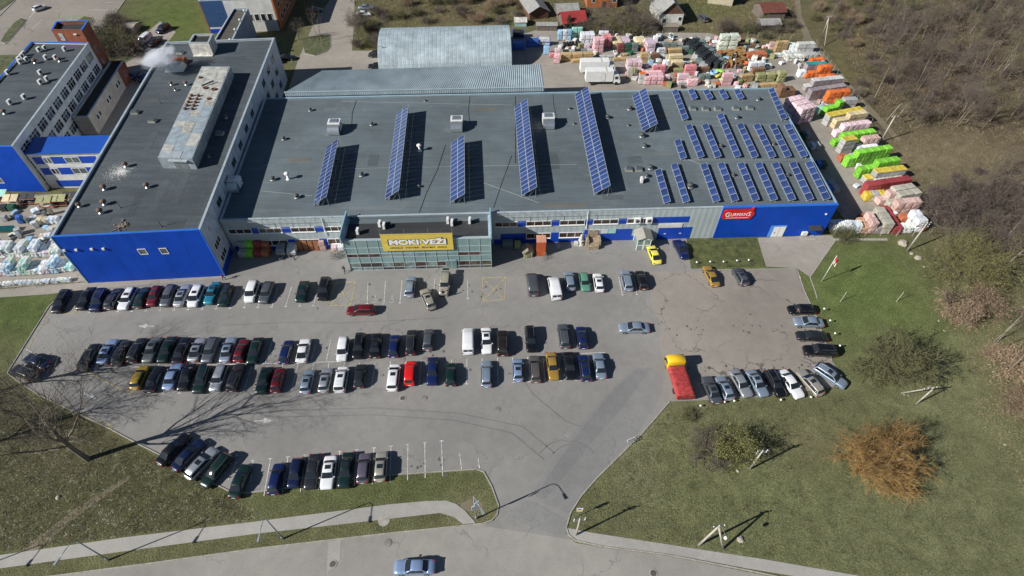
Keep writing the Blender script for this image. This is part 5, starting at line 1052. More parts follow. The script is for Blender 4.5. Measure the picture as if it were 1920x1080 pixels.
def stack_row(where, group, L, Rr, n, lv, kind, colr, d=1.25, h=1.15, rows=1, top=None, jit=.04):
    A, B = G(*L, 0.0), G(*Rr, 0.0); ax = (B - A); Ln = ax.length; ax.normalize(); nr = Vector((-ax.y, ax.x, 0)); ang = math.atan2(ax.y, ax.x); w = Ln / n
    lv = [lv] * n if isinstance(lv, int) else lv
    for i in range(n):
        for r_ in range(rows):
            for k in range(lv[i]):
                p = A + ax * (w * (i + .5)) + nr * (d * (r_ + .5)); c = colr[i % len(colr)] if isinstance(colr, list) else colr
                pos = ('%s from left' % ORD[i]) if n > 1 else 'single'
                bits = [x for x in ((pos if n > 1 else ''), ('%s tier' % TIER[k]) if max(lv) > 1 else '', ('%s rank' % ORD[r_]) if rows > 1 else '') if x]
                lab = '%s %s%s, %s' % (c, KN[kind], (', ' + ', '.join(bits)) if bits else '', where)
                pallet(p.x + rg.uniform(-jit, jit), p.y + rg.uniform(-jit, jit), .03 + k * h, w * .95, d * .95, h, ang + rg.uniform(-.02, .02), kind, c, lab, group, cover=top if top and k == lv[i] - 1 else None)
SY = 'pallets in the side yard'
for where, L, Rr, n, lv, kind, c, kw in (
    ('farthest side yard row', (1492, 101), (1523, 100), 4, 2, 'block', 'pale grey', {}), ('white bag heap of the side yard', (1476, 97), (1491, 98), 2, 1, 'bags', 'white', dict(h=1.6)),
    ('grey goods row of the side yard', (1474, 117), (1506, 117), 4, 1, 'bags', 'beige', dict(rows=2, d=1.6)), ('grey row by the fence', (1506, 113), (1532, 112), 3, 1, 'wrap', 'grey', dict(d=1.6)),
    ('low orange row by the fence', (1520, 122), (1544, 120), 3, 1, 'wrap', 'orange', {}), ('teal-topped row', (1508, 141), (1531, 139), 3, 2, 'block', 'purple-grey', dict(top='teal')),
    ('teal row by the fence', (1529, 131), (1550, 129), 3, 1, 'wrap', 'teal', {}), ('stepped orange row', (1509, 148), (1556, 143), 6, [1, 1, 1, 2, 2, 2], 'wrap', 'orange', {}),
    ('short orange row by the fence', (1536, 154), (1566, 152), 4, 1, 'wrap', 'orange', {}), ('white wrapped heap', (1496, 147), (1509, 146), 2, 1, 'wrap', 'white', dict(h=1.5)),
    ('upper purple row', (1508, 173), (1575, 166), 6, [1, 2, 2, 2, 2, 2], 'block', 'purple-grey', dict(top='pale grey')), ('lower purple row', (1515, 190), (1581, 180), 6, [2, 2, 2, 2, 2, 2], 'block', 'purple-grey', {}),
    ('blazing orange row', (1546, 196), (1587, 193), 3, [2, 2, 2], 'wrap', 'orange', dict(h=1.3)), ('short green stair', (1545, 221), (1574, 215), 3, [2, 2, 3], 'crate', 'lime green', dict(h=.95)),
    ('glass crates by the lane', (1527, 214), (1544, 214), 2, 1, 'wrap', 'mint', {}), ('grey pair by the fence', (1576, 207), (1601, 206), 2, 2, 'block', 'grey', {}),
    ('yellow-topped far row', (1548, 239), (1612, 226), 6, [2, 2, 2, 2, 2, 2], 'block', 'grey', dict(top='yellow', d=1.4)), ('cream stepped row', (1562, 244), (1617, 236), 5, [2, 2, 3, 3, 3], 'block', 'cream', dict(h=.95)),
    ('pale pink row', (1564, 260), (1625, 252), 6, [1, 2, 2, 2, 2, 2], 'wrap', 'pale pink', dict(h=1.25)), ('upper long green row', (1562, 277), (1634, 267), 6, [1, 2, 2, 2, 2, 2], 'crate', 'lime green', {}),
    ('yellow-topped grey trio', (1573, 291), (1596, 287), 2, 3, 'block', 'grey', dict(top='yellow', h=1.0)), ('brick pink trio', (1613, 282), (1642, 278), 3, 2, 'wrap', 'brick pink', {}), ('white wrapped pair', (1606, 288), (1643, 284), 4, 1, 'wrap', 'white', {}),
    ('largest green row', (1584, 316), (1662, 304), 6, [2, 3, 3, 3, 3, 3], 'crate', 'lime green', dict(h=.98)), ('red bricks beside the green', (1575, 306), (1588, 304), 2, 1, 'block', 'terracotta', {}),
    ('lower green row', (1606, 337), (1676, 326), 5, [2, 2, 3, 3, 3], 'crate', 'lime green', dict(h=.98)), ('yellow-topped near row', (1620, 347), (1690, 338), 5, [1, 2, 2, 2, 2], 'block', 'grey', dict(top='yellow')),
    ('pale grey row under the yellow', (1640, 352), (1692, 346), 4, 1, 'wrap', 'pale grey', {}), ('long red row', (1617, 371), (1699, 359), 6, 2, 'block', 'red', dict(h=1.25)), ('mixed small row', (1619, 379), (1658, 377), 3, [1, 1, 1], 'wrap', ['yellow', 'grey', 'yellow'], dict(h=1.4)),
    ('brick pink near pair', (1645, 387), (1672, 383), 2, [1, 2], 'wrap', 'brick pink', {}), ('beige block wall', (1664, 393), (1716, 384), 4, [1, 2, 2, 2], 'block', 'beige', dict(h=1.3, rows=2)), ('brown-pink brick wall', (1671, 406), (1716, 402), 3, 2, 'wrap', 'brick pink', dict(h=1.35)),
    ('sacks along the front fence', (1566, 437), (1611, 439), 4, [1, 1, 1, 1], 'bags', 'white', dict(h=1.7)), ('front fence row', (1611, 439), (1650, 439), 3, [1, 2, 1], 'wrap', ['peach', 'brick pink', 'purple-grey'], dict(h=1.2, rows=2)),
    ('grey blocks along the front fence', (1649, 440), (1667, 440), 1, 2, 'block', 'beige', dict(rows=3)), ('red bricks along the front fence', (1671, 440), (1687, 440), 1, 1, 'block', 'red', dict(rows=4, h=1.4)), ('orange bricks behind the fence', (1687, 420), (1710, 419), 2, 1, 'block', 'terracotta', {}),
    ('small grey goods by the fence', (1690, 439), (1708, 438), 2, 1, 'bags', 'pale grey', {}), ('white wrapped stack at the fence corner', (1710, 437), (1727, 436), 1, 2, 'wrap', 'white', dict(h=1.25, rows=2)),
    ('loose bricks at the lane end', (1612, 418), (1640, 416), 3, 1, 'block', ['terracotta', 'brown', 'beige'], dict(h=.8)), ('loose heap by the brick wall', (1645, 409), (1664, 406), 2, 1, 'wrap', ['terracotta', 'white'], dict(h=.8)),
    ('pink store wall stack', (1494, 236), (1521, 229), 3, 3, 'wrap', 'pale pink', dict(rows=3, d=1.5)), ('shaded heap along the store wall', (1502, 262), (1518, 262), 2, 1, 'wrap', ['dark green', 'grey'], {}), ('shaded goods by the wall', (1520, 283), (1536, 282), 2, 1, 'wrap', ['white', 'grey'], {}),
    ('goods in the store shade', (1530, 318), (1549, 318), 2, 1, 'wrap', ['blue', 'dark green'], {}), ('blue goods in the store shade', (1548, 366), (1572, 364), 2, 1, 'wrap', ['blue', 'grey'], dict(rows=2)), ('bagged goods at the store corner', (1556, 434), (1578, 433), 2, 1, 'bags', 'white', dict(h=1.3))):
    kw = dict(kw); kw['h'] = kw.get('h', 1.15) * 1.22; kw['d'] = kw.get('d', 1.25) * 1.4; stack_row(where, SY, L, Rr, n, lv, kind, c, **kw)
BY = 'goods in the back yard'
for where, L, Rr, n, lv, kind, c, kw in (
    ('light blue heap by the containers', (1046, 77), (1071, 76), 3, 2, 'wrap', ['light blue', 'white', 'light blue'], dict(h=1.4, d=1.6)), ('mint pair of the back yard', (1072, 73), (1092, 72), 2, 2, 'wrap', 'mint', dict(h=1.5)), ('white heap of the back yard', (1088, 85), (1114, 84), 3, 2, 'wrap', 'white', dict(h=1.5, rows=2)), ('far white pair', (1122, 75), (1140, 75), 2, 2, 'wrap', 'white', {}),
    ('tall pink stack', (1113, 100), (1131, 99), 2, 3, 'wrap', 'pink', dict(h=1.25, rows=2)), ('red-pink stack', (1131, 90), (1146, 89), 2, 2, 'wrap', 'red-pink', dict(h=1.5, rows=2)), ('cream boards', (1149, 93), (1167, 92), 2, 1, 'timber', 'cream', dict(h=1.7, d=5)), ('lilac bale beside the boards', (1167, 89), (1182, 88), 1, 1, 'wrap', 'lilac', dict(h=1.6, d=4)),
    ('dark rack boxes', (1157, 100), (1196, 98), 3, 2, 'wrap', ['dark red', 'dark green', 'grey-green'], dict(h=1.2)), ('second cream boards', (1194, 92), (1212, 91), 2, 1, 'timber', 'cream', dict(h=1.9, d=4)), ('lilac bales', (1211, 99), (1228, 98), 1, 2, 'wrap', 'lilac', dict(h=1.3, rows=3)), ('white tank corner', (1224, 80), (1233, 80), 1, 1, 'wrap', 'white', dict(h=1.6)),
    ('light blue box by the lane', (1019, 103), (1030, 103), 1, 1, 'wrap', 'light blue', dict(h=2.2)), ('pink trio by the lane', (1030, 109), (1050, 108), 2, [1, 2], 'wrap', ['red-pink', 'pale pink'], {}), ('pink pair by the lane', (1038, 120), (1050, 120), 1, 2, 'wrap', 'pink', dict(h=1.3)),
    ('black tubs', (1056, 90), (1090, 88), 3, 1, 'tubs', 'black', dict(h=1.3, d=1.6)), ('dark goods shelf', (1055, 102), (1112, 100), 5, 1, 'wrap', ['black', 'grey', 'black', 'grey-green', 'grey'], dict(h=.9)), ('lilac box near the tubs', (1094, 92), (1106, 92), 1, 1, 'wrap', 'lilac', {}), ('tan crates', (1051, 116), (1113, 114), 3, 2, 'timber', 'tan', dict(h=1.0, d=1.8)), ('low tan crate', (1072, 119), (1091, 118), 1, 1, 'timber', 'tan', dict(h=.8)),
    ('grey sheet pile', (1124, 110), (1150, 109), 2, 1, 'wrap', 'grey', dict(h=.6)), ('brown low piles', (1150, 116), (1175, 115), 2, 1, 'timber', 'tan', dict(h=.8)), ('pink bales by the trucks', (1175, 133), (1203, 132), 3, 2, 'wrap', 'pale pink', dict(h=1.2, rows=2)), ('beige column by the truck', (1175, 148), (1186, 148), 1, 1, 'wrap', 'beige', dict(h=2.4)),
    ('tan tall crate', (1199, 118), (1213, 118), 1, 2, 'timber', 'tan', dict(h=1.3)), ('brown crate', (1220, 117), (1236, 116), 1, 2, 'timber', 'brown', dict(h=1.1)), ('orange-topped column', (1196, 159), (1208, 159), 1, 2, 'wrap', 'pale grey', dict(h=1.5, top='orange')), ('front pink heap', (1207, 160), (1243, 159), 3, 2, 'wrap', 'pink', dict(h=1.15, rows=3)), ('red-pink heap behind', (1222, 141), (1246, 140), 2, 2, 'wrap', 'red-pink', dict(h=1.2)),
    ('white bags of the back yard', (1232, 108), (1246, 107), 1, 2, 'bags', 'white', {}), ('white column', (1240, 136), (1251, 136), 1, 2, 'wrap', 'white', dict(h=1.6)), ('pink drum heap', (1240, 156), (1256, 155), 1, 1, 'wrap', 'pale pink', dict(h=1.8)),
    ('farthest timber stack', (1251, 107), (1278, 106), 1, 2, 'timber', 'tan', dict(h=1.0, d=1.5)), ('middle timber stack', (1253, 118), (1280, 117), 1, 2, 'timber', 'cream', dict(h=1.0, d=1.5)), ('nearest timber stack', (1258, 130), (1281, 129), 1, 2, 'timber', 'cream', dict(h=1.0, d=1.5)), ('olive low pile', (1262, 136), (1282, 136), 1, 1, 'timber', 'olive', dict(h=.8)),
    ('grey sheets', (1242, 90), (1270, 90), 2, 1, 'wrap', 'grey-green', dict(h=1.2)), ('grey boards', (1270, 101), (1291, 100), 1, 2, 'timber', 'grey-green', dict(h=.9)), ('pink front pile', (1268, 160), (1289, 159), 1, 2, 'wrap', 'pale pink', dict(h=1.4)), ('grey slab pile', (1271, 162), (1288, 162), 1, 1, 'block', 'grey', dict(h=1.0)), ('striped pink pile', (1287, 163), (1308, 162), 1, 1, 'wrap', 'pink', dict(h=1.8)), ('red-pink pile', (1282, 142), (1304, 141), 1, 2, 'wrap', 'red-pink', dict(h=1.3)),
    ('brown pallets', (1307, 138), (1330, 137), 2, 1, 'timber', 'brown', dict(h=1.4)), ('grey crates', (1311, 151), (1332, 150), 2, 1, 'wrap', 'grey-green', dict(h=1.3)), ('tall pink column', (1351, 162), (1371, 161), 1, 3, 'block', 'pink', dict(h=1.1)), ('terracotta boxes', (1338, 162), (1350, 162), 1, 1, 'block', 'terracotta', dict(h=.8)), ('pale mint bales', (1345, 97), (1380, 96), 2, 3, 'wrap', 'pale mint', dict(h=1.5, d=2)), ('white bundle', (1335, 82), (1346, 82), 1, 1, 'wrap', 'white', dict(h=.6)),
    ('roof tile heap', (1401, 112), (1438, 109), 4, 1, 'block', 'terracotta', dict(h=1.2, rows=2)), ('white wrapped bales', (1402, 136), (1431, 134), 2, 2, 'wrap', 'white', dict(h=1.3)), ('brown crate pair', (1409, 142), (1433, 141), 2, 1, 'timber', 'brown', dict(h=1.8)), ('olive bales', (1417, 156), (1452, 154), 2, 2, 'wrap', 'olive', dict(h=1.1, d=1.8)), ('olive column', (1456, 156), (1471, 155), 1, 2, 'wrap', 'olive', dict(h=1.4, d=2)), ('timber by the corner', (1420, 167), (1456, 165), 3, 1, 'timber', 'tan', dict(h=1.1)),
    ('tan pallet pile', (1388, 155), (1411, 153), 2, 2, 'timber', 'tan', dict(h=.9)), ('tall tan pair', (1452, 99), (1474, 98), 2, 3, 'timber', 'tan', dict(h=1.0)), ('red-white pile', (1441, 94), (1452, 94), 1, 2, 'block', 'brick pink', dict(h=1.0)), ('grey-green scrap', (1380, 92), (1416, 90), 3, 1, 'wrap', ['black', 'grey-green', 'brown'], dict(h=.9)), ('stacked brown timber', (1459, 185), (1489, 183), 3, [3, 2, 2], 'timber', 'brown', dict(h=1.0, rows=2)), ('rubble heap', (1452, 109), (1470, 108), 2, 1, 'bags', 'beige', dict(h=.9)), ('grey pile by the lane', (1434, 130), (1446, 130), 1, 1, 'bags', 'grey', {}),
    ('dark crates by the corner', (1436, 146), (1456, 144), 2, 1, 'wrap', ['black', 'grey-green'], dict(h=.9))):
    stack_row(where, BY, L, Rr, n, lv, kind, c, **kw)
A, B = G(1303, 86), G(1348, 128)                    # long dark fencing pile
for k in range(8):
    for j in range(3):
        p = A + (B - A) * (k / 7.4); pallet(p.x + j * 2.0 - 2.6, p.y, .03, 1.9, 2.7, 2.0 - .25 * j, R(-40), 'timber' if (k + j) % 3 else 'tubs', 'black' if j < 2 else 'grey-green', '%s dark fencing bundle from the far end, %s lane of the black pile' % (ORD[k], ('left', 'middle', 'right')[j]), 'dark fencing bundles')
A, B = G(1294, 92), G(1322, 132)
for k in range(5):
    p = A + (B - A) * (k / 4.5); pallet(p.x, p.y, .03, 2.4, 2.6, 1.3, R(-30), 'timber', ('grey-green', 'dark green', 'grey', 'grey-green', 'grey')[k], '%s grey-green crate from the far end, left of the black pile' % ORD[k], 'grey-green crates')
# cable drums
def drum(px, py, r, h, lying, label):
    p = G(px, py); t = thing('cable_drum', label, 'cable drum', (p.x, p.y, .03), 'cable drums in the back yard', rg.uniform(0, 3)); m = mat('drum_wood', (.33, .19, .07), .85, var=.2, scale=2)
    for z in (0, h - .1): mb = MB(); mb.lathe((0, 0, z), [(r, 0), (r, .1), (r * .3, .1), (r * .3, 0)], 18); o = link('flange', mb.mesh('flange', m), t); o.rotation_euler = (R(90) if lying else 0, 0, 0); o.location = (0, h / 2 if lying else 0, r if lying else 0)
    mb = MB(); mb.lathe((0, 0, .1), [(r * .68, 0), (r * .68, h - .2)], 14); o = link('core', mb.mesh('core', GM['black'] if lying else m), t); o.rotation_euler = (R(90) if lying else 0, 0, 0); o.location = (0, h / 2 if lying else 0, r if lying else 0)
for k, (px, py, r, l) in enumerate(((1368, 103, 1.5, 0), (1368, 112, 1.3, 0), (1389, 106, 1.2, 0), (1362, 120, 1.4, 0), (1374, 114, 1.1, 1), (1387, 116, 1.4, 0), (1381, 125, 1.1, 1), (1372, 126, 1.0, 1), (1352, 104, 1.1, 0), (1386, 98, 1.5, 0))):
    drum(px, py, r, 1.2, l, '%s cable drum, %s from the left in the drum cluster' % ('tilted wooden' if l else 'flat-lying wooden', ORD[sorted([q[0] + q[1] * .01 for q in ((1368, 103), (1368, 112), (1389, 106), (1362, 120), (1374, 114), (1387, 116), (1381, 125), (1372, 126), (1352, 104), (1386, 98))]).index(px + py * .01)]))
def coil(px, py, c, label, r=.9):
    p = G(px, py); t = thing('hose_coil', label, 'hose coil', (p.x, p.y, .03))
    for k in range(5):
        mb = MB(); n = 18
        for i in range(n): a, b = 2 * math.pi * i / n, 2 * math.pi * (i + 1) / n; mb.tube((r * math.cos(a), r * math.sin(a), 0), (r * math.cos(b), r * math.sin(b), 0), .12, n=5, cap=False)
        o = link('hose_turn', mb.mesh('hose_turn', GM[c]), t); o.location = (rg.uniform(-.1, .1), rg.uniform(-.1, .1), .14 + .22 * k)
coil(1337, 141, 'light blue', 'bright blue hose coil beside the dark crates'); coil(1394, 124, 'orange', 'orange hose coil beside the cable drums'); coil(1361, 127, 'red', 'small red hose coil in front of the drums', .5); coil(1386, 129, 'black', 'black hose coil in front of the drums')
for px0, py0, px1, py1, c, l in ((1343, 131, 1357, 135, 'lime green', 'lime green plastic pipe lying among the goods'), (1342, 144, 1354, 138, 'yellow', 'yellow plastic pipe lying among the goods'), (1349, 150, 1358, 147, 'lime green', 'short green pipe beside the tall pink column')):
    a, b = G(px0, py0, .5), G(px1, py1, .9); t = thing('plastic_pipe', l, 'pipe', tuple(a)); mb = MB(); mb.tube(a, b, .38, n=10); mb.build('pipe', GM[c], t, True); mb = MB(); mb.lathe((a.x, a.y, a.z - .4), [(.4, 0), (.4, .05)], 10); mb.build('end_ring', GM['black'], t)
# blue containers in the hangar's shade
for k, (px, py, l) in enumerate(((972, 92, 'blue container rack farthest left in the hangar shade'), (998, 86, 'blue container rack second in the hangar shade'), (972, 70, 'blue container rack at the back of the hangar shade'), (1020, 84, 'pale blue gas bottle rack beside the containers'))):
    p = G(px, py); t = thing('steel_rack', l, 'rack', (p.x, p.y, .03), 'racks beside the hangar'); 
    for s in (-1, 1):
        for q in (-1, 1): mb = MB(); mb.tube((s * 1.7, q * .9, 0), (s * 1.7, q * .9, 2.4), .07, n=5); link('post', mb.mesh('post', GM['blue']), t)
    for z in (.25, 1.2):
        mb = MB(); mb.box((0, 0, z), (3.5, 1.9, .08)); link('shelf', mb.mesh('shelf', GM['blue']), t)
        mb = jbox(3.2, 1.6, .75, .06, 3, k * 7 + int(z * 10)); o = link('load', mb.mesh('load', GM[('blue', 'blue', 'black', 'pale grey')[k]]), t); o.location = (0, 0, z + .085)
# sacks beside the blue wall, left
LY = 'sacks beside the blue wall'
for where, L, Rr, n, lv, cs, kw in (('back sack row', (-14, 486), (112, 482), 10, [1, 2, 2, 1, 2, 1, 2, 1, 1, 1], ['white', 'lilac', 'pale mint', 'pale grey', 'white', 'olive', 'white'], dict(d=1.4, rows=2)), ('middle sack row', (-14, 521), (138, 511), 11, [1, 1, 2, 1, 2, 1, 1, 1, 2, 1, 1], ['white', 'lilac', 'light blue', 'white', 'mint', 'pale mint'], dict(d=1.4, rows=2)), ('low grey sack row', (-10, 540), (135, 529), 11, 1, ['grey', 'pale grey'], dict(d=.9, h=.6))):
    stack_row(where + '', LY, L, Rr, n, lv, 'bags', cs, jit=.15, **kw)
for where, L, Rr, n, lv, kind, c, kw in (('teal barrels at the left edge', (0, 438), (27, 437), 4, 1, 'tubs', 'teal', {}), ('tarp bundle near the blue wall', (72, 423), (93, 422), 2, 1, 'wrap', ['cream', 'beige'], dict(h=1.3)), ('white rolls near the blue wall', (93, 421), (110, 421), 2, 1, 'bags', 'white', dict(h=1.3)), ('blue bundle at the left', (36, 421), (46, 420), 1, 1, 'wrap', 'blue', dict(h=1.7)), ('red-white heap at the wall corner', (76, 452), (96, 450), 2, 1, 'bags', ['peach', 'white'], dict(h=.9)), ('grey roll at the wall corner', (91, 440), (104, 439), 1, 1, 'wrap', 'pale grey', {}), ('small white bags', (58, 424), (67, 424), 1, 1, 'bags', 'white', dict(h=.7)), ('dark heap at the left edge', (2, 398), (30, 397), 2, 1, 'wrap', ['black', 'dark green'], dict(h=1.2))):
    stack_row(where, LY, L, Rr, n, lv, kind, c, **kw)
for k, (px, py, c) in enumerate(((30, 385, 'cream'), (62, 381, 'black'), (92, 388, 'olive'), (118, 385, 'olive'), (140, 380, 'black'), (8, 376, 'mint'))):
    p = G(px, py); t = thing('display_rack', ('cream sheets', 'dark goods', 'olive mesh sheets', 'olive mesh sheets beside the warehouse', 'dark goods under the warehouse eave', 'green glass sheets')[k] + ' on an orange steel rack left of the warehouse', 'rack', (p.x, p.y, .03), 'orange racks in the left yard', .05); orm = mat('rack_orange', (.55, .16, .06), .6)
    for s in (-1, 1):
        for q in (-1, 1): mb = MB(); mb.tube((s * 1.6, q * .8, 0), (s * 1.6, q * .8, 2.2 if q > 0 else 1.6), .05, n=5); link('post', mb.mesh('post', orm), t)
    for q, z in ((-1, .6), (-1, 1.6), (1, .6), (1, 2.2)): mb = MB(); mb.tube((-1.6, q * .8, z), (1.6, q * .8, z), .05, n=5); link('beam', mb.mesh('beam', orm), t)
    for s in range(2):
        mb = MB(); mb.hexa([(-1.5 + s * 1.6, -.8, 1.62), (-.1 + s * 1.6, -.8, 1.62), (-.1 + s * 1.6, .8, 2.22), (-1.5 + s * 1.6, .8, 2.22)], [(-1.5 + s * 1.6, -.8, 1.67), (-.1 + s * 1.6, -.8, 1.67), (-.1 + s * 1.6, .8, 2.27), (-1.5 + s * 1.6, .8, 2.27)]); link('sheet', mb.mesh('sheet', GM[c]), t)
    mb = jbox(2.8, 1.2, .8, .12, 3, k); o = link('load', mb.mesh('load', GM['black' if k % 2 else 'beige']), t); o.location = (0, 0, .1)
# goods in the recess left of the glass entrance
for k, (px, py, c, kd, h, l) in enumerate(((455, 484, 'grey', 'block', 1.3, 'grey block column in the shaded recess'), (468, 484, 'lime green', 'crate', 1.3, 'lime green column in the shaded recess'), (483, 483, 'red', 'block', 1.3, 'red block column in the shaded recess'), (497, 483, 'terracotta', 'wrap', 1.2, 'orange-red column nearest the trailers'))):
    for r_ in range(3):
        for z in range(2 if r_ else 1): p = G(px, py); pallet(p.x + .1, p.y + .6 + 1.35 * r_, .03 + z * h, 1.35, 1.3, h, .04, kd, c, '%s, %s tier, %s rank' % (l, TIER[z], ORD[r_]), 'block columns in the recess')
for px, l in ((530, 'grey covered trailer in the recess, left of the pair'), (550, 'pale covered trailer beside the brown bins')):
    p = G(px, 477); t = thing('car_trailer', l, 'trailer', (p.x, p.y, .03), 'covered trailers', R(3)); q = lambda n, m_, mt, par=None: link(n, m_.mesh(n, mt, (0, 0, 0), False), par or t); cov = mat('trailer_cover', (.42, .45, .47) if px > 540 else (.30, .33, .36), .6, var=.1) if px > 540 else mat('trailer_cover_dark', (.20, .22, .25), .6, var=.1)
    mb = MB(); mb.box((0, .9, .45), (1.7, 3.2, .6)); q('trailer_box', mb, STEEL); mb = MB(); mb.hexa([(-.88, -.75, 1.052), (.88, -.75, 1.052), (.88, 2.55, 1.052), (-.88, 2.55, 1.052)], [(-.7, -.3, 1.75), (.7, -.3, 1.75), (.8, 2.5, 1.95), (-.8, 2.5, 1.95)]); q('cover', mb, cov)
    mb = MB(); mb.tube((-.6, -.7, .5), (0, -1.9, .45), .05); mb.tube((.6, -.7, .5), (0, -1.9, .45), .05); q('drawbar', mb, STEEL)
    for s in (-1, 1): mb = MB(); mb.tube((s * .88, .9, .3), (s * 1.08, .9, .3), .3, n=12); q('wheel', mb, TYRE); mb = MB(); mb.box((s * .98, .9, .62), (.26, .8, .05)); q('mudguard', mb, STEEL)
for k in range(4):
    p = G(565 + k * 10.2, 470.5); t = thing('garden_bin', '%s brown upright bin from the left by the store wall' % ORD[k], 'bin', (p.x, p.y, .03), 'brown bins by the store wall', .05); m = mat('bin_brown', (.34, .14, .06), .7, var=.12)
    mb = MB(); mb.box((0, .5, 0), (.85, .95, 2.3), taper=.95); link('bin_body', mb.mesh('bin_body', m), t); mb = MB(); mb.box((0, .5, 2.302), (.5, .5, .05)); link('chute', mb.mesh('chute', DARKM), t); mb = MB(); mb.box((0, .02, .2), (.6, .05, .9)); link('door', mb.mesh('door', m), t)
stack_row('beside the brown bins', 'goods by the store wall', (600, 471), (612, 470), 1, 2, 'block', 'brick pink', h=1.1); stack_row('by the entrance corner', 'goods by the store wall', (622, 474), (645, 472), 2, 1, 'wrap', ['pale pink', 'white'], h=1.1); stack_row('low blue box near the entrance', 'goods by the store wall', (610, 466), (620, 466), 1, 1, 'wrap', 'blue', h=1.0)
def trolley(p, k, l):
    t = thing('shopping_trolley', l, 'trolley', (p.x, p.y, .03), 'shopping trolleys', rg.uniform(-.4, .4))
    mb = MB()
    for z, w in ((.45, .38), (.75, .45), (1.0, .5)):
        c = [(-w / 2, -.45, z), (w / 2, -.45, z), (w / 2 + .05, .45, z), (-w / 2 - .05, .45, z)]
        for i in range(4): mb.tube(c[i], c[(i + 1) % 4], .02, n=4)
    for i in range(5): x = -.2 + .1 * i; mb.tube((x, -.45, .45), (x, -.45, 1.0), .012, n=3); mb.tube((x, .45, .45), (x, .45, 1.0), .012, n=3); mb.tube((x, -.45, .45), (x, .45, .45), .012, n=3)
    link('basket', mb.mesh('basket', STEEL), t)
    for s in (-1, 1):
        mb = MB(); mb.tube((s * .22, .45, 1.0), (s * .22, .4, .12), .02, n=4); mb.tube((s * .22, .4, .15), (s * .2, -.45, .15), .02, n=4); link('leg', mb.mesh('leg', STEEL), t)
        for y in (-.42, .4): mb = MB(); mb.tube((s * .22 - .03, y, .07), (s * .22 + .03, y, .07), .07, n=8); link('castor', mb.mesh('castor', TYRE), t)
    mb = MB(); mb.tube((-.27, .52, 1.05), (.27, .52, 1.05), .03, n=5); link('handle', mb.mesh('handle', GM['yellow']), t)
for k, (px, py) in enumerate(((624, 483), (631, 485), (638, 482), (629, 479))): trolley(G(px, py), k, '%s shopping trolley from the left, in the tangle by the entrance corner' % ORD[(0, 2, 3, 1)[k]])
for k, (px, py, l) in enumerate(((1046, 466, 'grey handcart lying by the orange locker'), (1022, 485, 'empty trolley left at the foot of the orange locker'))): trolley(G(px, py), k, l)
# items right of the glass entrance
p = G(1014, 481); t = thing('orange_locker', 'tall orange-red display locker right of the entrance', 'locker', (p.x, p.y, .03), None, .02)
mb = MB(); mb.box((0, 1.0, 0), (1.7, 1.9, 3.6)); link('cabinet', mb.mesh('cabinet', mat('locker_red', (.50, .10, .03), .6, var=.1)), t)
for k in range(4): mb = MB(); mb.box((-.87, 1.0, .25 + k * .85), (.04, 1.5, .06)); link('shelf_edge', mb.mesh('shelf_edge', DARKM), t)
mb = MB(); mb.box((0, 1.0, 3.602), (1.8, 2.0, .08)); link('top_cap', mb.mesh('top_cap', mat('cap_peach', (.6, .3, .2), .6)), t)
p = G(990, 484); t = thing('wooden_playhouse', 'small pale green wooden hut beside the orange locker', 'hut', (p.x, p.y, .03), None, .15); hm = mat('hut_green', (.38, .42, .22), .8, var=.12)
for s, (cx, cy, w, d_) in enumerate(((0, 0, 1.6, .08), (0, 1.5, 1.6, .08), (-.76, .75, .08, 1.4), (.76, .75, .08, 1.4))): mb = MB(); mb.box((cx, cy, 0), (w, d_, 1.5)); link('wall', mb.mesh('wall', hm), t)
for s in (-1, 1): mb = MB(); mb.hexa([(0, -.3, 2.1), (s * 1.1, -.3, 1.4), (s * 1.1, 1.8, 1.4), (0, 1.8, 2.1)][::s], [(0, -.3, 2.2), (s * 1.1, -.3, 1.5), (s * 1.1, 1.8, 1.5), (0, 1.8, 2.2)][::s]); link('roof_slope', mb.mesh('roof_slope', WOODG), t)
mb = MB(); mb.box((.1, -.06, 0), (.6, .05, 1.1)); link('door', mb.mesh('door', WOOD), t)
for px, py, l, c in ((952, 466, 'pale green bench box in the shade right of the entrance', 'grey-green'), (970, 468, 'small yellow-green box in the shade', 'olive')): stack_row('in the shade right of the entrance', 'boxes right of the entrance', (px - 11 if px < 960 else px - 6, py), (px + 11 if px < 960 else px + 6, py), 1, 1, 'wrap', c, h=1.4)
p = G(1112, 466); t = thing('wooden_throne', 'oversized wooden armchair standing before the store wall', 'armchair', (p.x, p.y, .03), None, .03)
for n, c, d_ in (('seat', (0, 1.1, .1), (2.1, 1.8, 1.0)), ('backrest', (0, 2.1, .1), (1.9, .5, 2.9))): mb = MB(); mb.box(c, d_, taper=.97); link(n, mb.mesh(n, mat('straw', (.36, .29, .2), .9, var=.3, scale=3)), t)
for s in (-1, 1): mb = MB(); mb.box((s * 1.15, 1.1, .05), (.5, 1.9, 1.7)); link('armrest', mb.mesh('armrest', MATS['straw']), t); 
mb = MB(); mb.box((0, -.1, 0), (2.0, .6, .9)); link('footrest', mb.mesh('footrest', MATS['straw']), t)
p = G(1089, 461); t = thing('garden_statue', 'pale garden ornament with pedestal left of the big armchair', 'statue', (p.x, p.y, .03)); st_m = mat('pale_stone', (.6, .6, .56), .8, var=.1)
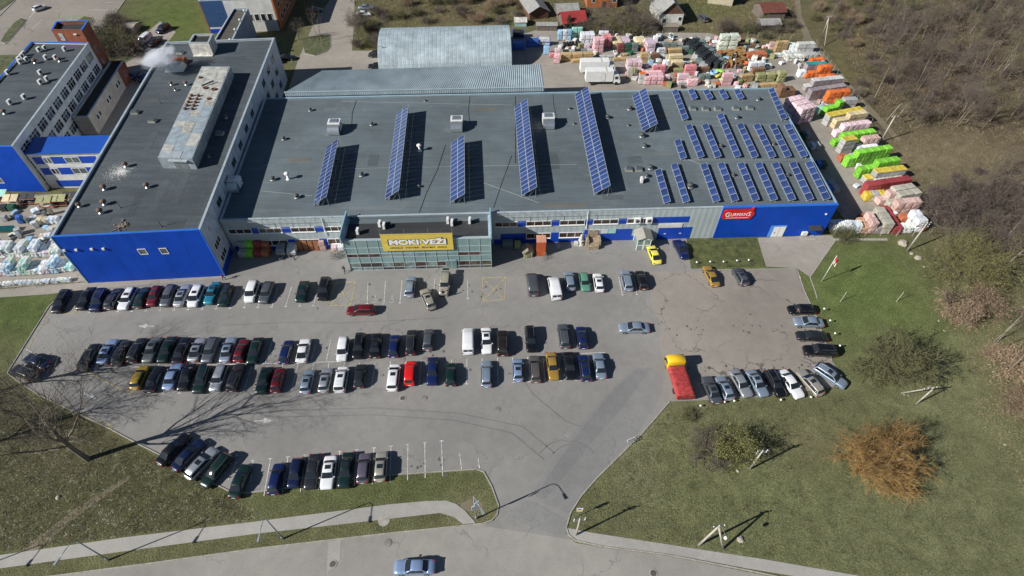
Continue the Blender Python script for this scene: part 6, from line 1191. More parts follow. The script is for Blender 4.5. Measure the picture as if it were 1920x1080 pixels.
mb = MB(); mb.lathe((0, .4, 0), [(.7, 0), (.7, .2), (.35, .35), (.3, .9), (.55, 1.1), (.5, 1.2)], 12); link('pedestal', mb.mesh('pedestal', st_m, (0, 0, 0), True), t); mb = MB(); mb.lathe((0, .4, 1.2), [(.25, 0), (.38, .5), (.2, .9), (.26, 1.15), (.1, 1.4)], 12); link('figure', mb.mesh('figure', st_m, (0, 0, 0), True), t); mb = MB(); mb.box((-.9, .3, 0), (.7, .9, .6)); link('side_block', mb.mesh('side_block', st_m), t)
A = HW[0]; u = A.hit(1198, 455)[0]; pc = A.P(u, 0, 1.5); t = thing('entrance_porch', 'small white-framed glass porch with pitched roof on the store front', 'porch', (pc.x, pc.y, .03), None, R(2.3))
for sx in (-1, 1):
    for sy in (-1, 1): mb = MB(); mb.box((sx * 1.25, sy * 1.35, 0), (.14, .14, 2.7)); link('post', mb.mesh('post', FRAME), t)
    mb = MB(); mb.box((sx * 1.25, 0, .1), (.03, 2.5, 2.5)); link('side_pane', mb.mesh('side_pane', TG), t)
    mb = MB(); mb.hexa([(0, -1.7, 3.3), (sx * 1.6, -1.7, 2.65), (sx * 1.6, 1.4, 2.65), (0, 1.4, 3.3)][::sx], [(0, -1.7, 3.38), (sx * 1.6, -1.7, 2.73), (sx * 1.6, 1.4, 2.73), (0, 1.4, 3.38)][::sx]); link('roof_slope', mb.mesh('roof_slope', mat('porch_roof', (.34, .33, .29), .8, var=.1)), t)
    mb = MB(); mb.box((sx * .6, -1.35, .1), (1.0, .05, 2.4)); link('door_leaf', mb.mesh('door_leaf', TG), t); mb = MB(); mb.box((sx * .6, -1.39, 1.1), (1.1, .04, .12)); link('door_rail', mb.mesh('door_rail', FRAME), t)
    mb = MB(); mb.box((sx * .08, -1.40, .05), (.1, .06, 2.55)); link('door_stile', mb.mesh('door_stile', FRAME), t)
mb = MB(); mb.box((0, -1.36, 2.58), (2.6, .12, .16)); link('lintel', mb.mesh('lintel', FRAME), t)

# loose clutter between the rows
def clutter(P, n, yard, group, kinds, cols, smin=.7, smax=1.5):
    Q = [(G(*p).x, G(*p).y) for p in P]; x0, x1 = min(q[0] for q in Q), max(q[0] for q in Q); y0, y1 = min(q[1] for q in Q), max(q[1] for q in Q); got = []; tries = 0
    while len(got) < n and tries < 6000:
        tries += 1; x, y = rg.uniform(x0, x1), rg.uniform(y0, y1); s = rg.uniform(smin, smax)
        if not in_poly(x, y, Q) or any((x - a) ** 2 + (y - b) ** 2 < (r * .9 + s * .45) ** 2 for a, b, r in PLACED): continue
        got.append((x, y, s)); PLACED.append((x, y, s * .5))
    got.sort(key=lambda g: PXY((g[0], g[1], 0))[0]); cnt = {}; items = []
    for g in got: k, c = rg.choice(kinds), rg.choice(cols); cnt[k, c] = cnt.get((k, c), 0) + 1; items.append((g, k, c, cnt[k, c]))
    for (x, y, s), k, c, i in items: pallet(x, y, .03, s, s * rg.uniform(.7, 1.2), rg.uniform(.5, 1.5), rg.uniform(0, 3), k, c, 'loose %s %s, %s such from the left, %s' % (c, KN[k], ORD[i - 1], yard), group)
def in_poly(x, y, P):
    c = False; j = len(P) - 1
    for i in range(len(P)):
        if (P[i][1] > y) != (P[j][1] > y) and x < (P[j][0] - P[i][0]) * (y - P[i][1]) / (P[j][1] - P[i][1]) + P[i][0]: c = not c
        j = i
    return c
CC = ['grey', 'brown', 'tan', 'white', 'pink', 'black', 'grey-green', 'beige', 'terracotta', 'pale grey', 'dark green', 'light blue', 'olive']
clutter([(1050, 68), (1240, 70), (1400, 78), (1478, 90), (1470, 120), (1448, 166), (1255, 166), (1178, 152), (1168, 118), (1050, 114)], 150, 'back yard clutter', 'loose goods in the back yard', ['block', 'bags', 'timber', 'timber', 'bags', 'tubs', 'block'], CC)
clutter([(1476, 100), (1530, 98), (1560, 150), (1600, 215), (1640, 280), (1700, 380), (1735, 436), (1570, 436), (1620, 390), (1560, 260), (1500, 140)], 34, 'side yard clutter', 'loose goods in the side yard', ['block', 'bags', 'timber'], ['grey', 'terracotta', 'white', 'beige', 'brick pink', 'brown'], .6, 1.1)
clutter([(-20, 400), (130, 395), (118, 470), (-20, 478)], 22, 'left yard clutter', 'loose goods in the left yard', ['bags', 'timber', 'block', 'tubs'], ['white', 'grey', 'grey-green', 'black', 'beige', 'light blue'], .7, 1.4)
# ------------------------------------------------------------------ vegetation
BARK = mat('bark', (.16, .135, .10), .95, var=.25, scale=3); TWIG = mat('twig', (.15, .125, .10), .95, var=.2, scale=.6); TWIG2 = mat('red_twig', (.118, .092, .08), .95, var=.2, scale=.6); TWIG3 = mat('olive_twig', (.15, .142, .07), .95, var=.2, scale=.6); TWIGO = mat('willow_twig', (.29, .18, .065), .9, var=.2, scale=.5)
TWIGB = mat('dry_leaf_twig', (.26, .19, .125), .95, var=.2, scale=.7); PALEB = mat('pale_bark', (.34, .31, .25), .9, var=.2, scale=2); BUD = mat('bud_green', (.21, .215, .06), .8, var=.25, scale=1.0); DEADLEAF = mat('dead_leaf', (.31, .225, .15), .9, var=.25, scale=1.0); NEEDLE = mat('needle', (.028, .055, .022), .9, var=.3, scale=1.0)
for _t in (TWIG, TWIG2, TWIGB, TWIG3, BARK, DEADLEAF): vary(_t, .72, 1.3)
def perturb(d, r, k):
    v = Vector((r.gauss(0, 1), r.gauss(0, 1), r.gauss(0, 1))) * k; return (d + v).normalized()
def branch(mb, r, p, d, L, rad, lev, maxlev, spec, ends, rt=None):
    seg = 4 if lev < 2 else 2; q = p; pts = [p]; up = spec['up'][min(lev, len(spec['up']) - 1)]
    for s in range(seg):
        d = perturb(d, r, spec['wob'] * (.5 if lev == 0 else 1)); d = (d + Vector((0, 0, up))).normalized(); n = q + d * (L / seg); r0 = rad * (1 - .7 * s / seg); r1 = rad * (1 - .7 * (s + 1) / seg) if lev < maxlev else rad * (1 - (s + 1) / seg * .85)
        tgt = mb[0] if lev <= spec['trunklev'] else mb[1]; tgt.tube(q, n, r0, r1, n=6 if lev == 0 else (4 if lev == 1 else 3), cap=False); q = n; pts.append(q)
    ends.append((q, d, lev))
    if lev >= maxlev: return
    for k in range(spec['n'][lev]):
        t = r.uniform(spec['lo'][lev], 1.0); i = min(seg - 1, int(t * seg)); b = pts[i].lerp(pts[i + 1], t * seg - i); ax = d.orthogonal().normalized(); ax.rotate(Matrix.Rotation(r.uniform(0, 2 * math.pi), 3, d)); ang = R(r.uniform(*spec['ang'])); nd = (d * math.cos(ang) + ax * math.sin(ang)).normalized()
        branch(mb, r, b, nd, L * r.uniform(*spec['len'][lev]), max(spec['rmin'], rad * (1 - .6 * t) * spec['rk']), lev + 1, maxlev, spec, ends)
TREES = {}
def tree_meshes(key, seed, H, spec, tm, cm, stems=1, leaf=None, leafn=0, leafs=.12, leafmat=None):
    if key in TREES: return TREES[key]
    r = random.Random(seed); tr_, cr = MB(), MB(); ends = []
    for s in range(stems):
        a = 2 * math.pi * s / stems + r.uniform(-.4, .4); lean = 0 if stems == 1 else r.uniform(*spec.get('lean', (.25, .9)))
        d = Vector((math.cos(a) * lean, math.sin(a) * lean, 1)).normalized(); o = Vector((math.cos(a), math.sin(a), 0)) * (0 if stems == 1 else r.uniform(.05, .4))
        branch((tr_, cr), r, o, d, H * (spec['tl'] if stems == 1 else r.uniform(.6, 1) * spec['tl']), spec['r0'] * (1 if stems == 1 else r.uniform(.5, 1)), 0, spec['lev'], spec, ends)
    me = [tr_.mesh('trunk', [tm]), cr.mesh('crown', [cm])]
    if leafn:
        lf = MB(); pts = [e for e in ends if e[2] >= spec['lev'] - 1]
        for k in range(leafn):
            p, d, _ = r.choice(pts); p = p + Vector((r.gauss(0, .22), r.gauss(0, .22), r.gauss(0, .2))); a = Vector((r.gauss(0, 1), r.gauss(0, 1), r.gauss(0, 1))).normalized() * leafs; b = a.orthogonal().normalized() * leafs * .6
            if p.z < .1: p.z = .1
            lf.quad([p - a, p - b, p + a, p + b])
        me.append(lf.mesh('foliage', [leafmat]))
    TREES[key] = me; return me
def put_tree(key, x, y, label, group, rz=0, sc=1.0, name='bare_tree', cat='tree', sz=None):
    t = thing(name, label, cat, (x, y, 0), group, rz); t.scale = (sc, sc, sz or sc)
    for me in TREES[key]: link(me.name.split('.')[0], me, t)
    return t
SP_TREE = dict(up=(.02, .10, .05, .03), wob=.13, n=(9, 6, 5, 4), lo=(.35, .25, .2, .2), ang=(28, 62), len=((.45, .75), (.4, .7), (.4, .75), (.4, .8)), rk=.5, rmin=.014, trunklev=1, lev=4, tl=.72, r0=.16)
SP_BIG = dict(up=(.03, .12, .06, .02, .01), wob=.15, n=(10, 7, 6, 4, 3), lo=(.28, .2, .2, .2, .2), ang=(24, 54), len=((.42, .68), (.45, .75), (.4, .7), (.4, .7), (.4, .7)), rk=.52, rmin=.012, trunklev=1, lev=4, tl=.74, r0=.36)
SP_BUSH = dict(up=(.02, .02, .0), wob=.2, n=(7, 6, 3), lo=(.2, .15, .1), ang=(20, 65), len=((.45, .8), (.4, .8), (.4, .8)), rk=.55, rmin=.016, trunklev=0, lev=3, tl=.95, r0=.06, lean=(.2, 1.5))
SP_SAP = dict(up=(.03, .12, .1), wob=.07, n=(9, 4, 3), lo=(.4, .3, .2), ang=(18, 45), len=((.3, .5), (.35, .6), (.4, .7)), rk=.45, rmin=.013, trunklev=0, lev=3, tl=.95, r0=.085)
for k in range(4): tree_meshes('tree%d' % k, 100 + k, 8.0, SP_TREE, BARK, TWIG if k % 2 else TWIG2)
for k in range(3): tree_meshes('sap%d' % k, 140 + k, 8.5, SP_SAP, PALEB if k == 1 else BARK, TWIG2 if k else TWIG)
tree_meshes('olivesap', 150, 8.0, SP_TREE, PALEB, TWIG3)
for k in range(2): tree_meshes('big%d' % k, 160 + k, 17.0, SP_BIG, BARK, TWIG)
for k in range(3): tree_meshes('bush%d' % k, 180 + k, 2.6, SP_BUSH, BARK, TWIG2 if k else TWIG, stems=14)
tree_meshes('dry0', 200, 3.2, SP_BUSH, BARK, TWIGB, stems=16, leafn=1500, leafs=.10, leafmat=DEADLEAF)
tree_meshes('oak', 210, 6.4, dict(SP_BUSH, r0=.13, lean=(.3, 1.45), rmin=.04, n=(9, 7, 4), wob=.28, tl=.9), BARK, mat('gnarl_twig', (.125, .122, .058), .95, var=.25, scale=.8), stems=22, leafn=1500, leafs=.10, leafmat=TWIG3)
tree_meshes('willow', 220, 6.2, dict(SP_BUSH, r0=.10, rmin=.015, n=(11, 9, 5), lo=(.25, .15, .1), up=(-.02, .01, .02), ang=(18, 65), len=((.38, .6), (.35, .55), (.35, .6)), tl=.80, lean=(.1, 2.4)), PALEB, TWIGO, stems=34)
tree_meshes('yellowbush', 230, 4.6, dict(SP_BUSH, r0=.09, lean=(.1, .8), rmin=.022), BARK, TWIG3, stems=12, leafn=4200, leafs=.10, leafmat=BUD)
tree_meshes('olivewillow', 240, 7.2, dict(SP_BUSH, r0=.11, lean=(.25, 1.1), n=(9, 7, 3), rmin=.022, up=(.01, .03, .02)), BARK, TWIG3, stems=16, leafn=3800, leafs=.10, leafmat=mat('catkin_green', (.20, .19, .045), .8, var=.25, scale=1.0))
tree_meshes('greenbush', 250, 2.4, SP_BUSH, BARK, TWIG3, stems=14, leafn=900, leafs=.09, leafmat=mat('scrub_green', (.075, .085, .04), .9, var=.25))
def conifer(key, H, Rr, seed):
    r = random.Random(seed); tr_, cr = MB(), MB(); tr_.tube((0, 0, 0), (0, 0, H), .14, .02, n=6)
    z = .5
    while z < H - .2:
        n = 9
        for k in range(n):
            a = 2 * math.pi * k / n + r.uniform(-.3, .3); L = Rr * (1 - z / H) * r.uniform(.75, 1.1) + .15; tip = Vector((math.cos(a) * L, math.sin(a) * L, z - L * .25)); side = Vector((-math.sin(a), math.cos(a), 0))
            for s in range(5):
                t0 = s / 5; p = Vector((0, 0, z)).lerp(tip, t0 + .1); w = (.18 + .5 * (1 - t0)) * L * .35 + .05
                cr.quad([p - side * w + Vector((0, 0, r.uniform(-.08, .05))), p + (tip - Vector((0, 0, z))).normalized() * .35, p + side * w + Vector((0, 0, r.uniform(-.08, .05))), p - Vector((0, 0, .06))])
        z += .32
    TREES[key] = [tr_.mesh('trunk', [BARK]), cr.mesh('crown', [NEEDLE])]
conifer('fir', 7.5, 2.2, 9); conifer('fir_small', 3.6, 1.4, 10)
rv = random.Random(77)
def inpoly(x, y, P):
    c = False; j = len(P) - 1
    for i in range(len(P)):
        if (P[i][1] > y) != (P[j][1] > y) and x < (P[j][0] - P[i][0]) * (y - P[i][1]) / (P[j][1] - P[i][1]) + P[i][0]: c = not c
        j = i
    return c
def scatter(P, n, keys, lab, group, name, cat, smin=.7, smax=1.15, mind=1.6, zone=''):
    bx0, bx1 = min(p[0] for p in P), max(p[0] for p in P); W_ = [G(*p) for p in P]; Q = [(v.x, v.y) for v in W_]; x0, x1 = min(q[0] for q in Q), max(q[0] for q in Q); y0, y1 = min(q[1] for q in Q), max(q[1] for q in Q); got = []; tries = 0
    while len(got) < n and tries < n * 60:
        tries += 1; x, y = rv.uniform(x0, x1), rv.uniform(y0, y1)
        if not inpoly(x, y, Q) or any((x - a) ** 2 + (y - b) ** 2 < mind ** 2 for a, b in got): continue
        got.append((x, y))
    got.sort(key=lambda q: PXY((q[0], q[1], 0))[0]); m = len(got)
    for k, (x, y) in enumerate(got):
        l = lab
        if m <= 40: l = '%s, %s' % (lab, ('%s from the left' % ORD[k]) if k < m / 2 else ('%s from the right' % ORD[m - 1 - k]))
        put_tree(rv.choice(keys), x, y, l, group, rv.uniform(0, 6.3), rv.uniform(smin, smax), name, cat)
TH = [(1640, -20), (1628, 60), (1640, 120), (1628, 190), (1680, 235), (1760, 250), (1840, 262), (1960, 240), (1960, -20)]
scatter(TH, 220, ['tree0', 'tree1', 'tree2', 'tree3', 'sap0', 'sap2', 'sap2', 'sap0', 'sap1', 'sap2', 'sap1', 'olivesap'], 'leafless brown tree in the dense thicket at the upper right', 'leafless trees of the upper right thicket', 'bare_tree', 'tree', .6, 1.05, 1.8)
scatter(TH, 50, ['bush0', 'bush1', 'bush2'], 'brown undergrowth bush below the thicket trees', 'undergrowth of the upper right thicket', 'bare_bush', 'bush', .45, .85, 2.6)
scatter([(1552, 20), (1640, -20), (1640, 200), (1610, 190), (1565, 110)], 22, ['bush0', 'greenbush', 'dry0'], 'low scrub bush between footpath and thicket', 'scrub between footpath and thicket', 'scrub_bush', 'bush', .5, .9, 3.0)
scatter([(1745, 360), (1800, 320), (1870, 330), (1960, 320), (1960, 520), (1850, 500), (1780, 450)], 30, ['tree1', 'tree3', 'sap0', 'bush1', 'bush2'], 'leafless tree in the grey thicket right of the side yard', 'leafless trees right of the side yard', 'bare_tree', 'tree', .45, .75, 2.6)
scatter([(1850, 330), (1960, 280), (1960, 520), (1870, 480)], 20, ['tree0', 'tree2', 'sap2', 'sap1', 'olivesap'], 'taller leafless tree at the right edge beyond the yard', 'taller leafless trees at the right edge', 'bare_tree', 'tree', .55, .9, 2.4)
scatter([(1740, 400), (1765, 345), (1830, 350), (1960, 400), (1960, 500), (1800, 470)], 26, ['bush0', 'bush1', 'bush2'], 'grey bush in the thicket right of the side yard', 'bushes right of the side yard', 'bare_bush', 'bush', 1.0, 1.6, 2.2)
scatter([(1825, 690), (1860, 640), (1960, 520), (1960, 800), (1900, 790)], 14, ['dry0', 'tree1', 'sap1', 'dry0'], 'dry-leaved tree or bush at the right edge', 'dry-leaved growth at the right edge', 'dry_leaved_bush', 'bush', .6, 1.0, 3.0)
for px, py, k, s, l in ((1795, 600, 'dry0', 1.15, 'beige dry-leaved bush right of the small goal posts'), (1830, 575, 'dry0', 1.2, 'larger beige bush behind the dry-leaved one'), (1765, 575, 'tree0', .5, 'small crooked tree by the green willow'), (1870, 640, 'sap1', .8, 'slender pale-barked tree leaning out at the right'), (1890, 690, 'dry0', 1.1, 'dry bush at the right edge'), (1900, 760, 'dry0', .9, 'low dry bush at the far right edge'), (1885, 650, 'sap0', .85, 'thin tree beside the pale-barked one')):
    p = G(px, py); put_tree(k, p.x, p.y, l, None, rv.uniform(0, 6), s, 'bare_tree' if k[0] in 'st' else 'dry_leaved_bush', 'tree' if k[0] in 'st' else 'bush')
p = G(1668, 692); put_tree('oak', p.x, p.y, 'wide bare olive-brown tree on the lawn right of the cars', None, .4, .9, 'spreading_tree', 'tree')
p = G(1640, 872); put_tree('willow', p.x, p.y, 'orange-twigged willow bush on the lower right grass', None, 1.2, 1.14, 'willow_bush', 'bush')
p = G(1368, 850); put_tree('yellowbush', p.x, p.y, 'yellow-green budding bush below the row of silver cars', None, .3, .84, 'budding_bush', 'bush'); p = G(1328, 846); put_tree('bush0', p.x, p.y, 'small bare bush left of the budding one', None, .9, 1.35, 'bare_bush', 'bush'); p = G(1288, 782); put_tree('greenbush', p.x, p.y, 'tiny scrub bush below the truck', None, .9, .5, 'scrub_bush', 'bush')
p = G(1795, 525); put_tree('olivewillow', p.x, p.y, 'yellow-green willow right of the lawn', None, .3, .95, 'willow_tree', 'tree'); p = G(1795, 500); put_tree('olivewillow', p.x, p.y, 'second yellow-green willow behind the first', None, 2.3, .8, 'willow_tree', 'tree')
p = G(1572, 440); put_tree('greenbush', p.x + .5, p.y - .8, 'brown hedge bush at the store corner fence', None, .3, 1.0, 'hedge_bush', 'bush', .9)
p = G(165, 861); put_tree('big0', p.x, p.y, 'tall bare tree at the lower left throwing branch shadows over the lot', None, 2.1, 1.12, 'bare_tree', 'tree')
p = G(-30, 742); put_tree('big1', p.x, p.y, 'tall bare tree at the left edge of the picture', None, .7, 1.0, 'bare_tree', 'tree'); p = G(70, 800); put_tree('tree2', p.x, p.y, 'small bare tree left of the tall one', None, .2, 1.2, 'bare_tree', 'tree'); p = G(-70, 850); put_tree('big0', p.x, p.y, 'bare tree just outside the left edge', None, 4.0, .8, 'bare_tree', 'tree')
# far edge of the site
scatter([(1075, 62), (1230, 62), (1225, 20), (1160, 22), (1100, 40)], 16, ['tree0', 'tree1', 'tree3', 'bush1'], 'leafless garden tree behind the back yard fence', 'leafless garden trees behind the back yard', 'bare_tree', 'tree', .5, .8, 3.5)
scatter([(1075, 66), (1235, 66), (1225, 45), (1100, 45)], 18, ['bush0', 'bush1', 'greenbush'], 'scrubby garden bush along the back yard fence', 'garden bushes along the back fence', 'scrub_bush', 'bush', .7, 1.3, 2.4)
scatter([(745, 48), (985, 45), (985, -20), (735, -20)], 34, ['bush0', 'greenbush', 'dry0', 'bush2', 'sap2'], 'brown scrub bush on the slope behind the hangar', 'scrub behind the hangar', 'scrub_bush', 'bush', .6, 1.1, 4.0)
scatter([(668, 100), (722, 100), (722, 20), (672, 35)], 18, ['bush0', 'greenbush', 'bush2', 'tree1'], 'scrub growing left of the hangar', 'scrub left of the hangar', 'scrub_bush', 'bush', .6, 1.0, 2.4)
scatter([(185, 110), (250, 105), (252, 70), (215, 40), (195, 70)], 20, ['bush0', 'bush1', 'greenbush'], 'grey scrub beside the brick tower', 'scrub beside the brick tower', 'scrub_bush', 'bush', .9, 1.5, 2.2)
scatter([(1395, 75), (1480, 75), (1490, 50), (1470, 20), (1400, 55)], 12, ['bush0', 'bush2', 'greenbush'], 'brown scrub around the rusty-roofed shed', 'scrub around the rusty-roofed shed', 'scrub_bush', 'bush', .6, 1.0, 3.0)
scatter([(1530, 60), (1620, 40), (1630, -20), (1520, -20)], 16, ['bush1', 'tree1', 'dry0', 'greenbush'], 'scrub at the top right of the footpath', 'scrub right of the footpath top', 'scrub_bush', 'bush', .5, .9, 4.0)
for px, py, k, s, l in ((604, 88, 'sap1', 1.0, 'pale birch on the kerbed island behind the store'), (598, 80, 'sap1', .9, 'second pale birch on the kerbed island'), (560, 75, 'tree1', .8, 'bare tree in the shade behind the warehouse'), (1358 , 62, 'bush2', 1.3, 'dark bare bush in the field beside the parked car')):
    p = G(px, py); put_tree(k, p.x, p.y, l, None, rv.uniform(0, 6), s, 'bare_tree' if k[0] in 'st' else 'bare_bush', 'tree' if k[0] in 'st' else 'bush')
for px, py, k, s, l in ((1066, 52, 'fir_small', 1.15, 'small dark conifer before the red-roofed hut'), (1690, 48, 'fir', 1.0, 'dark green conifer at the top of the thicket'), (1700, 22, 'fir', .9, 'conifer behind the first at the top of the thicket'), (1830, 20, 'fir', .8, 'conifer at the top right corner'), (1675, 60, 'fir', .7, 'smaller conifer at the thicket edge')):
    p = G(px, py); put_tree(k, p.x, p.y, l, None, rv.uniform(0, 6), s, 'conifer', 'tree')
# dry grass and weeds over the rough ground
def tufts(name, label, P, n, m, h=(.15, .4), cat='grass', seed=1, w=.05):
    r = random.Random(seed); Q = [(G(*p).x, G(*p).y) for p in P]; x0, x1 = min(q[0] for q in Q), max(q[0] for q in Q); y0, y1 = min(q[1] for q in Q), max(q[1] for q in Q); mb = MB(); k = 0
    while k < n:
        x, y = r.uniform(x0, x1), r.uniform(y0, y1)
        if not inpoly(x, y, Q): continue
        k += 1
        for b in range(3):
            a = r.uniform(0, 6.3); hh = r.uniform(*h); dx, dy = math.cos(a) * w, math.sin(a) * w; ox, oy = r.gauss(0, .1), r.gauss(0, .1); lx, ly = r.gauss(0, .18), r.gauss(0, .18); i = len(mb.v)
            mb.v += [(x + ox - dx, y + oy - dy, 0), (x + ox + dx, y + oy + dy, 0), (x + ox + lx, y + oy + ly, hh)]; mb.f.append((i, i + 1, i + 2)); mb.m.append(0)
    return tag(mb.build(name, m), label, cat, None, 'stuff')
tufts('dry_grass', 'dry straw-coloured grass over the rough ground at the right', [(1560, 60), (1640, 0), (1960, 0), (1960, 1000), (1840, 800), (1760, 500), (1745, 440), (1700, 330)], 26000, mat('straw_grass', (.24, .195, .115), .9, var=.3, scale=.4), (.12, .42), seed=5)
tufts('dry_grass', 'dry grass on the slope behind the hangar and yard', [(610, -20), (1500, -20), (1490, 70), (1440, 84), (1330, 60), (1150, 56), (1010, 50), (960, 40), (740, 48)], 12000, MATS['straw_grass'], (.15, .5), seed=6, w=.07)
tufts('verge_grass', 'short tufted grass on the lower left verge', [(-20, 730), (75, 750), (290, 858), (440, 932), (480, 972), (-20, 1036)], 16000, mat('verge_blades', (.125, .122, .06), .9, var=.35, scale=.5), (.04, .14), seed=7, w=.035)
tufts('verge_grass', 'short tufted grass on the lower right lawn', [(1215, 815), (1260, 765), (1580, 735), (1900, 830), (1920, 1080), (1600, 1074), (1440, 1046), (1100, 994), (1075, 975), (1100, 930)], 26000, mat('lawn_blades', (.142, .145, .07), .9, var=.35, scale=.5), (.03, .10), seed=8, w=.035)
tufts('leaf_litter', 'pale fallen leaves and bits scattered on the verges', [(-20, 740), (290, 860), (480, 930), (480, 972), (-20, 1036)], 900, mat('litter', (.42, .40, .34), .9), (.01, .04), 'litter', seed=9, w=.05)
# ------------------------------------------------------------------ houses and huts at the top
def hut(name, label, L, Rr, depth, h, rise, wm, rm, ridge='depth', over=.3, cat='house', win=(), door=None, gm=None):
    A, B = G(*L), G(*Rr); ax = (B - A); w = ax.length; ax.normalize(); n = Vector((-ax.y, ax.x, 0)); t = thing(name, label, cat, tuple(A)); C_, D = B + n * depth, A + n * depth; P = [A, B, C_, D]; Wl = []
    ins_ = inset(P, .15)
    for k in range(4):
        l = (k + 1) % 4; mb = MB(); mb.hexa([(q.x, q.y, 0) for q in (P[k], P[l], ins_[l], ins_[k])], [(q.x, q.y, h) for q in (P[k], P[l], ins_[l], ins_[k])]); mb.build('wall', wm, t); Wl.append(Wall(P[k], P[l]))
    z = Vector((0, 0, 1))
    if ridge == 'depth':
        m0, m1 = (A + B) / 2 - n * over + z * (h + rise), (C_ + D) / 2 + n * over + z * (h + rise); e = over
        for s, (p, q) in ((0, (A, D)), (1, (B, C_))):
            o = -ax * e if s == 0 else ax * e; dz = -rise * e / (w / 2)
            a, b = p - n * over + o + z * (h + dz), q + n * over + o + z * (h + dz); mb = MB(); pts = [a, m0, m1, b]; mb.hexa([tuple(v) for v in (pts if s else pts[::-1])], [tuple(v + z * .1) for v in (pts if s else pts[::-1])]); mb.build('roof_slope', rm, t)
        for p, q in ((A, B), (D, C_)):
            mb = MB(); m_ = (p + q) / 2; mb.quad([tuple(p + z * h), tuple(q + z * h), tuple(m_ + z * (h + rise))]); mb.build('gable', gm or wm, t)
    else:
        m0, m1 = (A + D) / 2 - ax * over + z * (h + rise), (B + C_) / 2 + ax * over + z * (h + rise)
        for s, (p, q) in ((0, (A, B)), (1, (D, C_))):
            o = -n * over if s == 0 else n * over; a, b = p + o - ax * over + z * (h - .1), q + o + ax * over + z * (h - .1); mb = MB(); pts = [a, b, m1, m0] if s == 0 else [a, m0, m1, b]; mb.hexa([tuple(v) for v in pts], [tuple(v + z * .1) for v in pts]); mb.build('roof_slope', rm, t)
        for p, q in ((A, D), (B, C_)): mb = MB(); m_ = (p + q) / 2; mb.quad([tuple(p + z * h), tuple(q + z * h), tuple(m_ + z * (h + rise))]); mb.build('gable', gm or wm, t)
    if win: windows(t, Wl[0], list(win), FRAME, GLASS, mull=1)
    if door: mb = MB(); Wl[0].box(mb, door[0], door[1], .02, 1.95, .003, .06); d = mb.build('door', DARKM, t); mb = MB(); Wl[0].box(mb, door[0] + .1, door[0] + .16, .95, 1.05, .06, .1); mb.build('handle', STEEL, d)
    return t, Wl
SLATE = mat('slate_roof', (.30, .30, .29), .8, var=.15, scale=1); RUSTR = mat('rust_roof', (.155, .05, .035), .8, var=.2, scale=1.2); REDR = mat('red_roof', (.34, .04, .04), .6, var=.12); OLDWOOD = mat('old_boards', (.17, .14, .12), .9, var=.25, scale=2); TANW = mat('tan_wall', (.45, .40, .29), .9, var=.1); BROWNB = mat('brown_boards', (.14, .07, .045), .85, var=.2, scale=2)
t, _ = hut('gabled_house', 'white gabled house with grey roof and brown gable at the top', (1233, 48), (1278, 47), 12, 3.4, 3.6, PLASTER, SLATE, 'depth', .5, win=((6.0, 7.2, 1.3, 2.5),), door=(1.2, 2.2), gm=BROWNB)
hut('brick_house', 'orange brick house with white-framed window at the top edge', (1100, 15), (1156, 14), 9, 4.5, 3, BRICK2, RUSTR, 'width', .5, win=((8.2, 9.5, 1.6, 3.0), (1.5, 2.6, 1.6, 3.0)), door=(5, 6.2))
hut('rusty_shed', 'shed with rusty red roof left of the footpath', (1427, 40), (1469, 38), 7.5, 2.6, 1.4, OLDWOOD, RUSTR, 'width', .3, 'shed')
hut('lean_to_shed', 'grey-roofed lean-to below the rusty shed', (1426, 58), (1461, 57), 4.5, 1.8, .8, OLDWOOD, SLATE, 'width', .3, 'shed')
hut('garden_shack', 'grey garden shack with patched roof at the top left of the gardens', (993, 38), (1028, 34), 11, 2.4, 1.6, BROWNB, SLATE, 'depth', .5, 'shed')
hut('red_roofed_hut', 'hut with bright red pitched roof behind the white bales', (1056, 54), (1098, 50), 6, 1.6, 2.2, OLDWOOD, REDR, 'width', .4, 'hut')
hut('grey_barn', 'low grey tin barn behind the red-roofed hut', (1046, 38), (1085, 36), 7, 2.2, 1.4, OLDWOOD, SLATE, 'width', .3, 'barn')
hut('small_greenhouse', 'small teal and white hut beside the hangar racks', (965, 50), (987, 50), 3.5, 1.4, .6, mat('teal_board', (.3, .45, .45), .6), OLDW, 'width', .2, 'hut')
hut('tan_house', 'low tan building at the top edge', (1326, 6), (1372, 12), 8, 3, 2, TANW, SLATE, 'width', .4, 'house')
hut('board_shelter', 'low grey board shelter along the racks', (1006, 58), (1044, 58), 2.5, 1.6, .5, OLDWOOD, SLATE, 'width', .2, 'shelter')
hut('scrap_shelter', 'small dark scrap shelter below the gabled house', (1243, 60), (1270, 60), 2.5, 1.6, .4, OLDWOOD, WOODG, 'width', .2, 'shelter')
p = G(243, 60); hut('garden_box', 'small grey concrete box in the grass behind the office', (232, 62), (254, 62), 4, 1.6, .3, CONC, CONC, 'width', .1, 'hut')

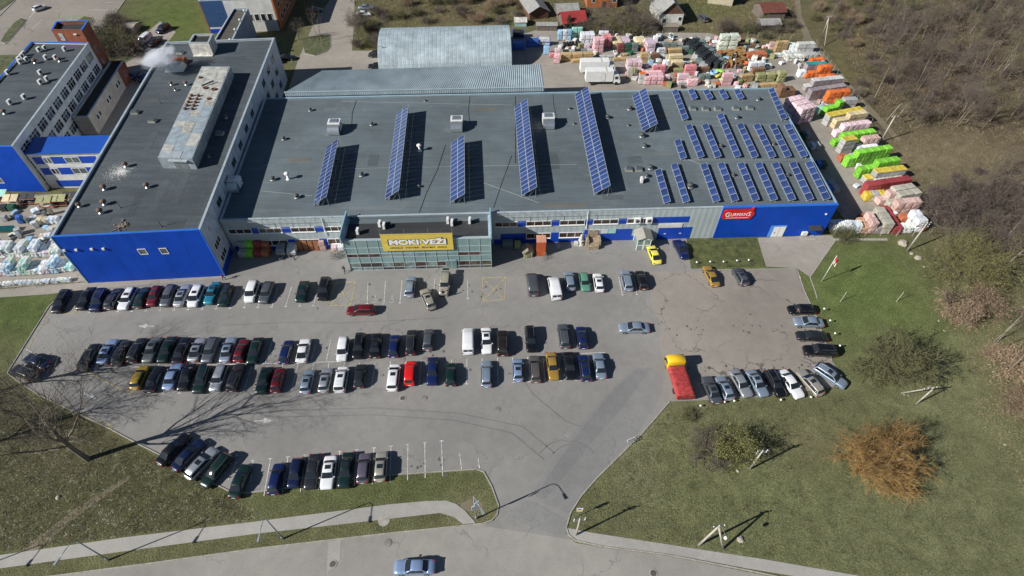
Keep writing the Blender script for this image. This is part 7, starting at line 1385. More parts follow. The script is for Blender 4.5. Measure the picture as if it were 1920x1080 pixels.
# ------------------------------------------------------------------ rooftop vents and skylights
VD = mat('vent_dark', (.10, .11, .11), .7, .2, var=.2, scale=3); VB = mat('vent_brown', (.17, .115, .09), .8, .2, var=.3, scale=3)
def vent(kind, px, py, z, label, s=1.0, group=None):
    p = G(px, py, z); t = thing('roof_vent' if kind != 'sky' else 'roof_skylight', label, 'vent' if kind != 'sky' else 'skylight', (p.x, p.y, z), group, rg.uniform(-.1, .1))
    def q(n, m_, mt, sm=True): return link(n, m_.mesh(n, mt, (0, 0, 0), sm), t)
    if kind == 'low': mb = MB(); mb.lathe((0, 0, 0), [(.62 * s, 0), (.55 * s, .25 * s), (.5 * s, .3 * s)], 14); q('upstand', mb, STEEL); mb = MB(); mb.lathe((0, 0, .3 * s), [(.3 * s, 0), (.3 * s, .35 * s), (.6 * s, .42 * s), (.2 * s, .62 * s)], 14); q('cowl', mb, VD)
    elif kind == 'tall': mb = MB(); mb.lathe((0, 0, 0), [(.5, 0), (.45, .12), (.22, .2), (.22, 1.2)], 12); q('stem', mb, WMETAL); mb = MB(); mb.lathe((0, 0, 1.2), [(.3, 0), (.52, .08), (.48, .3), (.2, .48)], 14); q('dome', mb, WMETAL)
    elif kind == 'brown': mb = MB(); mb.lathe((0, 0, 0), [(.7 * s, 0), (.62 * s, .3 * s), (.4 * s, .35 * s), (.4 * s, .8 * s)], 14); q('upstand', mb, STEEL if s < .95 else VB); mb = MB(); mb.lathe((0, 0, .8 * s), [(.55 * s, 0), (.78 * s, .15 * s), (.72 * s, .55 * s), (.25 * s, .85 * s)], 14); q('cowl', mb, VB)
    elif kind == 'sky':
        mb = MB(); mb.box((0, 0, 0), (1.5 * s, 1.2 * s, .45)); q('kerb_box', mb, CONC, False); mb = MB(); mb.hexa([(-.8 * s, -.65 * s, .452), (.8 * s, -.65 * s, .452), (.8 * s, .65 * s, .452), (-.8 * s, .65 * s, .452)], [(-.55 * s, -.5 * s, .75), (.45 * s, -.5 * s, .6), (.45 * s, .5 * s, .6), (-.55 * s, .5 * s, .75)]); q('glazing', mb, GLASSG, False)
    elif kind == 'ac':
        mb = MB(); mb.box((0, 0, .18), (.42, 1.0, .95)); q('casing', mb, WMETAL, False); mb = MB(); mb.tube((.212, 0, .65), (.23, 0, .65), .36, n=14); q('fan_grille', mb, VD, False)
        for y in (-.35, .35): mb = MB(); mb.box((0, y, 0), (.6, .08, .178)); q('foot', mb, STEEL, False)
    elif kind == 'pipe': mb = MB(); mb.tube((0, 0, 0), (0, 0, 1.6), .05, n=6); q('pipe', mb, DARKM); mb = MB(); mb.lathe((0, 0, 0), [(.2, 0), (.18, .06)], 10); q('flange', mb, DARKM)
ZH = 7.48
for px, py, k, s, l in ((582, 208, 'low', .8, 'low grey roof vent nearest the shed, left end'), (697, 235, 'low', .8, 'low grey roof vent right of the first air handler'), (532, 262, 'low', .8, 'low roof vent beside the warehouse shadow'), (541, 336, 'tall', 1, 'white mushroom vent left of the first solar array'), (512, 338, 'low', .9, 'low vent left of the white mushroom vent'), (557, 371, 'low', .9, 'low vent before the first solar array'), (787, 283, 'tall', 1, 'white mushroom vent between second and third arrays'), (678, 330, 'low', .9, 'low vent in the gap right of the first array'), (786, 351, 'low', .6, 'small vent near the third array'),
    (797, 190, 'low', .5, 'tiny vent at the back of the roof above the second array'), (1068, 205, 'low', .6, 'small vent left of the longest array'), (1076, 233, 'low', .5, 'small dark vent beside the longest array'), (1180, 206, 'low', 1.0, 'round vent left of the short wide array'), (1139, 222, 'low', .9, 'round vent between the longest and short wide arrays'), (1203, 257, 'low', 1.1, 'round vent at the foot of the short wide array'), (1208, 276, 'low', .9, 'round vent below the short wide array'), (1219, 317, 'low', 1.0, 'flat round vent by the two small skylights'), (1293, 352, 'low', 1.15, 'round concrete vent between the front solar strips'), (1421, 188, 'low', .9, 'round vent at the back right of the roof'), (1381, 222, 'low', .9, 'round vent beside the long middle strip'), (1351, 276, 'low', .8, 'round vent in the middle strips'), (1374, 330, 'low', .7, 'round vent in the front strips'), (1476, 330, 'low', .7, 'round vent near the right front strips'), (1450, 272, 'low', .7, 'round vent near the right middle strips'), (1178, 236, 'low', .5, 'small dark vent left of the array foot'), (1212, 332, 'low', .8, 'broken white vent near the two small skylights')):
    vent(k, px, py, ZH, l, s, 'vents on the store roof')
for px, py, l in ((1298, 205, 'flat roof skylight, first of the back line'), (1322, 206, 'dark roof skylight, second of the back line'), (1345, 206, 'propped skylight, third of the back line'), (1379, 205, 'propped skylight, fourth of the back line'), (1405, 204, 'propped skylight, fifth of the back line'), (1179, 319, 'left of two small white skylights'), (1197, 319, 'right of two small white skylights')): vent('sky', px, py, ZH, l, .95, 'skylights on the store roof')
p = G(1202, 341, ZH); vent('ac', 1202, 342, ZH, 'white box unit left on the store roof')
for px, py, l in ((713, 424, 'first white condenser on the entrance roof'), (721, 428, 'second white condenser on the entrance roof'), (672, 438, 'white condenser at the left of the entrance roof'), (840, 418, 'white condenser above the sign, rear'), (848, 422, 'white condenser above the sign, front'), (881, 418, 'white condenser at the right of the entrance roof')): vent('ac', px, py, 7.41, l, 1, 'condensers on the entrance roof')
ZL = 11.06
for px, py, s, l in ((237, 313, 1.0, 'brown roof cowl in the middle of a white stain'), (197, 356, 1.0, 'brown cowl left of the pair in the lower warehouse roof'), (277, 352, .95, 'brown cowl right of the stain'), (150, 388, .85, 'grey cowl at the roof edge'), (197, 384, 1.0, 'brown cowl in the lower warehouse roof'), (190, 400, .95, 'lowest brown cowl on the warehouse roof'), (322, 160, .8, 'small cowl near the steam'), (329, 170, .6, 'low cowl below the steam'), (350, 160, .9, 'cowl left of the penthouse'), (424, 222, .8, 'silver cowl right of the penthouse'), (392, 295, .6, 'pale cowl at the penthouse corner')): vent('brown', px, py, ZL, l, s * .7, 'cowls on the warehouse roof')
for px, py, l in ((254, 212, 'white square skylight on the warehouse roof'), (287, 228, 'upright skylight left of the penthouse'), (413, 252, 'upright skylight right of the penthouse'), (338, 100, 'pale skylight near the stairwell box')): vent('sky', px, py, ZL, l, 1.0, 'skylights on the warehouse roof')
for px, py, l in ((302, 194, 'thin pipe left of the penthouse'), (227, 460 - 70, 'thin pipe on the lower warehouse roof'), (303, 425, 'thin pipe near the blue edge'), (440, 170, 'thin pipe at the back edge')): vent('pipe', px, py, ZL, l, 1, 'pipes on the warehouse roof')
for k, (px, py) in enumerate(((75, 97), (86, 94), (123, 96), (47, 105), (43, 110), (38, 115), (52, 116), (40, 120), (17, 140), (78, 140), (78, 158), (90, 152), (48, 186), (21, 196), (88, 112), (106, 112))): vent('ac', px, py, 10.96, 'white condenser on the office roof, %s of the scattered set' % ORD[k], 1, 'condensers on the office roof')
for px, py, l in ((67, 117), (115, 114), (82, 124), (111, 124)) and ((67, 119, 'brown cowl left of the office roof cluster'), (113, 116, 'brown cowl right of the office roof cluster'), (10, 214, 'brown cowl at the left edge of the office roof')): vent('brown', px, py, 10.96, l, .68, 'cowls on the office roof')
# white salt stain around the cowl and a rubble heap, thin crusts on the roof
rs = random.Random(4); mb = MB(); c = G(233, 318, ZL)
for k in range(1500):
    a, r_ = rs.uniform(0, 6.3), abs(rs.gauss(0, 1.5)); s = rs.uniform(.03, .11) * max(.3, 1 - r_ / 5); x, y = c.x - .3 + r_ * math.cos(a) * 1.1 - r_ * .2, c.y - .6 + r_ * math.sin(a) * 1.3; i = len(mb.v)
    for q in range(5): t_ = q * 1.2566 + rs.random(); mb.v.append((x + s * math.cos(t_), y + s * 1.2 * math.sin(t_), ZL + .004 + .000015 * k))
    mb.f.append(tuple(range(i, i + 5))); mb.m.append(0)
o = mb.build('salt_crust', mat('salt_white', (.62, .62, .60), .9, var=.1), None, org=Vector((c.x, c.y, ZL))); tag(o, 'white powdery crust spread around a roof cowl', 'crust', None, 'stuff')
mb = MB(); c = G(228, 424, ZL)
for k in range(90): m2 = rs.uniform(.06, .2); mb.box((c.x + rs.gauss(0, .5), c.y + rs.gauss(0, .6), ZL + rs.uniform(0, .15)), (m2 * 1.5, m2, m2 * .7), rs.uniform(0, 3))
tag(mb.build('rubble_heap', mat('rubble', (.3, .25, .2), .9, var=.3, scale=4), None, org=Vector((c.x, c.y, ZL))), 'small heap of brick rubble on the warehouse roof', 'rubble', None, 'stuff')
def cable(pts, label, r=.03, m=DARKM, name='roof_cable', cat='cable', sag=0.0):
    P = [G(*p) for p in pts]; mb = MB()
    for a, b in zip(P, P[1:]):
        n = 8 if sag else 1
        for k in range(n):
            f = lambda t: a.lerp(b, t) - Vector((0, 0, sag * 4 * t * (1 - t))); mb.tube(f(k / n), f((k + 1) / n), r, n=4, cap=False)
    o = mb.build(name, m, None, org=P[0]); return tag(o, label, cat)
cable([(835, 272, 7.52), (820, 318, 7.52), (800, 360, 7.52), (786, 398, 7.52)], 'black cable running down the roof between second and third arrays', .04); cable([(960, 290, 7.52), (940, 345, 7.52), (925, 390, 7.52)], 'black cable from the fourth array to the roof edge', .04)
cable([(668, 188, 7.52), (660, 212, 7.52), (659, 238, 7.52)], 'cable from the shed to the first air handler', .04); cable([(881, 180, 7.52), (878, 205, 7.52), (880, 230, 7.52)], 'cable from the shed to the middle air handler', .04); cable([(1036, 172, 7.52), (1038, 195, 7.52), (1043, 218, 7.52)], 'cable from the yard edge to the right air handler', .04)
cable([(966, 180, 7.52), (966, 305, 7.52)], 'straight dark seam cable left of the fourth array', .05)
LC = mat('pale_cable', (.42, .44, .43), .7, var=0)
for a, b, l in (((490, 358, 7.52), (585, 367, 7.52), 'pale cable left of the first array'), ((480, 320, 7.52), (590, 262, 7.52), 'thin dark conduit in the left part of the store roof'), ((655, 316, 7.52), (1080, 308, 7.52), 'pale lightning cable across the middle of the store roof'), ((640, 190, 7.52), (960, 197, 7.52), 'pale lightning cable along the back of the store roof'), ((1135, 186, 7.52), (1260, 184, 7.52), 'pale cable at the back between arrays'), ((1290, 299, 7.52), (1314, 308, 7.52), 'pale cable between the middle and front strips'), ((905, 342, 7.52), (1010, 380, 7.52), 'pale cable from the third array to the roof edge'), ((1300, 236, 7.52), (1460, 234, 7.52), 'pale cable along the middle strips'), ((1280, 300, 7.52), (1520, 300, 7.52), 'pale cable below the middle strips')):
    cable([a, b], l, .025, LC)

# felt repairs on the roofs (parts of each roof) and oil drips in the bays
rp = random.Random(91); FELT = [roof_mat('felt_patch_a', (0.135, 0.158, 0.168), .1), roof_mat('felt_patch_b', (0.092, 0.112, 0.124), .1), roof_mat('felt_patch_c', (0.14, 0.14, 0.13), .2)]
for k, (px, py, w, d) in enumerate(((620, 205, 3, 2), (700, 300, 2, 4), (910, 205, 5, 1.6), (930, 330, 4, 1.4), (1040, 300, 1.6, 6), (1060, 385, 8, 1.2), (700, 390, 9, 1.1), (1190, 300, 3, 2.4), (1240, 215, 2.4, 3), (1220, 290, 7, 1.2), (820, 180, 8, 1.1), (560, 300, 5, 1.2), (500, 395, 7, .9), (1150, 370, 4, 1.4), (1420, 255, 2, 2.2), (1320, 345, 1.6, 4), (1180, 172, 6, 1.0), (880, 300, 1.2, 5))):
    p = G(px, py, 7.48); mb = MB(); mb.box((p.x, p.y, 7.481), (w, d, .012), R(2.2)); mb.build('felt_patch', FELT[k % 3], hall)
LFELT = [roof_mat('felt_patch_d', (0.084, 0.099, 0.110), .15), roof_mat('felt_patch_e', (0.066, 0.080, 0.090), .15)]
for k, (px, py, w, d) in enumerate(((300, 365, 1.5, 9), (252, 385, 1.2, 6), (340, 350, 1.4, 10), (180, 415, 5, 2), (400, 200, 1.0, 16), (440, 110, 5, 2), (280, 270, 1.3, 9), (330, 420, 3, 2))):
    p = G(px, py, 11.05); mb = MB(); mb.box((p.x, p.y, 11.051), (w, d, .012), R(7)); mb.build('felt_patch', LFELT[k % 2], left)
mb = MB()
for y0, x0, x1 in ((560, 160, 620), (548, 690, 940), (660, 170, 1110), (705, 250, 1130), (885, 500, 860), (610, 1230, 1480), (690, 1260, 1560)):
    for k in range(26):
        p = G(rp.uniform(x0, x1), y0 + rp.gauss(0, 9) - (rp.uniform(0, 1) * 14 if y0 == 885 else 0)); s = rp.uniform(.06, .26); i = len(mb.v)
        for q in range(7): a = q * .8976; mb.v.append((p.x + s * math.cos(a) * rp.uniform(.6, 1.2), p.y + s * 1.3 * math.sin(a) * rp.uniform(.6, 1.2), .0440 + .00001 * len(mb.f)))
        mb.f.append(tuple(range(i, i + 7))); mb.m.append(0)
o = mb.build('oil_stains', mat('oil_stain', (.12, .115, .108), .6, var=.2), lot); o['kind'] = 'stuff'
# ------------------------------------------------------------------ poles, lamps, signs, fences
POLE = mat('concrete_pole', (.46, .43, .37), .85, var=.15, scale=1.5); LAMPG = mat('lamp_grey', (.30, .34, .38), .5, .3, var=.05); CER = mat('ceramic', (.7, .7, .68), .3, var=0)
def pole(px, py, h, label, r=.16, arms=2, lean=(0, 0), stay=None, name='utility_pole', apex=None):
    p = G(px, py)
    if apex: h = apex[2]; lean = G(*apex) - p
    t = thing(name, label, 'pole', (p.x, p.y, 0)); top = Vector((p.x + lean[0], p.y + lean[1], h))
    mb = MB(); mb.tube((p.x, p.y, 0), top, r, r * .65, n=8); mb.build('shaft', POLE, t, True)
    for k in range(arms):
        z = h - .3 - .5 * k; mb = MB(); c = p.lerp(top, z / h); mb.tube((c.x - .75, c.y - .1, z), (c.x + .75, c.y + .1, z), .06, n=4); a = mb.build('crossarm', STEEL, t)
        for s in (-.68, 0.68): mb = MB(); mb.lathe((c.x + s, c.y + s * .13, z + .05), [(.03, 0), (.08, .06), (.09, .14), (.04, .2)], 8); mb.build('insulator', CER, a, True)
    if stay:
        q = G(*stay); mb = MB(); mb.tube((q.x, q.y, 0), top - Vector((0, 0, .5)), r * .9, r * .7, n=8); mb.build('brace', POLE, t, True)
    return t, top
pole(1701, 470, 7.3, 'tall concrete pole at the corner of the lawn and yard', .18, 3); _, t1 = pole(1651, 266, 6.9, 'concrete pole right of the green pallet rows', .2, 1); pole(1662, 226, 4.5, 'thin leaning pole behind the concrete one', .07, 0, (1.2, 0)); _, t2 = pole(1405, 880, 5.9, 'concrete pole below the budding bush', .14, 2)
_, t3 = pole(1080, 1003, 5.9, 'concrete pole at the pavement corner beside the junction', .14, 2); _, t4 = pole(1310, 1022, 6.6, 'braced A-frame pole by the right pavement', .17, 1, stay=(1356, 1029), apex=(1350, 985, 6.6)); pole(1690, 737, 4.9, 'braced pole below the spreading tree', .13, 2, stay=(1718, 757), apex=(1752, 727, 4.4))
_, t5 = pole(1540, 71, 7.2, 'braced pole beside the footpath', .15, 1, stay=(1546, 86), apex=(1555, 30, 7.2)); pole(1880, 1110, 7.5, 'pole at the bottom right throwing a long shadow', .17, 1); pole(722, 128, 6.5, 'wooden pole at the corner of the hangar', .12, 1); pole(165, 103, 4.0, 'thin antenna mast on the ground behind the office', .05, 0)
mb = MB(); q0 = Vector(t4); q1 = G(1356, 992, 6.3); q2 = G(1361, 1008, 5.6); mb.tube(q0, q1, .035, n=5); mb.tube(q1, q2, .03, n=5); fr = [o_ for o_ in bpy.data.objects if o_.get('label', '').startswith('braced A-frame')][0]; a_ = mb.build('lamp_arm', STEEL, fr)
mb = MB(); mb.lathe((q2.x, q2.y, q2.z - .35), [(.1, 0), (.22, .12), (.2, .4), (.08, .55)], 10); mb.build('lamp_head', WMETAL, a_, True)
def vwire(a, b, label, sag=.5):
    mb = MB(); n = 10; a, b = Vector(a), Vector(b)
    for k in range(n):
        f = lambda t: a.lerp(b, t) - Vector((0, 0, sag * 4 * t * (1 - t))); mb.tube(f(k / n), f((k + 1) / n), .014, n=3, cap=False)
    tag(mb.build('power_line', DARKM, None, org=a), label, 'wire')
vwire(t2, t3, 'thin power line from the budding bush pole to the junction pole'); vwire(t3, t4, 'thin power line between junction pole and A-frame pole'); vwire(t1, t5, 'thin power line along the thicket edge')
def lamp(px, py, label, h=7.7, arm=(-.25, -1.6), extra=False):
    p = G(px, py); t = thing('street_lamp', label, 'street lamp', (p.x, p.y, 0), 'street lamps along the pavement')
    mb = MB(); mb.tube((p.x, p.y, 0), (p.x, p.y, h - .5), .10, .065, n=8); mb.build('post', LAMPG, t, True); mb = MB(); mb.tube((p.x, p.y, 0), (p.x, p.y, .8), .15, .14, n=8); mb.build('post_base', LAMPG, t, True)
    mb = MB(); q = Vector((p.x, p.y, h - .5)); d = Vector((arm[0], arm[1], 0)); L = d.length; d.normalize()
    for k in range(6):
        a = R(15 * (k + 1)); n = Vector((p.x, p.y, h - .5)) + d * (.7 * (1 - math.cos(a))) * L / 1.4 + Vector((0, 0, .55 * math.sin(a))); mb.tube(q, n, .05, n=6); q = n
    e = q + d * L * .55; mb.tube(q, e, .05, n=6); mb.build('arm', LAMPG, t, True)
    hd = MB(); s = Vector((-d.y, d.x, 0)); w = .17; tip = e + d * .85
    hd.hexa([tuple(v - Vector((0, 0, .12))) for v in (e - s * .08, tip - s * w, tip + s * w, e + s * .08)], [tuple(v + Vector((0, 0, .05))) for v in (e - s * .08, tip - s * w * .8, tip + s * w * .8, e + s * .08)]); h_ = hd.build('lamp_head', LAMPG, t)
    mb = MB(); m_ = e.lerp(tip, .55) - Vector((0, 0, .13)); mb.lathe((m_.x, m_.y, m_.z - .05), [(.08, 0), (.13, .05)], 8); mb.build('lens', HEADL, h_)
    if extra:
        mb = MB(); mb.box((p.x + .02, p.y - .12, 3.4), (.9, .08, 1.3), R(25)); mb.build('sign_plate', mat('sign_pale', (.7, .74, .78), .5, var=.05), t); mb = MB(); mb.box((p.x + .3, p.y - .1, 5.0), (.7, .06, .7), R(35)); mb.build('sign_plate', MATS['sign_pale'], t)
lamp(204, 1050, 'curved-arm street lamp at the lower left of the pavement', arm=(-.5, -1.9)); lamp(531, 1010, 'curved-arm street lamp on the middle of the left verge', arm=(.1, -1.9)); lamp(893, 972, 'street lamp with sign plates on the traffic island tip', arm=(.9, -1.5), extra=True); lamp(-120, 1096, 'street lamp just outside the left edge', arm=(-.5, -1.9))
p = G(226, 604); 
t = thing('street_sign', 'road sign with white arrow plate and yellow plate at the junction', 'sign', tuple(G(1084, 968))); p = G(1084, 968)
mb = MB(); mb.tube((p.x, p.y, 0), (p.x, p.y, 3.0), .04, n=6); mb.build('post', STEEL, t); mb = MB(); mb.box((p.x, p.y - .05, 2.35), (.8, .04, .6)); a = mb.build('white_plate', SWHITE, t); mb = MB(); mb.box((p.x, p.y - .05, 1.75), (.75, .04, .5)); mb.build('yellow_plate', YEL, t); mb = MB(); mb.box((p.x - .05, p.y - .076, 2.45), (.5, .01, .38)); mb.build('print', mat('sign_blue', (.04, .12, .5), .5, var=0), a)
p = G(1182, 829); t = thing('bike_rack', 'small grey metal rack at the kerb of the exit lane', 'rack', (p.x, p.y, 0), None, .4)
for s in (-.5, 0, .5): mb = MB(); mb.tube((s, -.3, 0), (s, -.3, .9), .04, n=5); mb.tube((s, -.3, .9), (s, .3, .9), .04, n=5); mb.tube((s, .3, .9), (s, .3, 0), .04, n=5); link('hoop', mb.mesh('hoop', SILVER), t)
mb = MB(); mb.box((0, 0, .55), (1.3, .06, .6)); link('plate', mb.mesh('plate', WMETAL), t)
p = G(1540, 528); t = thing('flagpole', 'leaning-looking white flagpole with red and white flag on the lawn', 'flagpole', (p.x, p.y, 0)); mb = MB(); mb.tube((0, 0, 0), (0, 0, 6.7), .07, .04, n=8); link('pole', mb.mesh('pole', WMETAL, (0, 0, 0), True), t)
mb = MB()
for j in range(5):
    for i in range(7): x = .05 + i * .12; mb.v.append((x, .10 * math.sin(i * 1.4 + j * .5), 6.5 - j * .42 - i * .16))
for j in range(4):
    for i in range(6): a = j * 7 + i; mb.f.append((a, a + 1, a + 8, a + 7)); mb.m.append(0 if j < 2 else 1)
link('flag', mb.mesh('flag', [mat('flag_red', (.55, .04, .03), .7, var=.05), mat('flag_pale', (.72, .5, .46), .7, var=.05)]), t)
for k, (px, py, h) in enumerate(((1541, 586, .9), (1552, 608, .9), (1561, 632, .9), (1570, 655, .9), (1305, 496, .5), (1330, 495, .5), (1355, 495, .5), (1380, 493, .5), (1402, 492, .5), (1312, 764, .4), (1357, 757, .4), (1375, 755, .4), (1462, 753, .4), (1490, 751, .4), (1518, 748, .4))):
    p = G(px, py); g = ('column beside the parked cars', 'row on the small lawn', 'row in the grass below the cars')[0 if k < 4 else (1 if k < 9 else 2)]; t = thing('garden_light', '%s low garden light of the %s' % (ORD[k if k < 4 else (k - 4 if k < 9 else k - 9)], g), 'garden light', (p.x, p.y, 0.03), 'low garden lights')
    mb = MB(); mb.tube((0, 0, 0), (0, 0, h), .035, n=6); link('stem', mb.mesh('stem', STEEL), t); mb = MB(); mb.lathe((0, 0, h), [(.05, 0), (.17, .08), (.17, .2), (.06, .28)], 10); link('globe', mb.mesh('globe', SWHITE, (0, 0, 0), True), t)
for px, py, l in ((1576, 565, 'thin leaning goal post on the lawn, left'), (1681, 565, 'thin leaning goal post on the lawn, right')):
    p = G(px, py); t = thing('lawn_post', l, 'post', (p.x, p.y, 0)); mb = MB(); mb.tube((0, 0, 0), (0, 0, 2.5), .05, n=6); link('shaft', mb.mesh('shaft', POLE), t); mb = MB(); mb.lathe((0, 0, 0), [(.12, 0), (.1, .12)], 8); link('foot', mb.mesh('foot', CONC), t)
def boulder(px, py, s, label):
    p = G(px, py); r = random.Random(int(px)); bm = bmesh.new(); bmesh.ops.create_icosphere(bm, subdivisions=2, radius=s)
    for v in bm.verts: v.co *= r.uniform(.85, 1.12); v.co.z = max(-.1 * s, v.co.z * .75)
    me = bpy.data.meshes.new('boulder'); bm.to_mesh(me); bm.free(); me.materials.append(mat('boulder_stone', (.42, .38, .32), .9, var=.2, scale=2)); o = link('boulder', me); o.location = (p.x, p.y, 0); tag(o, label, 'boulder')
boulder(1692, 457, .95, 'large pale boulder below the corner pole'); boulder(1721, 484, .65, 'smaller boulder right of the large one'); boulder(1709, 476, .4, 'small boulder between the two larger ones'); boulder(1383, 883, .25, 'tiny pale stone left of the concrete pole'); boulder(109, 933, .32, 'small stone in the lower left grass'); boulder(1388, 1012, .45, 'pale stone beside the A-frame pole')
for k, (px, py) in enumerate(((1695, 740), (1703, 742), (1743, 725), (1760, 602), (1770, 620), (1884, 834), (1862, 697), (1732, 500), (1500, 520), (1850, 330), (1600, 118), (1560, 122))): boulder(px, py, rg.uniform(.12, .22), 'tiny pale scrap of litter in the grass, %s of the scattered scraps' % ORD[k])
def fence(path, label, h=1.8, step=2.6, mesh=True, name='wire_fence'):
    P = [G(*p) for p in path]; t = thing(name, label, 'fence', tuple(P[0])); prev = None
    for a, b in zip(P, P[1:]):
        n = max(1, int((b - a).length / step))
        for k in range(n + (1 if b is P[-1] or b == P[-1] else 0)):
            p = a.lerp(b, k / n); mb = MB(); mb.tube((p.x, p.y, 0), (p.x, p.y, h), .045, n=5); mb.build('post', POLE, t)
        for z in ((.1, h * .5, h - .05) if mesh else (h - .05,)):
            mb = MB(); mb.tube((a.x, a.y, z), (b.x, b.y, z), .014, n=3, cap=False); mb.build('wire', STEEL, t)
fence([(1095, 68), (1240, 70), (1340, 74), (1400, 70), (1480, 78), (1528, 86)], 'wire fence with thin posts behind the back yard'); fence([(1530, 90), (1612, 200), (1665, 300), (1748, 425), (1740, 442)], 'wire fence along the right of the side yard'); fence([(1562, 442.5), (1650, 443), (1740, 442)], 'wire fence along the front of the side yard'); fence([(-30, 547), (70, 539), (138, 532)], 'wire fence before the sacks by the blue wall', 1.8, 3.2)
# ------------------------------------------------------------------ people
def person(px, py, head, label, top, legs, pose='stand', h=1.72, hairc=(.05, .03, .02)):
    p = G(px, py); s = h / 1.72; t = thing('person', label, 'person', (p.x, p.y, .03), None, head)
    bend = R(55) if pose == 'bend' else 0; hip = Vector((0, 0, .92))
    def tb(x, y, z): v = Vector((x, y, z - .92)); v.rotate(Matrix.Rotation(-bend, 3, 'X')); return hip + v
    st = .22 if pose == 'walk' else .0
    J = {'pel': hip, 'wai': tb(0, 0, 1.08), 'che': tb(0, .01, 1.32), 'nek': tb(0, .02, 1.48), 'hed': tb(0, .04, 1.56), 'top': tb(0, .05, 1.70)}
    for sd, n in ((1, 'r'), (-1, 'l')):
        J['sh' + n] = tb(.19 * sd, .0, 1.42); J['el' + n] = tb(.25 * sd, (.06 + st * sd * .6), 1.14) if not bend else tb(.22 * sd, .25, 1.28); J['wr' + n] = tb(.25 * sd, .16 + st * sd, .92) if not bend else tb(.18 * sd, .42, 1.18); J['ha' + n] = tb(.24 * sd, .20 + st * sd, .84) if not bend else tb(.17 * sd, .50, 1.15)
        J['hi' + n] = Vector((.09 * sd, 0, .88)); J['kn' + n] = Vector((.10 * sd, .06 - st * sd, .48)); J['an' + n] = Vector((.10 * sd, -st * sd * 1.2, .08)); J['to' + n] = Vector((.11 * sd, .16 - st * sd * 1.2, .04))
    rad = dict(pel=.13, wai=.125, che=.145, nek=.055, hed=.085, top=.07, sh=.075, el=.05, wr=.035, ha=.038, hi=.095, kn=.065, an=.045, to=.04)
    E = [('pel', 'wai'), ('wai', 'che'), ('che', 'nek'), ('nek', 'hed'), ('hed', 'top')]
    for n in 'rl': E += [('che', 'sh' + n), ('sh' + n, 'el' + n), ('el' + n, 'wr' + n), ('wr' + n, 'ha' + n), ('pel', 'hi' + n), ('hi' + n, 'kn' + n), ('kn' + n, 'an' + n), ('an' + n, 'to' + n)]
    names = list(J); me = bpy.data.meshes.new('body'); me.from_pydata([tuple(J[n] * s) for n in names], [(names.index(a), names.index(b)) for a, b in E], []); o = bpy.data.objects.new('tmp', me); COL.objects.link(o); m = o.modifiers.new('skin', 'SKIN'); o.modifiers.new('sub', 'SUBSURF').levels = 1
    sv = me.skin_vertices[0].data
    for i, n in enumerate(names): r_ = rad[n if n in rad else n[:2]] * s; sv[i].radius = (r_, r_); sv[i].use_root = (n == 'pel')
    dg = bpy.context.evaluated_depsgraph_get(); dg.update(); bme = bpy.data.meshes.new_from_object(o.evaluated_get(dg)); bpy.data.objects.remove(o); bme.name = 'body'; bme.materials.clear()
    skin = mat('skin', (.45, .28, .2), .6, var=0)
    for m_ in (top, legs, skin, TRIM): bme.materials.append(m_)
    hc = J['hed'] * s
    for f in bme.polygons:
        c = f.center; d = (c - hc).length
        if (c - J['har'] * s).length < .10 or (c - J['hal'] * s).length < .10 or d < .17 and c.z > (J['nek'] * s).z + (0 if not bend else -9): f.material_index = 2
        elif c.z < .10: f.material_index = 3
        elif c.z < .95 * s and (not bend or c.y < .2): f.material_index = 1
        else: f.material_index = 0
        f.use_smooth = True
    b = link('body', bme, t); mb = MB()
    hd = (J['top'] - J['hed']).normalized(); hc2 = (J['hed'] + hd * .07) * s; mb.lathe((0, 0, 0), [(.085, 0), (.105, .04), (.10, .09), (.05, .13)], 10); hr = link('hair', mb.mesh('hair', mat('hair_%d' % int(hairc[0] * 1000), hairc, .7, var=0), (0, 0, 0), True), t); hr.location = hc2; hr.rotation_euler = (-bend, 0, 0)
    for n in 'rl':
        w, q = J['wr' + n] * s, J['ha' + n] * s; d = (q - w).normalized(); sd = d.orthogonal().normalized(); mb = MB()
        for k in range(4): o_ = sd * ((k - 1.5) * .02); mb.tube(q + o_ + d * .03, q + o_ + d * (.085 + (.01 if k in (1, 2) else 0)) + sd.cross(d) * .015, .009, .007, n=5)
        mb.tube(q + sd * .035, q + sd * .06 + d * .05, .01, .008, n=5); link('fingers', mb.mesh('fingers', skin), t)
CL = lambda n, c: mat('cloth_' + n, c, .85, var=.1, scale=4)
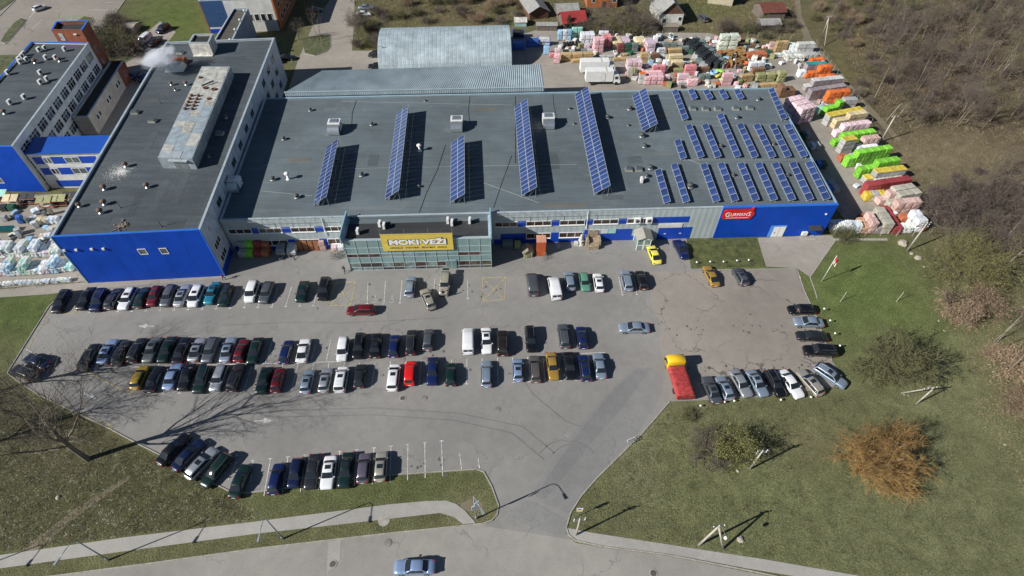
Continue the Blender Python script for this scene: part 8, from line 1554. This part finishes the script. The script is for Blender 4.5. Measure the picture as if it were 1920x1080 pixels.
person(421, 525, R(-95), 'person in a red jacket walking past the blue wall corner', CL('red', (.4, .04, .06)), CL('dark', (.03, .03, .045)), 'walk'); person(647, 511, R(160), 'person in black walking at the entrance corner', CL('black', (.02, .02, .025)), CL('dark', (.03, .03, .045)), 'walk'); person(831, 556, R(10), 'person in black standing behind the beige off-roader', CL('black', (.02, .02, .025)), CL('dark', (.03, .03, .045))); person(839, 557, R(20), 'person in pale clothes beside the beige off-roader', CL('pale', (.5, .46, .4)), CL('khaki', (.3, .27, .22))); person(1496, 592, R(30), 'person in brown bending beside the black hatchback', CL('brown', (.22, .1, .06)), CL('dark', (.03, .03, .045)), 'bend'); person(668, 12, R(90), 'person in dark clothes by the silver sedan at the top', CL('black', (.02, .02, .025)), CL('dark', (.03, .03, .045)))
# ------------------------------------------------------------------ steam over the warehouse roof
c = G(300, 118, 13.5); bm = bmesh.new(); bmesh.ops.create_icosphere(bm, subdivisions=3, radius=1); me = bpy.data.meshes.new('steam'); bm.to_mesh(me); bm.free()
o = link('steam', me); o.location = (c.x, c.y, 14.6); o.scale = (6.6, 7.4, 3.3); o.rotation_euler = (0, 0, R(-25)); tag(o, 'white steam drifting off the warehouse roof', 'steam', None, 'stuff')
m = bpy.data.materials.new('steam_vapour'); m.use_nodes = True; nt = m.node_tree; nt.nodes.remove(nt.nodes['Principled BSDF']); pv = nt.nodes.new('ShaderNodeVolumePrincipled'); pv.inputs['Color'].default_value = (.93, .95, 1, 1); pv.inputs['Anisotropy'].default_value = .2
tc = nt.nodes.new('ShaderNodeTexCoord'); nz = nt.nodes.new('ShaderNodeTexNoise'); nz.inputs['Scale'].default_value = 2.3; nz.inputs['Detail'].default_value = 5; nz.inputs['Distortion'].default_value = .9; nt.links.new(tc.outputs['Object'], nz.inputs['Vector'])
ln = nt.nodes.new('ShaderNodeVectorMath'); ln.operation = 'LENGTH'; nt.links.new(tc.outputs['Object'], ln.inputs[0])
fa = nt.nodes.new('ShaderNodeMapRange'); fa.inputs[1].default_value = .15; fa.inputs[2].default_value = 1; fa.inputs[3].default_value = .30; fa.inputs[4].default_value = -.35; nt.links.new(ln.outputs['Value'], fa.inputs[0])
ad = nt.nodes.new('ShaderNodeMath'); ad.operation = 'ADD'; nt.links.new(nz.outputs[0], ad.inputs[0]); nt.links.new(fa.outputs[0], ad.inputs[1])
rg_ = nt.nodes.new('ShaderNodeMapRange'); rg_.inputs[1].default_value = .48; rg_.inputs[2].default_value = .85; rg_.inputs[3].default_value = 0; rg_.inputs[4].default_value = 1.6; nt.links.new(ad.outputs[0], rg_.inputs[0]); nt.links.new(rg_.outputs[0], pv.inputs['Density'])
nt.links.new(pv.outputs[0], nt.nodes['Material Output'].inputs['Volume']); me.materials.append(m)
